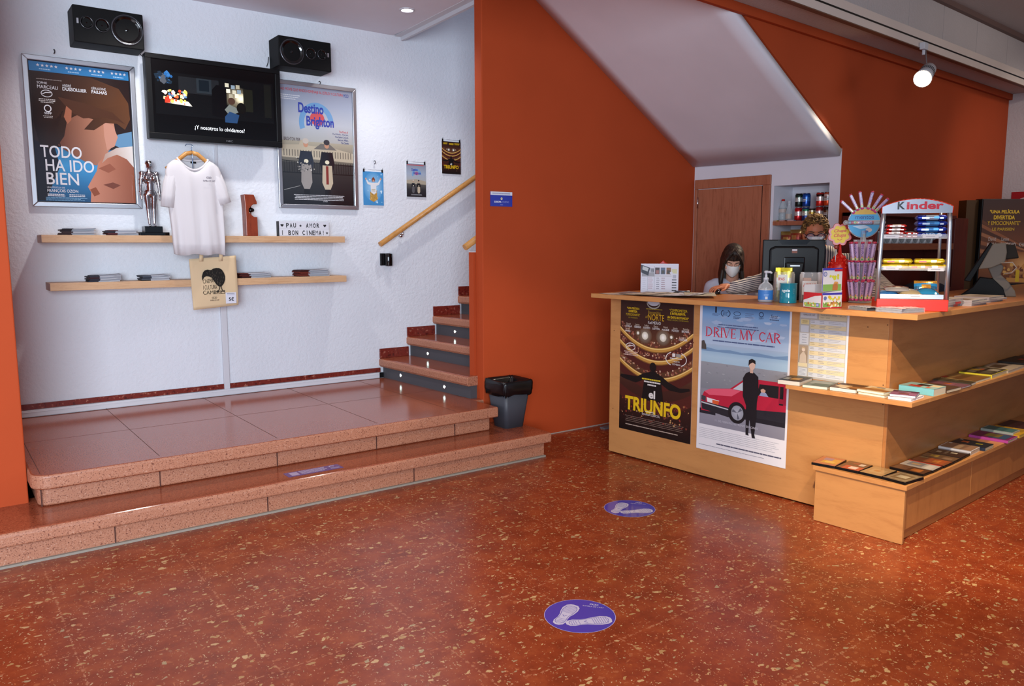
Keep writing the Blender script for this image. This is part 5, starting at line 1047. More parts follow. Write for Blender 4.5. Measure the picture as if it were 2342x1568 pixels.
book('beige book with green end strip on the ledge, just past the yellow-spined one', (2306, 854), (2342, 841), ZL, 0.20, 0.017, '#a89a88', '#b5a893', ((30, 20, 75, 60, '#5c4a38'), (0, 0, 40, 10, '#3f5a30')), spine='L', group=G1)
book('black book with red title on the ledge beside the frame edge', (2347, 839), (2385, 827), ZL, 0.21, 0.024, '#181514', '#9a8f82', ((45, 40, 65, 60, '#8c2a20'),), spine='L', group=G1)
book('brown book farthest along the ledge beyond the black one', (2392, 825), (2430, 813), ZL, 0.21, 0.020, '#5a4234', '#9a8f82', ((10, 10, 90, 50, '#7a5a48'),), spine='L', group=G1)
ZB = 0.329; G2 = 'disc cases on the low bench'; G3 = 'books on the low bench'
book('pink and yellow disc case, outermost on the short end of the bench', (1855.5, 1062), (1909.5, 1072), ZB, 0.19, 0.0145, '#b06a4a', patches=((25, 20, 95, 80, '#c79a3e'), (20, 15, 60, 45, '#8f7a94'), (40, 50, 80, 75, '#d8b85a')), disc=True, group=G2)
book('red and dark disc case with white shapes, second on the short end of the bench', (1910, 1072), (1963, 1083.5), ZB, 0.19, 0.0145, '#3c211c', patches=((20, 55, 100, 100, '#b02a1e'), (45, 60, 80, 90, '#d8d2c8'), (62, 15, 85, 40, '#c9c4b8'), (30, 10, 60, 30, '#7a2a20')), disc=True, group=G2)
book('plain tan disc case, third on the short end of the bench', (1964, 1083.5), (2016, 1095.5), ZB, 0.19, 0.0145, '#a3875c', patches=((20, 30, 85, 75, '#b59a6c'), (35, 40, 60, 60, '#a8763c')), disc=True, group=G2)
book('grey-brown disc case with framed white picture at the bench corner', (2016.5, 1095.5), (2070, 1109.5), ZB, 0.19, 0.0145, '#7d6a50', patches=((8, 10, 92, 90, '#9c8a6a'), (15, 18, 85, 82, '#7a6648'), (28, 35, 75, 65, '#b7aa8c'), (40, 30, 55, 72, '#c9bea4')), disc=True, group=G2)
book('dark brown disc case with orange lettering, first after the bench corner', (2112, 1090), (2133, 1082), ZB, 0.19, 0.0145, '#54341f', patches=((15, 55, 70, 85, '#a8622a'), (5, 5, 95, 45, '#6a4a34')), disc=True, group=G2)
book('white disc case with red edge and grey drawing on the bench', (2134, 1082), (2157.5, 1071), ZB, 0.19, 0.0145, '#b9b4ac', patches=((85, 0, 100, 100, '#b53020'), (20, 15, 80, 60, '#8a8a8c'), (35, 25, 60, 50, '#b99a70'), (10, 70, 70, 90, '#c9c4bc')), disc=True, group=G2)
book('rusty orange disc case between the white and the brown ones', (2159.5, 1071), (2181, 1061.5), ZB, 0.19, 0.0145, '#8a4c2c', patches=((10, 40, 90, 90, '#a85228'), (30, 55, 70, 75, '#c47a34'), (70, 5, 95, 30, '#8c7a54')), disc=True, group=G2)
book('brown disc case with gold lettering on the bench', (2181.5, 1061), (2197, 1053.5), ZB, 0.19, 0.0145, '#6d5238', patches=((30, 20, 75, 45, '#b0923a'), (10, 60, 60, 90, '#8a6c54')), disc=True, group=G2)
book('black disc case with cream lettering beside the white-spined book', (2198, 1053), (2219.5, 1041.5), ZB, 0.19, 0.0145, '#2a1c17', patches=((30, 15, 55, 30, '#b5a88c'), (45, 55, 65, 75, '#c2b69a'), (20, 40, 70, 50, '#5f5044')), disc=True, group=G2)
book('brown photo book with white spine on the bench', (2220.5, 1041), (2241, 1030.5), ZB, 0.195, 0.024, '#c2bfc2', '#b9a590', ((5, 3, 100, 97, '#8a6a54'), (10, 40, 80, 60, '#a88a6c'), (82, 8, 94, 18, '#d0cbc4')), spine='L', group=G3)
book('dark blue book with orange flower on the bench', (2253, 1032), (2272.5, 1023), ZB, 0.20, 0.022, '#16243a', '#b9a98a', ((0, 0, 100, 100, '#1d222a'), (40, 20, 65, 40, '#b0562a'), (45, 60, 60, 80, '#8f8420'), (85, 5, 95, 14, '#b5b0a8')), spine='L', group=G3)
book('magenta book with landscape picture, lying apart on the bench', (2311, 1015), (2333, 1004.5), ZB, 0.235, 0.018, '#a23f8f', '#b5a690', ((5, 3, 98, 97, '#6f2450'), (10, 45, 90, 90, '#2f4a68'), (25, 30, 80, 70, '#6c5a2c')), spine='L', group=G3)
book('teal and white book resting behind the magenta one on the bench', (2317, 1000), (2333, 993), ZB, 0.21, 0.030, '#8f9a94', '#b5a68e', ((5, 5, 95, 95, '#3d6a6c'),), spine='L', group=G3)
book('yellow book with brown picture near the far end of the bench', (2336, 1003), (2362, 991), ZB, 0.21, 0.020, '#c2962a', '#c9a850', ((10, 10, 60, 50, '#8a5a20'), (50, 60, 90, 90, '#a8802a')), spine='L', group=G3)
book('dark plum book beyond the yellow one on the bench', (2364, 989), (2390, 977), ZB, 0.21, 0.018, '#3c2226', '#9a8a7c', spine='L', group=G3)
# ---------------------------------------------------------------- goods on the worktop
ZT = ZT1
def on_top(px, py, z=ZT): return Vector(az(px, py, z))
FACE = math.radians(-56)                                           # turned towards the room
# loose programme leaflets at the free end
R = random.Random(11)
fan = [((1385, 668), (1440, 674), '#b9a9a0', 'spread programme leaflet nearest the free end of the worktop'), ((1425, 672), (1492, 677), '#b8ab9d', 'spread programme leaflet overlapping the one at the worktop end'), ((1463, 674), (1532, 680), '#b5a99c', 'spread programme leaflet in front of the upright notice holder'), ((1492, 678), (1550, 678), '#c0bcc4', 'whitish programme leaflet lying in front of the notice holder'), ((1520, 678), (1572, 675), '#b0a796', 'greenish programme leaflet pointing towards the young woman')]
for k, (a, b, c, lab) in enumerate(fan):
    z = ZT+0.001+0.0035*k; P0 = Vector(az(*a, z)); P1 = Vector(az(*b, z)); P0.x = max(P0.x, TX+0.01); d = P1-P0; rz = math.atan2(d.y, d.x)
    if k < 3: P0 = Vector((TX+0.012+0.018*k, 3.99-0.20*k, z)); rz = math.radians(-96+8*k)
    else: P0 = Vector((TX+0.05+0.05*(k-3), 3.45-0.16*(k-3), z)); rz = math.radians(-78+26*(k-3))
    o = thing('programme_leaflet', lab, 'leaflet', P0, rz, 'programme leaflets spread on the worktop end')
    w, h = 0.21, 0.29; A = Art(w, h, base=False, flat=True)
    m = MB(); m.sheet(lambda u, v: (w*u, h*v, 0.003*abs(u-0.5)+0.016*max(0, v-0.4)**2+0.006*u*(k % 2)), 6, 8, c); m.sheet(lambda u, v: (w*u, h*(1-v), 0.003*abs(u-0.5)+0.016*max(0, 0.6-v)**2+0.006*u*(k % 2)-0.0009), 6, 8, '#b9b7be')
    def zz(u, v): return 0.003*abs(u-0.5)+0.016*max(0, v-0.4)**2+0.006*u*(k % 2)+0.0006
    for q in range(9):
        u0, v0 = R.uniform(.06, .7), R.uniform(.05, .85); du, dv_ = R.uniform(.1, .25), R.uniform(.03, .12); cc = R.choice(['#6d5248', '#4a3a36', '#8f8378', '#8c5c4c', '#7f7d88'])
        m.add([(w*u0, h*v0, zz(u0, v0)), (w*(u0+du), h*v0, zz(u0+du, v0)), (w*(u0+du), h*(v0+dv_), zz(u0+du, v0+dv_)), (w*u0, h*(v0+dv_), zz(u0, v0+dv_))], [(0, 1, 2, 3)], cc)
    mm = m.build('paper', M_PAPER, o)
# upright notice holder
hp = Vector((4.62, 3.80, ZT)); hl = Vector(ax(1461, 667, 4.62)); hr_ = Vector(ax(1546, 667, 4.62)); wdt = 0.285
nh = thing('notice_holder', 'upright white schedule notice in a holder standing on the worktop end', 'notice', (4.60, 3.765, ZT), math.radians(-55))
A = Art(0.275, 0.215, '#c3c2cd', thick=0.004); Kk = '#25262c'
A.rect(36, 8, 36.6, 92, '#5a5a6a', 1); A.rect(18, 44, 18.5, 92, '#6a6a7a', 1); A.rect(3, 30, 36, 44, '#8b8a90', 1); A.rect(26, 16, 35, 29, '#55565e', 1); A.small(27, 18, 34, 3, 4, 1.6, '#a9a9b4', 2)
for x, c1, c2 in ((38, '#35242a', '#8c5a5a'), (53, '#4a5a74', '#3a3634'), (68, '#7a4a1c', '#2c2018')): A.rect(x, 13, x+12, 36, c1, 1); A.rect(x+2, 22, x+10, 34, c2, 2)
A.rect(82, 18, 96, 33, '#b9b58c', 1); A.ell(81, 31, 4, 4, '#c3c2cd', 3)
A.rect(37, 40, 82, 44, '#adacb2', 1)
for k in range(6): A.small(20, 48+k*7, 33, 1, 1, 2.0, '#a06a74', 2, .2, k); A.small(42, 48+k*7.2, 50, 1, 1, 2.6, '#6c6c78', 2, .2, k); A.small(55, 48+k*7.2, 66, 1, 1, 2.6, '#8c6a74', 2, .3, k+9); A.small(5, 50+k*7, 15, 1, 1, 1, '#9a9aa8', 2, .3, k)
for k in range(5): A.rect(83, 53+k*9, 95, 56.5+k*9, Kk, 1)
A.rect(85, 38, 94, 50, '#9a9aa6', 1)
A.poly([(0, 3), (1, 30), (20, 41), (25, 14), (2, 4)], '#15192c', 4); A.poly([(5, 8), (4, 20), (18, 27), (21, 15)], '#aeb1b2', 5)
A.build('printed_sheet', M_PRINT, nh)
m = MB(); m.box(-0.1375, 0.1375, 0.004, 0.007, 0, 0.215); m.box(-0.1375, 0.1375, 0.004, 0.07, 0, 0.003); m.build('holder', M_CLEAR, nh)
rb = thing('red_bow', 'shiny red plastic piece showing above the upright notice holder', 'decoration', hp+Vector((0.060, 0.0, 0)), math.radians(-55))
m = MB(); m.cyl((0, 0, 0), (0, 0, 0.004), 0.03); m.cyl((0, 0, 0.0), (0, 0, 0.20), 0.004); m.build('stand', mat('red_plastic', '#b5150c', 0.25), rb)
m = MB(); m.prism([(-0.035, 0.205), (0.042, 0.203), (0.038, 0.212), (0.012, 0.226), (0.002, 0.240), (-0.010, 0.228), (-0.030, 0.212)], -0.02, 0.02, plane='xz'); m.build('bow', mat('red_plastic'), rb, bevel=0.004)
pd_ = thing('pen_tray', 'dark flat tray with a pen lying on the worktop beside the notice holder', 'tray', (4.66, 3.60, ZT), math.radians(-60))
m = MB(); m.box(-0.06, 0.06, -0.03, 0.03, 0, 0.012); m.build('tray', M_BLACK, pd_, bevel=0.003)
m = MB(); m.cyl((-0.05, -0.005, 0.017), (0.055, 0.006, 0.017), 0.004); m.build('pen', M_ALU, pd_)
# computer mouse
mo = thing('computer_mouse', 'black computer mouse under a hand on the worktop', 'mouse', (4.80, 3.405, ZT), math.radians(135))
m = MB(); m.ell((0, 0, 0.010), (0.030, 0.055, 0.024)); 
m2 = MB(); m2.v = [(x, y, max(0, z)) for x, y, z in m.v]; m2.f, m2.c, m2.sm, m2.mi = m.f, m.c, m.sm, m.mi; m2.build('shell', M_BLACKG, mo)
m = MB(); m.cyl((-0.004, -0.036, 0.029), (0.004, -0.036, 0.029), 0.006); m.build('wheel', mat('grey_rubber', '#55585e', 0.6), mo)
# monitor seen from behind
mt = thing('computer_monitor', 'black computer monitor seen from behind on the worktop', 'monitor', (4.76, float(ax(1813, 640, 4.76)[1]), ZT), math.radians(-50))
mw, mh = 0.392, 0.318
k0 = Vector(az(1812, 690, ZT))
m = MB(); m.box(-mw/2, mw/2, 0.0, 0.022, 0.07, 0.07+mh); m.build('casing', M_BLACK, mt, bevel=0.006)
m = MB(); m.prism([(-0.155, 0.105), (0.155, 0.105), (0.155, 0.33), (0.12, 0.345), (-0.12, 0.345), (-0.155, 0.33)], -0.024, 0.002, plane='xz'); m.build('back_shell', M_BLACK, mt, bevel=0.014)
m = MB(); m.box(-0.065, 0.065, -0.034, -0.022, 0.16, 0.275); m.build('mount_plate', M_BLACKG, mt, bevel=0.006)
m = MB(); m.prism([(-0.075, 0.355), (0.075, 0.355), (0.105, 0.385), (-0.105, 0.385)], -0.004, 0.0, plane='xz'); m.build('carry_handle', M_BLACKG, mt)
m = MB(); m.prism([(-0.05, 0.0), (0.05, 0.0), (0.05, 0.18), (0.06, 0.24), (-0.06, 0.24), (-0.05, 0.18)], -0.062, -0.032, plane='xz'); m.build('stand_neck', M_BLACK, mt, bevel=0.008)
m = MB(); m.lathe([(0.001, 0), (0.085, 0), (0.085, 0.008), (0.05, 0.018), (0.001, 0.018)], 32, (0, -0.03, 0)); m.build('stand_base', M_BLACK, mt)
A = Art(0.034, 0.026, '#7a3a22', thick=0.001); A.rect(5, 5, 95, 42, '#c9c9cf', 1); A.build('maker_badge', M_PRINT, mt, (0, -0.0255, 0.30))
m = MB(); m.box(-0.030, 0.030, -0.0645, -0.062, 0.215, 0.222); m.build('grip_slot', M_ALU, mt)
m = MB(); m.box(-mw/2+0.012, mw/2-0.012, 0.0221, 0.0225, 0.085, 0.07+mh-0.012); m.build('screen', mat('dark_screen', '#1a2a4a', 0.2, emit='#5a76b0', estr=0.5), mt)
# hand gel
gp = on_top(1750, 690); gl = thing('hand_gel_bottle', 'clear pump bottle of hand gel with blue label on the worktop', 'bottle', gp, FACE)
def ov(a, b, z, n=24): return [(a*math.cos(2*PI*i/n), b*math.sin(2*PI*i/n), z) for i in range(n)]
m = MB(); m.rings([ov(.042, .026, 0), ov(.044, .028, .004), ov(.044, .028, .085), ov(.038, .026, .105), ov(.020, .020, .120), ov(.014, .014, .126), ov(.014, .014, .140)]); m.build('bottle_body', M_CLEAR, gl)
m = MB(); m.rings([ov(.041, .025, .004), ov(.041, .025, .078)]); m.build('gel', m_clear('gel', (0.86, 0.86, 0.9), 0.45, 0.1), gl)
m = MB(); m.rings([ov(.0452, .0288, .014), ov(.0452, .0288, .074)], '#2f6fb8', cap=False); m.build('label', M_PRINT, gl)
A = Art(0.03, 0.02, base=False); A.rect(25, 10, 75, 95, '#b8bcc8', 1); A.small(0, -60, 100, 3, 20, 8, '#8fb5e0', 1); A.build('label_print', M_PRINT, gl, (0.005, -0.0293, 0.017))
m = MB(); m.lathe([(.016, .138), (.016, .150), (.008, .153), (.006, .178), (.012, .180), (.013, .192), (.004, .195)], 20); m.tube([(0, 0, .186), (0.024, -0.012, .186), (0.034, -0.017, .180)], [.008, .007, .005], 10); m.build('pump', mat('white_plastic'), gl)
# jar of seeds bags, tin, second jar
j1p = on_top(1790, 690)+Vector((.050, .026, 0)); j1 = thing('plastic_jar', 'clear plastic jar of yellow snack bags behind the teal tin', 'jar', j1p, FACE)
def jar(root, r, h):
    m = MB(); m.lathe([(r*0.96, 0), (r, 0.004), (r, h*0.93), (r*0.94, h*0.96), (r*0.94, h)], 28, cap=False); m.lathe([(0.001, 0.001), (r*0.96, 0.001)], 28, cap=False); m.build('jar_body', M_CLEAR, root)
jar(j1, 0.063, 0.185)
def bagp(root, c, w, h, d, rot, cols, name='snack_bag', m_=None, lab=None, cat='snack bag', grp=None, text=None):
    """pillow-shaped bag"""
    mb = MB(); mb.M = Matrix.Translation(c) @ rot
    def f(sg): return lambda u, v: (w*(u-.5), sg*d*(max(0, math.sin(PI*u))**0.6)*(max(0, math.sin(PI*v))**0.6), h*v)
    n0, n1 = 10, 10
    for sg in (-1, 1):
        v = [f(sg)(i/n0 if sg < 0 else 1-i/n0, j/n1) for j in range(n1+1) for i in range(n0+1)]
        fs = [(j*(n0+1)+i, j*(n0+1)+i+1, (j+1)*(n0+1)+i+1, (j+1)*(n0+1)+i) for j in range(n1) for i in range(n0)]
        for k, q in enumerate(fs):
            row = k//n0; col = k % n0
            mb.add([v[i] for i in q], [(0, 1, 2, 3)], cols[min(len(cols)-1, int(row*len(cols)/n1))] if not (len(cols) > 2 and (col in (3, 4, 5, 6)) and row in (4, 5, 6)) else cols[-1], True)
    o = mb.build(name, m_ or M_FOIL)
    tag(o, lab, cat, grp); return o
def world(root, p, extra=None): return Matrix.Translation(root.location) @ Matrix.Rotation(root.rotation_euler.z, 4, 'Z') @ Matrix.Translation(p)
Rb = random.Random(4)
SB_ = [((-0.022, 0.006, 0.006), 8, 'snack bag standing in the clear jar behind the teal tin, nearest the gel bottle'), ((0.012, -0.010, 0.006), -10, 'snack bag standing in the clear jar behind the teal tin, on its counter-front side'), ((0.020, 0.024, 0.006), 15, 'snack bag standing at the back of the clear jar behind the teal tin')]
for c, a, lab in SB_: bagp(None, (0, 0, 0), 0.062, 0.205, 0.012, world(j1, c) @ rotm('Z', a), ['#a8a020', '#b9b04a', '#c9c4a0', '#d3d0c4', '#c9b92a', '#d6c230'], lab=lab, grp='yellow snack bags in the jar')
A = Art(0.058, 0.14, base=False); A.rect(0, 0, 100, 70, '#cdc9c0', 1); A.text('IPAS', 4, 12, 70, 26, '#b8402a', 2, .03); A.ell(60, 52, 24, 12, '#cfb42c', 2); A.build('jar_label', M_PRINT, j1, (-0.012, -0.0645, 0.03))
tn = thing('donation_tin', 'small teal cylindrical tin with white lettering at the front of the worktop', 'tin', on_top(1802, 692)+Vector((-0.01, -0.005, 0)), FACE)
m = MB(); m.lathe([(.050, 0), (.052, .002), (.052, .004), (.0505, .006), (.0505, .116), (.052, .118), (.052, .121), (.049, .122), (.001, .119)], 36, col='#0c7f94'); m.build('can', M_GLOSS, tn)
A = Art(0.09, 0.06, base=False)
mbv = A; A.text('ngola', 2, 25, 58, 62, '#cfe2e4', 2, .03); A.rect(2, 80, 35, 84, '#8cc0c8', 2)
for k in range(3): A.rect(84, 22+k*20, 87, 28+k*20, '#a8d0d6', 2)
q = A.build('lettering', M_GLOSS, tn, (0, 0, 0.042))
for v in q.data.vertices:
    a = v.co.x/0.0505; rr = 0.0510; v.co = (rr*math.sin(a), -rr*math.cos(a), v.co.z)
j2 = thing('plastic_jar', 'clear plastic jar with white label, between the monitor and the candy box', 'jar', on_top(1853, 690)+Vector((-0.03, -0.015, 0)), FACE)
jar(j2, 0.066, 0.185)
A = Art(0.085, 0.085, '#cdcac6', thick=0.0005); A.text('APIPAS', 6, 18, 92, 42, '#c24a30', 2, .03); A.ell(40, 78, 24, 20, '#d0b030', 2); A.ell(40, 78, 17, 14, '#e0d9b0', 3); q = A.build('jar_label', M_PRINT, j2, (-0.012, -0.068, 0.05))
m = MB(); m.box(-0.045, 0.0, -0.02, 0.03, 0.004, 0.15, '#b98a70'); m.build('cardboard_insert', M_PAPER, j2)
# candy display carton
cb = thing('candy_display_box', 'open white and blue cardboard candy display carton at the front of the worktop', 'box', on_top(1881, 706)+Vector((-0.002, 0.004, 0)), math.radians(-12))
# two visible faces: lower tray side facing the front and a printed end, with a tall rear card
bw1, bd1, bh1 = 0.150, 0.135, 0.085
m = MB(); Wp = '#c6c6cc'
m.prism([(0, 0), (bw1, 0), (bw1, 0.098), (0, 0.088)], 0.0, 0.0025, Wp, 'xz')           # printed long side
m.prism([(0, 0), (-bd1*0+0.0, 0.088), (0.002, 0.088), (0.002, 0)], 0.0, bd1, Wp, 'xz')
m.box(bw1-0.0025, bw1, 0, bd1, 0, 0.10, Wp); m.box(0, bw1, bd1-0.0025, bd1, 0, 0.13, Wp); m.box(0, bw1, 0, bd1, 0, 0.002, Wp)
o = m.build('tray', M_PRINT, cb); cb.rotation_euler = (0, 0, math.radians(-15))
A = Art(0.150, 0.088, base=False); A.rect(0, 0, 100, 100, '#c8c8cc', 1); A.rect(0, 0, 100, 14, '#39349a', 2); A.rect(0, 92, 100, 100, '#b02030', 2); A.rect(0, 14, 3, 100, '#b02030', 2); A.rect(5, 60, 97, 91, '#6f9a4e', 2); A.ell(55, 74, 26, 16, '#b08a4a', 3); A.speck(8, 58, 95, 90, 22, ['#c9b94a', '#a85a30', '#d8d4c0', '#7f5a34'], 3, 7, 4, 5); A.ell(15, 34, 8, 13, '#5a6a9c', 3); A.speck(30, 26, 86, 48, 9, ['#c9a62c', '#b8c23a'], 5, 8, 3, 6)
A.build('long_side_print', M_PRINT, cb, (0.075, -0.0005, 0))
A = Art(bd1, 0.088, base=False); A.rect(0, 0, 100, 100, '#c8c8cc', 1); A.rect(0, 0, 100, 3, '#b02030', 2); A.poly([(0, 0), (100, 0), (100, 16), (60, 22), (0, 52)], '#b4222a', 2); A.rect(96, 0, 100, 100, '#b02030', 3); A.rect(0, 96, 100, 100, '#b02030', 3); A.rect(4, 66, 94, 94, '#86a85a', 2); A.speck(6, 62, 70, 92, 14, ['#c9b94a', '#a85a30', '#d8d4c0'], 3, 7, 3, 7); A.ell(78, 78, 9, 12, '#9aa6cc', 4); A.ring(78, 78, 9, 12, 2, '#4a4f9a', 5)
q = A.build('short_side_print', M_PRINT, cb, (-0.0005, bd1/2, 0), -PI/2)
A = Art(0.150, 0.130, '#c6c6cc', thick=0.002); A.rect(0, 0, 100, 10, '#39349a', 1); A.rect(0, 10, 3, 100, '#39349a', 1); A.rect(60, 5, 100, 15, '#b02030', 2); A.rect(4, 70, 97, 99, '#78a052', 1); A.ell(14, 26, 9, 11, '#5a6a9c', 2); A.ell(14, 26, 6, 7.5, '#a9a6c0', 3)
A.speck(22, 32, 82, 46, 12, ['#b8c23a', '#c9b42c'], 6, 9, 2, 2); A.poly([(52, 96), (54, 72), (64, 62), (76, 66), (80, 80), (78, 96)], '#a5693c', 4); A.poly([(55, 72), (62, 58), (78, 60), (82, 70), (70, 66)], '#c28a4a', 5)
A.build('header_card', M_PRINT, cb, (0.077, 0.006, 0.096))
m = MB()
for k, (x, y) in enumerate(((0.04, 0.03), (0.075, 0.05), (0.11, 0.035), (0.05, 0.085), (0.10, 0.09))): m.M = Matrix.Translation((x, y, 0.045)) @ rotm('Z', 25*k) @ rotm('X', 12); m.box(-0.028, 0.028, -0.02, 0.02, -0.04, 0.018, '#b82a1c' if k % 2 else '#c24a2a')
o = m.build('candy_packets', M_FOIL, cb, bevel=0.004); o['kind'] = 'stuff'
# lollipop stand
lp = thing('lollipop_stand', 'red plastic lollipop stand with yellow flower sign, behind the candy carton', 'display stand', on_top(1915, 690)+Vector((0.07, 0.036, 0)), FACE)
RD = mat('red_plastic')
m = MB(); m.lathe([(.064, 0), (.068, .005), (.068, .03), (.066, .04), (.062, .14), (.064, .22), (.060, .235), (.035, .275), (.012, .30), (.008, .335), (.006, .36)], 32); m.build('stand_body', RD, lp)
m = MB()
for ring_, (r, z, n) in enumerate(((.060, .240, 13), (.046, .258, 10), (.032, .277, 7), (.063, .215, 13))):
    for k in range(n):
        a = 2*PI*k/n+ring_*.3; m.M = Matrix.Translation((r*math.cos(a), r*math.sin(a), z)) @ Matrix.Rotation(a, 4, 'Z') @ rotm('Y', 55); m.lathe([(.0085, 0), (.0085, .004), (.006, .004), (.006, 0)], 10, cap=False)
m.build('stick_sockets', mat('red_bright', '#d8301c', 0.2), lp)
m = MB(); F_ = []
def flower(r0, r1, n=8, s=64): return [((r0+r1*abs(math.sin(n*PI*i/s*1.0)))*math.cos(2*PI*i/s), (r0+r1*abs(math.sin(n*PI*i/s)))*math.sin(2*PI*i/s)) for i in range(s)]
cz = 0.418
m.prism([(x-0.005, y+cz) for x, y in flower(.060, .013)], -0.006, 0.004, plane='xz'); m.build('sign_board', RD, lp, bevel=0.002)
A = Art(0.12, 0.12, base=False); P_ = flower(38, 9.5); A.poly([(50+x, 50+y) for x, y in P_], '#e0c41c', 1); 
for w, y0, y1, sl in (('Chupa', 24, 44, -0.05), ('Chups', 46, 70, -0.05)): A.text(w, 20, y0, 80, y1, '#c9402a', 2, .03, .25, sl)
A.line([(38, 74), (50, 80), (62, 73)], 3, '#c9402a', 2); A.build('sign_print', M_PRINT, lp, (-0.005, -0.0065, cz-0.06))
lo = thing('lollipop', 'single wrapped lollipop sticking up beside the flower sign', 'lollipop', lp.location+Vector((-0.050, 0.0, 0.24)), 0)
m = MB(); m.cyl((0, 0, 0), (0, 0.0, 0.09), 0.002, col='#d0d0d0'); m.build('stick', M_PLAS, lo); m = MB(); m.ell((0, 0, 0.10), 0.014, '#8a3a34'); m.build('candy', M_GLOSS, lo)
# mint roll carousel
cr = on_top(1966, 690)+Vector((-.06, -.03, 0)); ms = thing('mint_roll_display', 'clear tiered display stand for mint rolls with round blue sign, on the worktop', 'display stand', cr, FACE)
m = MB(); m.lathe([(.062, 0), (.066, .003), (.066, .008), (.02, .012)], 32); m.lathe([(.016, .010), (.016, .44)], 20, cap=False)
for z in (.122, .234): m.lathe([(.020, z), (.062, z), (.070, z+.004), (.070, z+.010), (.062, z+.012), (.020, z+.010)], 32, cap=False)
m.lathe([(.045, .34), (.055, .385)], 28, cap=False); m.build('tier_trays', M_CLEAR, ms)
m = MB(); m.tube([(0, -.018, .02), (0, -.018, .42)], 0.006, 10, col='#c9c9d8'); m.build('central_post', M_GLASS, ms)
rm = MB(); L_ = 0.128
rm.lathe([(.0065, 0), (.0105, .002), (.0105, .014)], 16, col='#c23a7c'); rm.rings([[(.0105*math.cos(2*PI*i/16), .0105*math.sin(2*PI*i/16), z) for i in range(16)] for z in (.014, .030, .034, L_-.012)], ['#d2c4a0', '#a884c0', '#c8a8cc'], cap=False); rm.lathe([(.0105, L_-.012), (.0108, L_-.002), (.006, L_)], 16, col='#b8304c')
A = Art(0.082, 0.015, base=False); A.text('mentos', 0, 0, 100, 100, '#2a2a7c', 1, .04)
for p, f in ((Matrix.Translation((0, -0.0112, 0.078)) @ rotm('Y', -90) @ Matrix.Translation((0, 0, -0.008)), 0),):
    rm.M = p; rm.add(A.mb.v, A.mb.f, '#2a2a7c'); rm.M = None
for k, c in enumerate(('#4a9a50', '#d8a030')): rm.add([(-.004, -.0109, .016+.014*k), (.004, -.0109, .016+.014*k), (.004, -.0109, .028+.014*k), (-.004, -.0109, .028+.014*k)], [(0, 1, 2, 3)], c)
roll_me = rm.mesh('mint_roll', M_GLOSS)
def roll(M, lab, grp):
    o = bpy.data.objects.new('mint_roll', roll_me); COL.objects.link(o); o.matrix_world = M; tag(o, lab, 'candy roll', grp)
base = Matrix.Translation(ms.location) @ Matrix.Rotation(FACE, 4, 'Z')
for tier, (r, z, tilt, n, lab) in enumerate(((.050, .014, 9, 12, 'upright mint roll in the lowest tier of the clear display'), (.052, .134, 9, 11, 'upright mint roll in the middle tier of the clear display'), (.052, .246, 8, 11, 'upright mint roll in the top standing tier of the clear display'))):
    for k in range(n):
        a = 2*PI*(k+.5*tier)/n
        roll(base @ Matrix.Translation((r*math.cos(a), r*math.sin(a), z)) @ Matrix.Rotation(a, 4, 'Z') @ rotm('Y', tilt) @ Matrix.Rotation(PI/2, 4, 'Z'), lab, lab.replace('upright mint roll', 'mint rolls'))
fan_names = ['mint roll of the fan above the round sign, lowest towards the flower sign', 'mint roll of the fan above the round sign, second from the flower sign', 'mint roll of the fan above the round sign, third from the flower sign', 'mint roll of the fan above the round sign, third from the metal rack', 'mint roll of the fan above the round sign, second from the metal rack', 'mint roll of the fan above the round sign, lowest towards the metal rack']
for k, a in enumerate((-46, -27, -10, 12, 29, 42)):
    Rr = base @ Matrix.Translation((0, 0, .488)) @ rotm('Y', a) @ Matrix.Translation((0, -0.004, 0.080)); 
    roll(Rr @ Matrix.Scale(0.88, 4), fan_names[k], 'mint rolls fanned above the round sign')
m = MB(); m.M = Matrix.Translation((0, 0, .488)) @ rotm('X', 90); m.lathe([(.092, -.004), (.094, 0), (.092, .004)], 40); m.build('round_sign', M_CLEAR, ms)
A = Art(0.18, 0.18, base=False); A.ell(50, 50, 49, 49, '#3f9fd0', 1, 40); A.poly([(50+47*math.cos(a), 50-47*math.sin(a)) for a in [math.radians(35+10*i) for i in range(12)]], '#d0a83c', 2); A.text('mentos', 22, 27, 80, 38, '#2a2f8c', 3, .05); A.rect(3, 42, 97, 57, '#8fbcd8', 3); A.text('mentos', 8, 45, 66, 55, '#2a2f8c', 4, .05); A.poly([(14, 62), (50, 58), (72, 66), (40, 72)], '#b9d2e4', 3); A.ell(66, 75, 10, 7, '#c9b9b4', 4); A.ell(56, 80, 9, 4, '#3a6aa8', 4)
A.build('sign_print', M_PRINT, ms, (0, -0.0048, .398))
m = MB(); m.cyl((-.105, -.012, .488), (.105, -.012, .488), .013, seg=16, col='#9cc4dc'); m.build('front_rail', M_CLEAR, ms)
roll(base @ Matrix.Translation((-.075, -.014, .488)) @ rotm('Y', 90), 'mint roll lying across the round blue sign', 'mint roll lying across the sign')
for sx in (-1, 1): 
    m = MB(); m.M = Matrix.Translation((sx*.105, -.012, .488)); m.ell((0, 0, 0), .015, '#a8c8dc'); m.build('rail_end', M_CLEAR, ms)
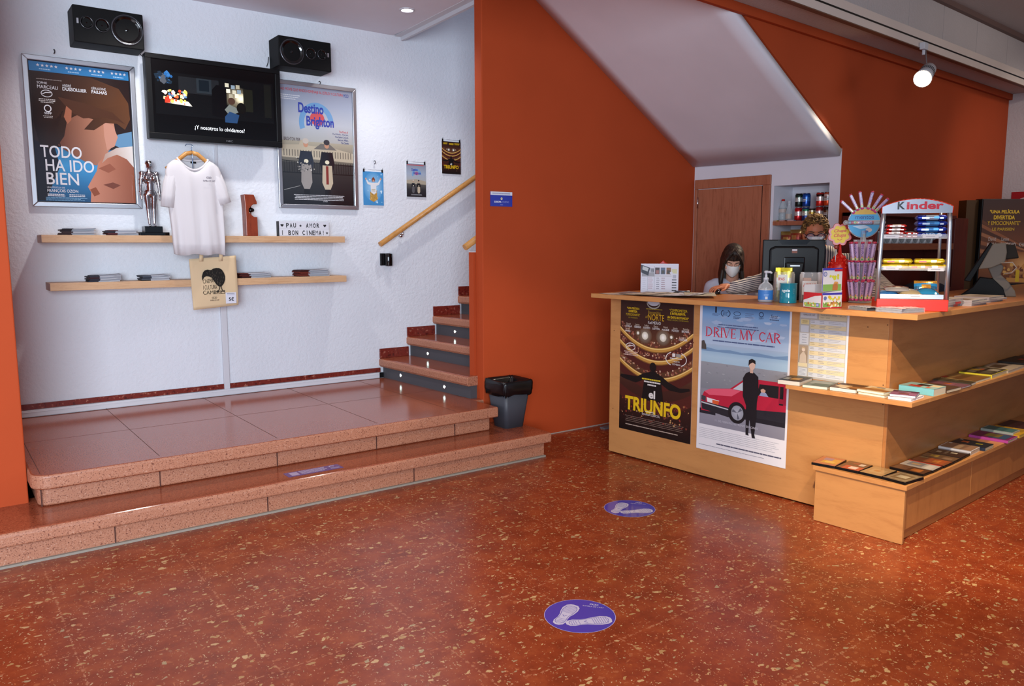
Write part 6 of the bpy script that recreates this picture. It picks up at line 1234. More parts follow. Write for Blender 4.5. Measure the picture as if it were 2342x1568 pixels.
# metal snack rack
kr = thing('snack_rack', 'grey metal snack rack with curved silver header and red base on the worktop corner', 'rack', tuple(on_top(2084, 711)+Vector((.02, .01, 0))), math.radians(-56))
rw, rd, rh = 0.352, 0.15, 0.60
m = MB(); m.box(-rw/2, rw/2, -0.02, rd, 0, 0.062); m.build('base', mat('red_enamel', '#c42410', 0.35), kr, bevel=0.003)
for sx in (-1, 1):
    m = MB(); m.tube([(sx*(rw/2-.005), 0.01, 0.05), (sx*(rw/2-.007), 0.01, 0.25), (sx*(rw/2-.012), 0.01, 0.46), (sx*(rw/2-.018), 0.012, 0.55)], 0.0115, 14); m.build('front_upright', M_ALU, kr)
    m = MB(); m.tube([(sx*(rw/2-.022), rd-.01, 0.05), (sx*(rw/2-.028), rd-.01, 0.47), (sx*(rw/2-.03), rd-.01, 0.53)], 0.008, 12); m.build('rear_upright', M_ALU, kr)
def shelf_tray(z, lab):
    m = MB(); m.box(-rw/2+.02, rw/2-.02, 0.012, rd-.01, z, z+0.003, '#8d9096'); m.box(-rw/2+.02, rw/2-.02, 0.010, 0.013, z, z+0.024, '#a9adb5'); m.build('shelf_tray', M_CLEAR if z > .1 else M_ALU, kr)
shelf_tray(0.387, ''); shelf_tray(0.217, ''); shelf_tray(0.064, '')
Hd = [(-rw/2+.005, .522)] + [(rw/2*(-1+2*i/16)*0.975, .557+.040*(1-((i-8)/8)**2)) for i in range(17)] + [(rw/2-.005, .522)]
m = MB(); m.prism(Hd, 0.0, 0.006, plane='xz'); m.build('header', mat('mirror_silver', '#75777f', 0.36, 0.85), kr)
m = MB()
for (a, b), (c, d) in zip(Hd, Hd[1:]): m.cyl((a, 0.003, b), (c, 0.003, d), 0.0035, seg=8)
m.build('header_edge', mat('red_enamel'), kr)
A = Art(0.265, 0.048, base=False, eps=0.0003); A.text('K', 8, 0, 22, 84, '#16161a', 1, .03); A.text('inder', 24.5, 0, 92, 86, '#c8283a', 1, .035); A.build('header_lettering', M_GLOSS, kr, (0.015, -0.001, 0.535))
for (x, z) in ((-.12, .390), (.075, .390), (-.11, .220), (.11, .214), (.02, .068)):
    m = MB(); A = Art(0.078, 0.018, '#cfcfd4', thick=0.001); A.small(20, 40, 80, 1, 20, 18, '#9a9aa6', 1); A.build('price_label', M_PAPER, kr, (x, 0.008, z))
kM = Matrix.Translation(kr.location) @ Matrix.Rotation(kr.rotation_euler.z, 4, 'Z')
def bar_pack(pos, w, d, h, cols, lab, grp, rot=0.0, text=None, tcol='#ffffff'):
    m = MB(); n = 10
    def ringx(x, k): return [(x, d/2*math.copysign(abs(math.cos(a))**.6, math.cos(a))*k, h/2+h/2*math.copysign(abs(math.sin(a))**.6, math.sin(a))*k) for a in [2*PI*i/16 for i in range(16)]]
    xs = [(-w/2, .02, 0), (-w/2+.004, .62, 0), (-w/2+.010, .95, 0), (-w*.2, 1, 1), (w*.2, 1, 1), (w/2-.012, .95, 0), (w/2-.004, .55, 0), (w/2, .02, 0)]
    rs = []
    for x, k, _ in xs:
        q = ringx(x, 1.0 if k > .9 else 1.0); rs.append([(x, y*(1 if k > .5 else .98), h/2+(z-h/2)*(k if k < .9 else 1)) for _, y, z in q])
    m.rings(rs, [cols[0], cols[0], cols[0], cols[1], cols[0], cols[0], cols[0]])
    if text:
        A = Art(w*.66, h*.7, base=False); A.text(text, 0, 10, 70, 90, tcol, 1, .06); A.ell(88, 50, 14, 46, '#2a2422', 1); m.M = Matrix.Translation((-w*.02, -d/2-0.001, h*.15)); m.add(A.mb.v, A.mb.f, [x for x in [tcol]][0]) ; m.M = None
    pc_ = {'#c9a81c': ('#b5342a', '#e0d8c0', '#c8641e'), '#b5140c': ('#d8ccc8', '#c9bdb8', '#e0d8d4'), '#20349a': ('#b9c6dc', '#4a90c8', '#d0d6e2')}.get(cols[0])
    if pc_ and not text:
        for q, (u0, u1, v0, v1) in enumerate(((-.34, -.10, .30, .62), (.05, .22, .34, .70), (.24, .36, .28, .56))): m.add([(w*u0, -d/2-.0006, h*v0), (w*u1, -d/2-.0006, h*v0), (w*u1, -d/2-.0006, h*v1), (w*u0, -d/2-.0006, h*v1)], [(0, 1, 2, 3)], pc_[q])
    o = m.build('snack_bar' if not text else 'biscuit_pack', M_FOIL); o.matrix_world = kM @ Matrix.Translation((pos[0]*.85, pos[1], pos[2]-.008)) @ Matrix.Scale(.85, 4, (1, 0, 0)) @ Matrix.Rotation(rot, 4, 'Z'); tag(o, lab, 'snack', grp); return o
for k in range(4): bar_pack((-.112+.002*k, .05, .399+.0185*k), .120, .050, .018, ['#b5140c', '#c9b9b4'], 'red wafer bar in the taller red stack on the top rack shelf', 'red wafer bars in the taller stack')
for k in range(2): bar_pack((-.012, .055, .399+.0165*k), .075, .045, .016, ['#b5140c', '#a81a14'], 'red wafer bar in the low red stack beside the blue packs', 'red wafer bars in the low stack')
for k in range(2): bar_pack((-.105, .115, .399+.0185*k), .120, .050, .018, ['#a8140c', '#c9b9b4'], 'red wafer bar behind the taller red stack', 'red wafer bars at the back')
for k in range(4): bar_pack((.100, .075, .399+.031*k), .175, .085, .030, ['#20349a', '#4a86c4' if k < 3 else '#a9b6cc'], ['blue biscuit pack at the bottom of its stack on the top rack shelf', 'blue biscuit pack second from the bottom of its stack', 'blue biscuit pack third from the bottom of its stack', 'silvery blue biscuit pack on top of its stack under the header'][k], 'blue biscuit packs on the top rack shelf', 0.03*(-1)**k, 'OREO' if k == 0 else None, '#d8dce8')
Yl = ['#c9a81c', '#d8bf3a']
for (x, y, z, w) in ((-.10, .05, .229, .14), (-.085, .06,   .259, .15), (.04, .05, .229, .12), (.105, .055, .229, .16), (.10, .06,   .259, .15), (-.02, .11, .229, .15)):
    lab = {(-.10, .229): 'yellow peanut candy pack low on the middle rack shelf, nearest the mint display', (-.085, .259): 'yellow peanut candy pack lying on top at the mint display end', (.04, .229): 'crumpled yellow candy pack in the middle of the middle rack shelf', (.105, .229): 'yellow peanut candy pack low on the middle rack shelf, far end', (.10, .259): 'yellow peanut candy pack lying on top at the far end of the shelf', (-.02, .229): 'yellow peanut candy pack behind the others on the middle rack shelf'}[(x, z)]
    bar_pack((x, y, z), w*1.18, .060, .030, Yl, lab, 'yellow candy packs on the middle rack shelf', Rb.uniform(-.1, .1))
bar_pack((-.135, .032, .229), .10, .03, .012, ['#4a86c8', '#a9c4dc'], 'slim blue and white bar at the front of the middle rack shelf', 'slim bars')
bg_ = [((-.13, .05, .075), ['#3a7ab8', '#8aa8c4', '#b9a08a', '#8a6a50'], .12, .035, 'flat blue and brown sweets bag at the mint display end of the bottom shelf'), ((-.07, .06, .098), ['#b8b4b4', '#c4bcb4', '#a88a80', '#8c5a54'], .15, .03, 'white topped sweets bag lying across the bottom rack shelf'), ((.00, .04, .075), ['#c2b08a', '#b8a894', '#4a90c4', '#c9c4c0'], .13, .04, 'cream sweets bag in the middle of the bottom rack shelf'), ((.10, .06, .075), ['#2f8fc4', '#3a6a8c', '#b0562a', '#c98a3a'], .13, .05, 'blue and orange sweets bag in front on the bottom rack shelf')]
for c, cols, w, h, lab in bg_: bagp(None, (0, 0, 0), w, .11, h*.5, kM @ Matrix.Translation((c[0]*.85, c[1]-.03, c[2]+h*.45-.008)) @ Matrix.Scale(.85, 4, (1, 0, 0)) @ rotm('X', -80), cols, 'sweets_bag', lab=lab, cat='sweets', grp='sweets bags on the bottom rack shelf')
bagp(None, (0, 0, 0), .135, .085, .022, kM @ Matrix.Translation((.085, .085, .077)) @ Matrix.Scale(.85, 4, (1, 0, 0)) @ rotm('X', -18), ['#b0562a', '#a8482a', '#3a6a8c', '#2f8fd0', '#c08a3a'], 'sweets_bag', lab='blue and orange sweets bag propped upright on the bottom rack shelf', cat='sweets', grp='sweets bags on the bottom rack shelf')
# wrapped disc cases in front of the rack
for k, (a, b, col, lab) in enumerate((((1941, 706), (2002, 713), '#4f5a6a', 'grey disc case lying at the front edge of the worktop'), ((2004, 712), (2066, 717), '#aab0c0', 'cellophane wrapped disc case lying in the middle before the red base'), ((2068, 716), (2131, 713), '#b9bdcc', 'cellophane wrapped disc case lying nearest the worktop corner'))):
    P0 = Vector(az(*a, ZT)); P1 = Vector(az(*b, ZT)); d = P1-P0; P0.x = max(P0.x, TX+.012); c = thing('wrapped_disc_case', lab, 'disc case', P0, math.atan2(d.y, d.x), 'disc cases before the snack rack')
    w = min(d.length, .145); m = MB(); th = .016 if k == 0 else .022; dp = .10
    m.box(0, w, 0, dp, 0, th*.5, col); m.box(.001, w-.001, 0.001, dp, th*.55, th, '#30343c' if k == 0 else '#9aa0b0'); m.build('case', M_FOIL, c, bevel=.0015)
    m = MB(); R2 = random.Random(k); m.sheet(lambda u, v: (-.003+(w+.006)*u, -.0025+R2.uniform(-.0012, .0012), th*1.02*v), 18, 4, '#b9bece'); m.sheet(lambda u, v: (-.003+(w+.006)*u, -.0025+(dp+.004)*v, th+.002+R2.uniform(-.0012, .0012)), 18, 8, '#b9bece'); m.build('cellophane', M_CLEAR, c)
# magazines in low stacks along the right leg
stk = [((2168, 703), (2226, 705), 3, .014, ['#b9aea8', '#c4bdb8', '#a8a09a'], 'low stack beside the snack rack'), ((2222, 700), (2262, 692), 3, .010, ['#b0a49c', '#bcb2a8', '#b4aeae'], 'middle stack along the worktop edge'), ((2262, 692), (2320, 685), 3, .010, ['#b8aca2', '#c0b8b0', '#a89c90'], 'stack in front of the payment terminal')]
for a, b, n, th, cols, lab in stk:
    P0 = Vector(az(*a, ZT)); P1 = Vector(az(*b, ZT)); d = P1-P0; z = ZT
    for k in range(n):
        o = thing('magazine', ['bottom', 'middle', 'top'][k]+' magazine of the '+lab, 'magazine', (P0.x, max(P0.y, TY+.02), z), math.radians(Rb.uniform(-4, 4)), 'magazines stacked along the worktop')
        w = max(.20, min(d.length, .26)); m = MB(); m.box(0, w, 0, .20, 0, th, '#b9b2b2'); m.box(.001, w-.001, -.0003, .0, .002, th-.002, '#8f8886'); m.build('pages', M_PAPER, o)
        m = MB(); m.box(0, w, -.001, .20, th, th+.0008, cols[k]); m.box(w*.45, w*.80, -.0014, -.001, 0.001, th-.001, '#b02c2c' if lab.startswith('low') and k < 2 else '#a49a94'); m.box(w*.1, w*.6, .03, .12, th+.0008, th+.0011, Rb.choice(['#5a6a50', '#6c5a50', '#8a7a70'])); m.build('cover', M_PRINT, o); z += th+.0012
# payment terminal
pt = thing('payment_terminal', 'grey till terminal on a curved foot seen from the side and behind', 'till', (6.06, 2.05, ZT), math.radians(-70))
G_ = mat('terminal_grey', '#70695e', 0.55); Dk = mat('terminal_dark', '#07090b', 0.5, spec=.2)
m = MB(); m.prism([(.16, 0), (-.12, 0), (-.02, .02), (.03, .09), (-.02, .20), (.06, .225), (.075, .20), (.06, .15), (.11, .10), (.15, .04)], -.065, .065, plane='xz'); m.build('foot', G_, pt, bevel=.006)
m = MB(); m.prism([(-.17, 0), (.10, .0), (.08, .06), (.02, .12), (-.06, .13), (-.10, .06)], -.075, .075, plane='xz'); m.build('foot_cover', Dk, pt, bevel=.004)
m = MB(); m.prism([(-.075, .185), (.0, .36), (.075, .365), (.085, .30), (.078, .235), (.0, .195)], -.12, .12, plane='xz'); m.build('housing', G_, pt, bevel=.006)
m = MB(); m.prism([(-.155, .105), (-.115, .10), (.002, .352), (-.012, .37)], -.11, .11, plane='xz'); m.build('touch_screen', Dk, pt, bevel=.004)
m = MB(); m.prism([(.040, .358), (.130, .352), (.158, .262), (.070, .252)], -.085, .075, plane='xz'); m.build('customer_display', mat('display_brown', '#2a2622', 0.65, spec=.2), pt, bevel=.008)
m = MB(); m.tube([(.055, -.125, .23), (.12, -.13, .235), (.145, -.13, .20), (.12, -.13, .165), (.08, -.125, .16)], .004, 8); m.build('cable', mat('pale_cable', '#a89c90', 0.5), pt)
# ---------------------------------------------------------------- the two people behind the counter
def skin(name, col):
    m = mat(name, col, 0.5, spec=0.35); t = NT(m); co = t.coord(); n = t.n('ShaderNodeTexNoise', i_Scale=45.0, i_Detail=3.0); t.l(co, n.inputs['Vector'])
    c = lin(col); t.base(t.mix(n.outputs[0], tuple(x*.92 for x in c), tuple(min(1, x*1.06) for x in c))); m.node_tree.nodes['Principled BSDF'].inputs['Subsurface Weight'].default_value = 0.06; m.node_tree.nodes['Principled BSDF'].inputs['Subsurface Radius'].default_value = (.01, .004, .002); return m
def head_solids(m, H, k=1.0):
    """head with its middle at H's origin, facing -Y"""
    def E(c, r, q=None): m.M = H; m.ell([x*k for x in c], [x*k for x in (r if isinstance(r, tuple) else (r,)*3)], M=q)
    def C(a, b, r0, r1=None): m.M = H; m.cap([x*k for x in a], [x*k for x in b], r0*k, (r1 or r0)*k)
    E((0, .016, .036), (.074, .093, .083)); E((0, -.020, -.035), (.058, .070, .074)); E((0, -.045, -.078), (.042, .042, .036)); E((0, -.070, -.100), (.020, .018, .016))
    for s in (-1, 1):
        E((s*.038, -.058, -.028), (.024, .026, .026)); E((s*.053, -.005, -.055), (.014, .035, .035)); E((s*.010, -.097, -.030), (.009, .009, .008)); E((s*.075, .012, -.012), (.010, .020, .032)); E((s*.082, .018, -.002), (.006, .012, .020))
        C((s*.010, -.083, .022), (s*.050, -.066, .024), .010, .009); E((s*.031, -.074, .000), (.014, .012, .010)); E((s*.033, -.0785, .0085), (.0155, .0095, .0062))
    C((0, -.084, .010), (0, -.103, -.026), .009, .012); C((-.018, -.086, -.062), (.018, -.086, -.062), .008); C((-.014, -.086, -.073), (.014, -.086, -.073), .008)
def hand_solids(m, Hm, s=1, curl=(28, 35, 25), spread=1.0):
    """right/left hand: palm at the origin, fingers along -Y, palm facing down"""
    m.M = Hm; m.ell((0, -.005, 0), (.040, .046, .016)); m.cap((-.024, .02, 0), (-.027, -.034, .002), .013, .011); m.cap((.024, .02, 0), (.026, -.030, .002), .013, .010); m.cap((0, .045, 0), (0, .0, 0), .021, .024)
    for k, (x, L) in enumerate(((-.029, .072), (-.010, .080), (.010, .074), (.028, .058))):
        p = Vector((x*s, -.038, .003)); d = Vector(((x*s)*1.2*spread*4, -1, .10)).normalized(); a = 0
        for j, f in enumerate((.45, .31, .26)):
            a += math.radians(curl[j]); dd = Vector((d.x, d.y*math.cos(a), d.z*math.cos(a)-math.sin(a)*.9)).normalized(); q = p+dd*L*f; r = .0090-.0010*j; m.cap(p, q, r, r-.0008); p = q
    p = Vector((-.030*s, .008, -.004)); q = p+Vector((-.030*s, -.026, -.006)); m.cap(p, q, .012, .010); m.cap(q, q+Vector((-.006*s, -.030, -.006)), .010, .008)
def nails(par): pass
def HM(loc, rz, pitch=0, roll=0): return Matrix.Translation(loc) @ Matrix.Rotation(math.radians(rz), 4, 'Z') @ rotm('X', pitch) @ rotm('Y', roll)
def legs(m, base, fx, w=0.09, hip=0.86):
    sx = Vector((math.cos(math.radians(fx)), math.sin(math.radians(fx)), 0)); fy = Vector((math.sin(math.radians(fx)), -math.cos(math.radians(fx)), 0))
    for s in (-1, 1):
        h = base+sx*s*w; m.M = None; m.cap(h+Vector((0, 0, hip)), h+sx*s*.01+fy*.02+Vector((0, 0, .48)), .085, .060); m.cap(h+sx*s*.01+fy*.02+Vector((0, 0, .48)), h+sx*s*.015+Vector((0, 0, .08)), .058, .038); m.cap(h+sx*s*.015+Vector((0, 0, .045)), h+sx*s*.02+fy*.16+Vector((0, 0, .035)), .042, .034)
    return sx, fy
# ---- young woman looking down, white mask, long dark hair
wf = -52
wb = Vector((5.36, 3.655, 0)); hc = Vector((5.315, 3.625, 1.468)); HW = HM(hc, wf, 27, 3)
SKW = skin('skin_light', '#c9967e')
m = MB(); sx, fy = legs(m, wb, wf, .085, .82)
head_solids(m, HW, 0.97); m.M = None
nk = wb + Vector((0, 0, 1.315)) + fy*0.0
m.cap(nk+Vector((0, 0, -.03)), hc-fy*.015+Vector((0, 0, -.05)), .052, .048)
m.ell(tuple(wb+Vector((0, 0, 1.13))), (.15, .105, .17), M=Matrix.Rotation(math.radians(wf), 4, 'Z')); m.ell(tuple(wb+Vector((0, 0, .93))), (.135, .10, .16), M=Matrix.Rotation(math.radians(wf), 4, 'Z')); m.ell(tuple(wb+Vector((0, 0, .83))), (.155, .11, .12), M=Matrix.Rotation(math.radians(wf), 4, 'Z'))
m.cap(nk-sx*.13+Vector((0, 0, -.045)), nk+sx*.13+Vector((0, 0, -.045)), .055)
for s in (-1, 1):
    a = nk+sx*s*.165+Vector((0, 0, -.06)); b = a+sx*s*.03+fy*.02+Vector((0, 0, -.26)); c = b-sx*s*.04+fy*.20+Vector((0, 0, -.02)); m.M = None; m.cap(a, b, .048, .040); m.cap(b, c, .039, .027)
    hand_solids(m, Matrix.Translation(c+fy*.05) @ Matrix.Rotation(math.radians(wf), 4, 'Z'), s)
wo = blob(m, 'person', SKW, None, 0.0042, 6); tag(wo, 'young person with long dark hair and white face mask looking down behind the counter', 'person')
def child(o, par): o.parent = par; return o
m = MB(); m.M = None
m.ell(tuple(wb+Vector((0, 0, 1.12))), (.168, .122, .19), M=Matrix.Rotation(math.radians(wf), 4, 'Z')); m.ell(tuple(wb+Vector((0, 0, .95))), (.158, .118, .20), M=Matrix.Rotation(math.radians(wf), 4, 'Z')); m.cap(nk-sx*.125+Vector((0, 0, -.050)), nk+sx*.125+Vector((0, 0, -.050)), .064)
m.cap(wb+Vector((0, 0, .95)), wb+Vector((0, 0, .84)), .14, .15)
for s in (-1, 1): a = nk+sx*s*.155+Vector((0, 0, -.062)); b = a+sx*s*.03+fy*.012+Vector((0, 0, -.17)); m.cap(a, b, .061, .058)
blob(m, 'tee_shirt', mat('tee_white', '#b9bccb', 0.85, spec=.2), wo, 0.006, 5)
m = MB(); m.cap(wb+Vector((0, 0, .80)), wb+Vector((0, 0, .74)), .15, .14)
for s in (-1, 1): h = wb+sx*s*.085; m.cap(h+Vector((0, 0, .80)), h+sx*s*.01+fy*.02+Vector((0, 0, .48)), .095, .070); m.cap(h+sx*s*.01+fy*.02+Vector((0, 0, .48)), h+sx*s*.015+Vector((0, 0, .10)), .068, .055)
blob(m, 'trousers', mat('dark_denim', '#23283a', 0.85), wo, 0.008, 4)
# hair: crown, then smooth curtains falling from a centre parting past the shoulders
HAIRD = mat('hair_dark', '#2a1c16', 0.5, spec=.3); t = NT(HAIRD); co = t.coord('Object', (150, 150, 5)); n = t.n('ShaderNodeTexNoise', i_Scale=1.0, i_Detail=4.0); t.l(co, n.inputs['Vector'])
t.base(t.ramp(n.outputs[0], [(0.35, lin('#150d0a')), (0.55, lin('#2c1e17')), (0.72, lin('#4a3428'))])); t.bump(n.outputs[0], .6, .004)
m = MB(); m.M = HW; m.ell((0, .020, .045), (.081, .099, .087)); m.ell((.012, -.030, .084), (.052, .048, .040))
for s in (-1, 1):
    for i in range(8):
        m.tube([(s*.003, -.054+.014*i, .110-.001*i*i*.4), (s*(.026+.004*i), -.074+.015*i, .092-.002*i), (s*(.052+.003*i), -.076+.016*i, .046), (s*(.067+.002*i), -.058+.015*i, -.004), (s*(.073+.001*i), -.046+.014*i, -.07), (s*.074, -.036+.012*i, -.13)], [.008, .011, .012, .012, .013, .014], 12)
m.M = None
for s in (-1, 1):
    for i in range(9):
        st = HW @ Vector((s*.073, -.046+.016*i, -.06)); e = st + Vector((0, 0, -.17-.012*((i*5) % 3))) + sx*s*.006 - fy*(.010*i*.3); m.tube([st, st.lerp(e, .5)+sx*s*.008, e], [.016, .018, .009], 12)
for j in range(9):
    st = HW @ Vector(((j-4)*.0135, .092-.012*abs(j-4)*.6, .02)); e = st+Vector((0, 0, -.29))-fy*.015; m.tube([st, st.lerp(e, .5)-fy*.015, e], [.024, .026, .012], 12)
m.cap(HW @ Vector((0, .08, 0)), HW @ Vector((0, .08, 0)) + Vector((0, 0, -.22)), .050, .045)
blob(m, 'hair', HAIRD, wo, 0.0042, 9)
m = MB(); R = random.Random(2)
for s in (-1, 1):
    for j in range(70):
        i = R.uniform(0, 7); o1 = R.uniform(.0, .003)
        pts = [HW @ Vector(q) for q in ((s*.004, -.057+.014*i, .1235-.001*i*i*.4), (s*(.030+.004*i), -.084+.015*i, .1005-.002*i), (s*(.060+.003*i), -.082+.016*i, .050), (s*(.078+.002*i), -.062+.015*i, -.004), (s*(.086+.001*i), -.050+.014*i, -.07), (s*.087, -.040+.012*i, -.13))]
        pts.append(pts[-1]+Vector((0, 0, -R.uniform(.05, .11)))); m.tube(pts, [.0008, .0012, .0012, .0012, .0012, .001, .0006], 5)
child(m.build('hair_strands', mat('hair_brown', '#382620', 0.45, spec=.35)), wo)
def mask_mesh(H, k, col, name, par):
    m = MB(); m.M = H
    def f(u, v):
        a = (u-.5)*2.5; w = .064*k; z = (.006-.104*v)*k; y = -.070*k-.030*k*math.cos((u-.5)*PI)**1.5*(.45+.55*math.sin(PI*min(1, .15+v*.8))); x = w*math.sin(a)*(1.02 if v < .6 else 1.02-.45*(v-.6)); y += .065*k*(1-math.cos(a)) 
        z += -.010*k*abs(math.sin(a))*(1-v)+.022*k*abs(math.sin(a))*v
        return (x, y-.020*k, z)
    m.sheet(f, 18, 12); o = m.build(name, col, par); q = o.modifiers.new('t', 'SOLIDIFY'); q.thickness = .0018; q.offset = 1
    m = MB(); m.M = H
    for s in (-1, 1):
        for z0, z1 in ((-.010, .008), (-.078, -.020)): m.tube([(s*.060*k, -.045*k, z0*k), (s*.071*k, -.012*k, (z0+z1)/2*k), (s*.080*k, .022*k, z1*k)], .0013, 6)
    m.build('mask_straps', col, par); return o
MK = mat('mask_white', '#dddbd8', 0.8, spec=.2)
mask_mesh(HW, .97, MK, 'face_mask', wo)
m = MB(); m.M = HW
for s in (-1, 1): m.tube([(s*.016, -.089, -.003), (s*.030, -.091, -.007), (s*.045, -.080, -.003)], [.0016, .0026, .0016], 8)
m.build('eyelashes', mat('lash', '#1a1210', .6), wo)
m = MB(); m.M = HW
for s in (-1, 1): m.tube([(s*.014, -.093, .024), (s*.032, -.090, .029), (s*.050, -.074, .025)], [.002, .0032, .0016], 8)
m.build('eyebrows', mat('lash'), wo)

# ---- man with curly hair, round glasses and mask, hand on the mouse
mf = -58
mb_ = Vector((5.56, 2.985, 0)); hm = Vector((5.45, 3.020, 1.665)); HMn = HM(hm, mf, 10, 0)
SKM = skin('skin_ruddy', '#b9714f')
m = MB(); sx, fy = legs(m, mb_, mf, .10, .90)
head_solids(m, HMn, 1.03); m.M = None
nk = mb_+fy*.075+Vector((0, 0, 1.505)); RZ = Matrix.Rotation(math.radians(mf), 4, 'Z')
m.cap(nk+Vector((0, 0, -.03)), hm-fy*.02+Vector((0, 0, -.06)), .060, .056)
m.ell(tuple(mb_+fy*.05+Vector((0, 0, 1.29))), (.185, .125, .20), M=RZ); m.ell(tuple(mb_+fy*.01+Vector((0, 0, 1.06))), (.165, .12, .19), M=RZ); m.ell(tuple(mb_+Vector((0, 0, .92))), (.17, .125, .13), M=RZ)
shR = nk-sx*.19+Vector((0, 0, -.065)); shL = nk+sx*.20+Vector((0, 0, -.060)); m.cap(shR, shL, .068)
elR = Vector((5.20, 3.205, 1.330)); wrR = Vector((4.925, 3.375, 1.272)); elL = Vector((5.30, 2.40, 1.262)); wrL = Vector((5.04, 2.60, 1.262))
m.cap(shR, elR, .055, .046); m.cap(elR, wrR, .044, .029); m.cap(shL, elL, .055, .046); m.cap(elL, wrL, .044, .029)
def aim(p, d, rollx=0):
    d = Vector(d).normalized(); y = -d; z = Vector((0, 0, 1)); x = y.cross(z).normalized(); z = x.cross(y)
    return Matrix(((x.x, y.x, z.x, p[0]), (x.y, y.y, z.y, p[1]), (x.z, y.z, z.z, p[2]), (0, 0, 0, 1))) @ rotm('Y', rollx)
hand_solids(m, aim((4.855, 3.395, 1.288), (-.72, .26, -.10)), -1, (14, 26, 22), .8)
hand_solids(m, aim((4.965, 2.65, 1.262), (-.7, .45, -.02)), 1, (20, 25, 20))
mo_ = blob(m, 'person', SKM, None, 0.0042, 6); tag(mo_, 'person with curly hair, dark round glasses and striped shirt, working a mouse behind the monitor', 'person')
def stripes(name, axis, freq, rot=(0, 0, 0)):
    m = mat(name, '#c9bdb2', .85, spec=.2); t = NT(m); sp_ = t.n('ShaderNodeSeparateXYZ'); t.l(t.coord('Object', (1, 1, 1), rot), sp_.inputs[0])
    nz = t.n('ShaderNodeTexNoise', i_Scale=7.0); t.l(t.coord(), nz.inputs['Vector'])
    v = t.math('ADD', t.math('MULTIPLY', sp_.outputs[axis], freq), t.math('MULTIPLY', nz.outputs[0], 0.9)); f = t.math('LESS_THAN', t.math('FRACT', v), .36)
    t.base(t.mix(f, lin('#c6bab0'), lin('#23263a'))); return m
ST_T = stripes('striped_cotton', 0, 62.0, (0, 0, -math.radians(mf))); ST_S = stripes('striped_cotton_sleeve', 2, 78.0, (math.radians(6), math.radians(10), 0))
m = MB()
m.ell(tuple(mb_+fy*.05+Vector((0, 0, 1.29))), (.205, .142, .215), M=RZ); m.ell(tuple(mb_+fy*.01+Vector((0, 0, 1.06))), (.185, .14, .22), M=RZ); m.cap(nk-sx*.17+Vector((0, 0, -.068)), nk+sx*.19+Vector((0, 0, -.060)), .088); m.cap(nk+Vector((0, 0, -.03)), nk+Vector((0, 0, .012)), .085, .070); m.cap(mb_+Vector((0, 0, 1.0)), mb_+Vector((0, 0, .90)), .165, .175)
blob(m, 'shirt', ST_T, mo_, .006, 5)
m = MB()
m.cap(shR, elR, .084, .078); m.cap(elR, wrR+(elR-wrR).normalized()*.03, .076, .046); m.ell(tuple(elR+Vector((0, .0, .010))), .084)
for q in range(5): c = elR.lerp(wrR, .15+.18*q); m.ell(tuple(c+Vector((0, 0, .012*(-1)**q))), (.070-.006*q, .070-.006*q, .062-.005*q))
blob(m, 'sleeve', ST_S, mo_, .005, 4)
m = MB(); m.cap(shL, elL, .078, .068); m.cap(elL, wrL+(elL-wrL).normalized()*.02, .066, .044); m.ell(tuple(elL), .074)
blob(m, 'sleeve', stripes('striped_cotton_left', 2, 70.0, (math.radians(24), math.radians(-20), 0)), mo_, .005, 4)
m = MB(); m.cap(wrR+(elR-wrR).normalized()*.045, wrR+(elR-wrR).normalized()*.005, .042, .038); blob(m, 'cuff', ST_S, mo_, .004, 2)
m = MB(); c = nk+Vector((0, 0, .012)); m.M = None
cl = []
for i in range(28): a = 2*PI*i/28; cl.append(c+sx*.070*math.cos(a)+fy*(.062*math.sin(a))+Vector((0, 0, -.026*max(0, math.sin(a)))))
m.tube(cl, .013, 8, closed=True); child(m.build('collar', ST_T), mo_)
m = MB(); m.cap(mb_+Vector((0, 0, .92)), mb_+Vector((0, 0, .84)), .165, .155)
for s in (-1, 1): h = mb_+sx*s*.10; m.cap(h+Vector((0, 0, .86)), h+sx*s*.01+fy*.02+Vector((0, 0, .48)), .105, .078); m.cap(h+sx*s*.01+fy*.02+Vector((0, 0, .48)), h+sx*s*.015+Vector((0, 0, .10)), .074, .060)
blob(m, 'trousers', mat('dark_denim'), mo_, .008, 4)
# curls
m = MB(); R = random.Random(9); hair_s = []
for k in range(330):
    a = R.uniform(0, 2*PI); e = R.uniform(-.35, 1.5); d = Vector((math.cos(e)*math.cos(a), math.cos(e)*math.sin(a), math.sin(e)))
    p = Vector((d.x*.082, d.y*.098+.020, d.z*.094+.040))
    if p.y < -.045 and p.z < .085: continue
    if p.y < -.02 and p.z < .02: continue
    if p.z < -.03 and p.y < .05: continue
    r = R.uniform(.010, .017); m.M = HMn @ Matrix.Translation(p); ax1 = R.uniform(0, 6); m.M = m.M @ Matrix.Rotation(ax1, 4, (R.uniform(-1, 1), R.uniform(-1, 1), R.uniform(-1, 1)))
    col = R.choice(['#5f4023', '#6f4d2a', '#86612f', '#4a321e', '#7a5830'])
    m.tube([(r*math.cos(t_), r*math.sin(t_), .004*t_/2-.006) for t_ in [j*PI/5 for j in range(15)]], [.004]*14+[.002], 6, col)
child(m.build('hair_curls', M_PAPER), mo_)
m = MB(); m.M = HMn; m.ell((0, .026, .050), (.082, .095, .086)); m.ell((0, .07, -.02), (.07, .05, .06)); child(m.build('hair', mat('hair_mid', '#4a321d', .6)), mo_)
mask_mesh(HMn, 1.03, MK, 'face_mask', mo_)
m = MB(); m.M = HMn
for s in (-1, 1):
    m.ell((s*.033, -.0775, .003), (.0115, .009, .0075), '#d8d2cc', 14, 8)
child(m.build('eyes', M_GLOSS), mo_)
m = MB(); m.M = HMn
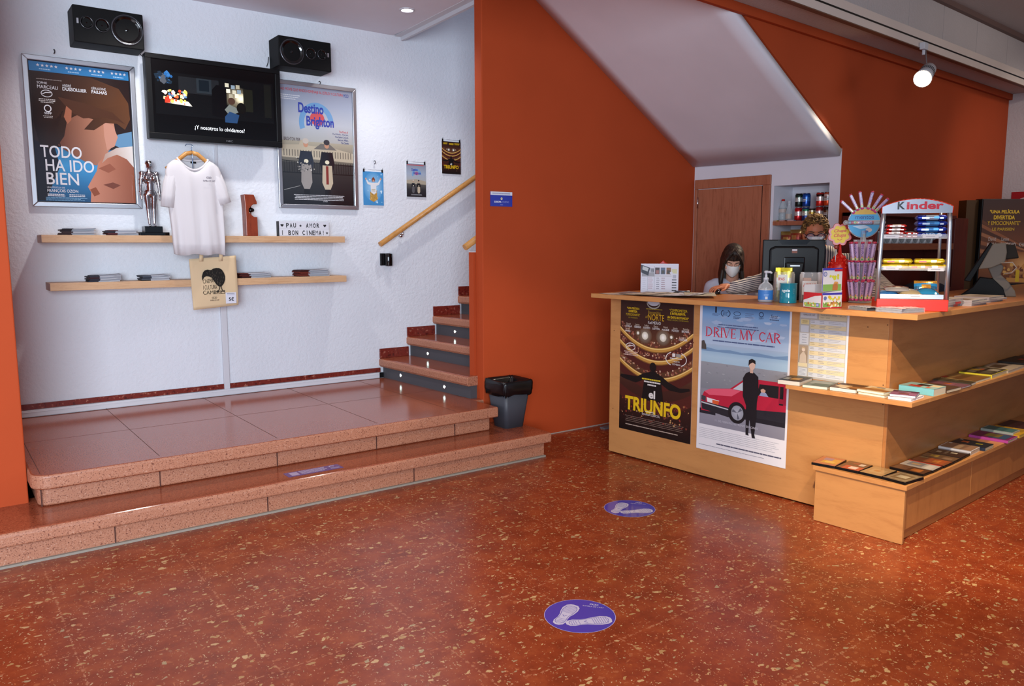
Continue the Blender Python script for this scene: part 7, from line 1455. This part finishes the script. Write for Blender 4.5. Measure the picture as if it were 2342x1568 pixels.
for s in (-1, 1): m.ell((s*.033, -.0862, .002), (.0050, .0022, .0050), '#2a1d16', 12, 6)
child(m.build('irises', M_GLOSS), mo_)
m = MB(); m.M = HMn
for s in (-1, 1): m.tube([(s*.012, -.095, .030), (s*.034, -.092, .036), (s*.054, -.076, .030)], [.003, .0045, .002], 8)
child(m.build('eyebrows', mat('brow_brown', '#4a3220', .7)), mo_)
m = MB(); m.M = HMn
for s in (-1, 1):
    m.tube([(s*.036+.0265*math.cos(2*PI*i/28), -.108+.012*abs(math.cos(2*PI*i/28)+s*0)*(1 if math.cos(2*PI*i/28)*s > 0 else 0), .002+.0235*math.sin(2*PI*i/28)) for i in range(28)], .0030, 8, closed=True)
    m.tube([(s*.062, -.098, .010), (s*.080, -.03, .012), (s*.084, .018, .006)], .0024, 8)
m.tube([(-.011, -.110, .008), (0, -.112, .011), (.011, -.110, .008)], .0028, 8); child(m.build('spectacle_frame', mat('frame_blue_black', '#15162a', .25)), mo_)
m = MB(); m.M = HMn
for s in (-1, 1):
    c = Vector((s*.036, -.107, .002)); n_ = 20; vs = [tuple(c)]+[(c.x+.0255*math.cos(2*PI*i/n_), c.y+.012*abs(math.cos(2*PI*i/n_))*(1 if math.cos(2*PI*i/n_)*s > 0 else 0), c.z+.0225*math.sin(2*PI*i/n_)) for i in range(n_)]
    m.add(vs, [(0, 1+i, 1+(i+1) % n_) for i in range(n_)], '#8fa0c8')
child(m.build('lenses', M_LENS), mo_)
# ---------------------------------------------------------------- niche stock and the back of the bar
m = MB(); m.box(XD-0.003, XD+0.30, N0+.001, N1-.001, 1.756, 1.790); tag(m.build('niche_shelf', M_DOOR), 'reddish wooden shelf board set into the white niche', 'shelf')
ZN = 1.790
def nY(px): return float(ax(px, 470, XD+0.10)[1])
def can(px, z, cols, label, grp, dx=0.10, h=.117, r=.033):
    p = (XD+dx, float(ax(px, 470, XD+dx)[1]), z); c = thing('drink_can', label, 'can', p, 0, grp)
    m = MB(); m.rings([[(a*math.cos(2*PI*i/24), a*math.sin(2*PI*i/24), zz) for i in range(24)] for a, zz in ((.025, 0), (r*.93, .006), (r, .012), (r, h*.35), (r, h*.40), (r, h*.7), (r, h*.86), (.028, h*.97))], ['#9a9ca2', cols[0], cols[0], cols[0], cols[1], cols[-1], cols[0]]); m.build('body', M_FOIL, c)
    m = MB(); m.lathe([(.028, h*.965), (.029, h), (.026, h), (.025, h*.985), (.001, h*.985)], 24, col='#b0b2b8'); m.build('lid', M_ALU, c)
    A = Art(.05, h*.5, base=False); A.rect(0, 0, 100, 34, cols[1], 1); A.small(10, 50, 90, 2, 20, 10, '#c9c4c0', 1, .2)
    q = A.build('label_print', M_PRINT, c, (0, 0, h*.3), -PI/2)
    for v in q.data.vertices: a = v.co.x/(r+.0006); v.co = ((r+.0008)*math.sin(a), -(r+.0008)*math.cos(a), v.co.z)
G_ = 'drink cans stacked in the niche'
can(1827, ZN, ['#b8141c', '#c9b9b9', '#a81018'], 'red can standing under the dark green one in the niche', G_); can(1827, ZN+.1175, ['#1c2420', '#a9b0a8', '#1f3a30'], 'dark green and white can on top of the red one in the niche', G_)
can(1844, ZN, ['#1f3a78', '#b9b8a8', '#2f7a5a'], 'blue and yellow can standing under the bright blue one', G_); can(1844, ZN+.1175, ['#12408f', '#3a6ab4', '#1450a8'], 'bright blue can on top of the blue and yellow one', G_)
can(1858, ZN, ['#2a2118', '#b08a2c', '#b0a890'], 'short black and gold can standing alone in the niche', G_, h=.105, r=.027)
can(1875, ZN, ['#a82a26', '#c4b4b0', '#9a2420'], 'dull red can at the bottom of the stack nearest the niche edge', G_); can(1875, ZN+.1175, ['#c42a20', '#d0c4c0', '#2a1414'], 'bright red can with dark top, on the dull red one', G_)
can(1893, ZN+.1175, ['#c4481c', '#8f8a88', '#c9b8b0'], 'orange and grey can partly hidden by the niche edge', G_); can(1893, ZN, ['#3a241a', '#5a3a24', '#2c1c14'], 'dark brown can under the orange one at the niche edge', G_)
wbp = (XD+.10, nY(1791), ZN); b = thing('water_bottle', 'clear plastic water bottle with red cap in the niche', 'bottle', wbp)
m = MB(); m.lathe([(.030, 0), (.033, .004), (.033, .05), (.031, .055), (.033, .06), (.033, .12), (.030, .135), (.014, .165), (.013, .178)], 24, cap=False); m.build('bottle_body', M_GLASS, b)
m = MB(); m.lathe([(.030, .002), (.030, .115), (.001, .115)], 20); m.build('water', m_clear('water', (.8, .88, .92), .12), b)
m = MB(); m.lathe([(.0145, .176), (.0145, .192), (.001, .192)], 20); m.build('cap', mat('red_plastic'), b)
m = MB(); m.rings([ov(.0336, .0336, .078), ov(.0336, .0336, .108)], '#b8a8a0', cap=False); m.build('label', M_PRINT, b)
b = thing('glass_bottle', 'small clear glass bottle with pale label beside the water bottle', 'bottle', (XD+.08, nY(1808), ZN))
m = MB(); m.lathe([(.026, 0), (.028, .004), (.028, .07), (.022, .10), (.011, .135), (.011, .165), (.013, .168), (.013, .174)], 24, cap=False); m.build('bottle_body', M_GLASS, b)
m = MB(); m.rings([ov(.0284, .0284, .022), ov(.0284, .0284, .064)], '#b9aca0', cap=False); m.build('label', M_PRINT, b)
for px, c, lab in ((1785, '#b09a40', 'flat yellow chocolate bar lying at the niche shelf front, farthest from the cans'), (1802, '#b07a6a', 'flat pink chocolate bar lying at the niche shelf front'), (1822, '#c0b4bc', 'flat white chocolate bar lying at the niche shelf front under the red can')):
    m = MB(); w = .058; m.box(-.02, .02, -w/2, w/2, 0, .010, c); m.box(-.0205, -.02, -w*.35, w*.35, .002, .008, '#c4bcbc'); o = m.build('chocolate_bar', M_FOIL, None, (XD+.025, nY(px)-.003, ZN), bevel=.003); tag(o, lab, 'chocolate bar', 'bars on the niche shelf')
for px, z, a, lab, cols in ((1800, 1.545, 4, 'red and brown crisp packet in the lower niche, nearer the door', ['#9a4a34', '#8a3a2a', '#a86a3a', '#8f3f2c', '#b08a4a']), (1820, 1.560, -6, 'red and yellow crisp packet in the lower niche, behind the curly hair', ['#a83a24', '#b0702c', '#8c2c20', '#a8482c', '#c09a5a']), (1845, 1.545, 5, 'orange crisp packet in the lower niche, mostly hidden by the curly-haired person', ['#a8542c', '#b0702c', '#8c3c20', '#b08a4a'])):
    bagp(None, (0, 0, 0), .115, .16, .03, Matrix.Translation((XD+.12, nY(px), z)) @ Matrix.Rotation(-PI/2, 4, 'Z') @ rotm('Z', a), cols, 'crisp_packet', M_FOIL, lab, 'crisps', 'crisp packets in the lower niche')
m = MB(); m.box(XD-.003, XD+.30, N0+.001, N1-.001, 1.515, 1.543); tag(m.build('niche_shelf', M_DOOR), 'lower wooden niche shelf under the crisp packets', 'shelf')
# bar unit behind the snack rack
bu = thing('back_bar_unit', 'dark red open bar unit against the rear orange wall behind the snack rack', 'bar unit', (7.0, 2.95, 0))
def cp(name, x0, x1, y0, y1, z0, z1, mt=M_DARKW): m = MB(); m.box(x0-7.0, x1-7.0, y0-2.95, y1-2.95, z0, z1); return m.build(name, mt, bu, bevel=.002)
cp('side_panel', 6.25, 6.28, 2.95, 3.235, 0, 1.85); cp('side_panel', 7.78, 8.08, 2.95, 3.235, 0, 1.83); cp('top_board', 6.25, 7.80, 2.95, 3.235, 1.82, 1.85); cp('back_board', 6.28, 7.78, 3.21, 3.235, 0, 1.82); cp('middle_shelf', 6.28, 7.78, 2.952, 3.21, 1.545, 1.60, m_wood('bar_shelf', '#8a4a2c', '#743a20', .4, (1.2, 6, 6))); cp('lower_shelf', 6.28, 7.78, 2.952, 3.21, 1.16, 1.20); cp('door_panel', 6.28, 7.78, 2.955, 2.975, .06, 1.16)
gm = None
for k in range(9):
    x = 6.42+.135*k; lab = 'clear drinking glass standing in the row on the back bar shelf'
    if k == 0:
        g = thing('drinking_glass', lab, 'glass', (x, 3.06, 1.60), 0, 'glasses in the row on the back bar shelf'); m = MB(); m.lathe([(.001, .004), (.030, .004), (.036, .10), (.037, .10), (.031, 0), (.001, 0)], 20, cap=False); m.build('bowl', M_GLASS, g)
        m = MB(); m.tube([(.034, 0, .085), (.058, 0, .078), (.060, 0, .045), (.033, 0, .03)], .005, 8); m.build('handle', M_GLASS, g); gm = g
    else: dup(gm, (x, 3.06, 1.60), .6*k)
o = MB().box(-.11, .11, 0, .002, 0, .26, '#b09a90').build('paper_notice', M_PAPER, None, tuple(ay(2152, 660, 2.90)), math.radians(-6)); tag(o, 'pinkish paper sheet standing behind the far upright of the snack rack', 'paper')
# tall display panel with a large poster
st = thing('poster_display', 'tall freestanding display panel with dark brown film poster, behind the till terminal', 'display panel', (8.62, 2.72, 0), math.radians(-36))
pw, pz = 1.30, 2.03
m = MB(); m.box(-.36, pw, 0, .10, 0, 2.02); m.build('panel', mat('black_panel', '#0c0b0c', .5), st, bevel=.004)
m = MB(); m.box(-.48, -.36, .05, .17, 0, 2.01); m.build('side_board', m_paint('olive_brown', '#4a2f12'), st)
A = Art(1.25, 0.80, '#1c0f0c', thick=.003, eps=.0003)
A.grad(0, 0, 100, 100, ['#3a2018', '#48281a', '#6d3c22', '#8a5028', '#6a3a1e'], 1)
for k in range(10): A.poly([(0, 24+k*5), (30+k*2, 50+k*3), (60, 60+k), (100, 52+k), (100, 54+k), (60, 63+k), (28+k*2, 53+k*3), (0, 28+k*5)], ['#63381f', '#8a5232', '#4c2a1a', '#9a6240'][k % 4], 2)
Yq = '#e0b428'
for w, y, a, b in (('"UNA PELÍCULA', 14.1, 5.6, 29.5), ('DIVERTIDA', 21.2, 9.0, 26), ('Y EMOCIONANTE"', 27.8, 4.4, 30.6)): A.text(w, a, y-2.4, b, y+2.4, Yq, 5, .03)
A.text('LE PARISIEN', 8.4, 33.4, 26.2, 36.8, '#c09a24', 5, .02)
for w1, w2, x in (('David', 'AYALA', 5.0), ('Lamine', 'CISSOKHO', 15.5)): A.text(w1, x+1, 44.6, x+7, 49.0, '#b8a8a0', 5); A.text(w2, x, 51.2, x+(8 if w2 == 'AYALA' else 12.8), 55.8, '#c4b8b0', 5, .02)
A.text('KHAMMES', 31, 51.2, 42, 55.8, '#c4b8b0', 5, .02)
A.ell(35, 78, 13, 16, '#dca060', 3, 24, rim='#8a5028'); A.speck(16, 74, 60, 97, 60, ['#a4602c', '#c4853f', '#6f3a1e', '#d8a458'], 1, 2.4, 4, 3); A.poly([(12, 92), (60, 96), (60, 100), (12, 98)], '#c88c44', 5); A.rect(30, 84, 33, 98, '#d8b020', 6)
A.build('poster_sheet', M_PRINT, st, (.275, -.004, 1.215))
m = MB(); m.box(.0, pw, -.18, 0, .0, 1.12, '#141416'); m.build('ledge_box', mat('black_panel'), st, bevel=.004)
# red sign on the far white wall
p0 = ax(2314, 439, XF-.002); o = thing('fire_sign', 'red square safety sign on the far white wall', 'sign', (XF-.002, float(p0[1]), 1.90), -PI/2)
A = Art(.25, .25, '#a8141c', thick=.002); A.ring(50, 55, 30, 30, 6, '#d0b8b8', 1, 20, 160); A.ell(52, 42, 14, 14, '#d0b8b8', 1); A.build('plate', M_PRINT, o, (.125, -.002, 0))
bagm = MB(); bagm.ell((0, 0, .10), (.30, .16, .11)); o = blob(bagm, 'cushion', mat('navy_fabric', '#10162a', .9), None, .01, 3, (6.50, 2.66, 1.10)); tag(o, 'dark navy cushion showing behind the till terminal', 'cushion')
pq = MB(); pq.box(-.35, .5, -.19, .2, 0, 1.0); tag(pq.build('low_cabinet', M_DARKW, None, (6.45, 2.68, 0)), 'low dark cabinet behind the worktop carrying the navy cushion', 'cabinet')
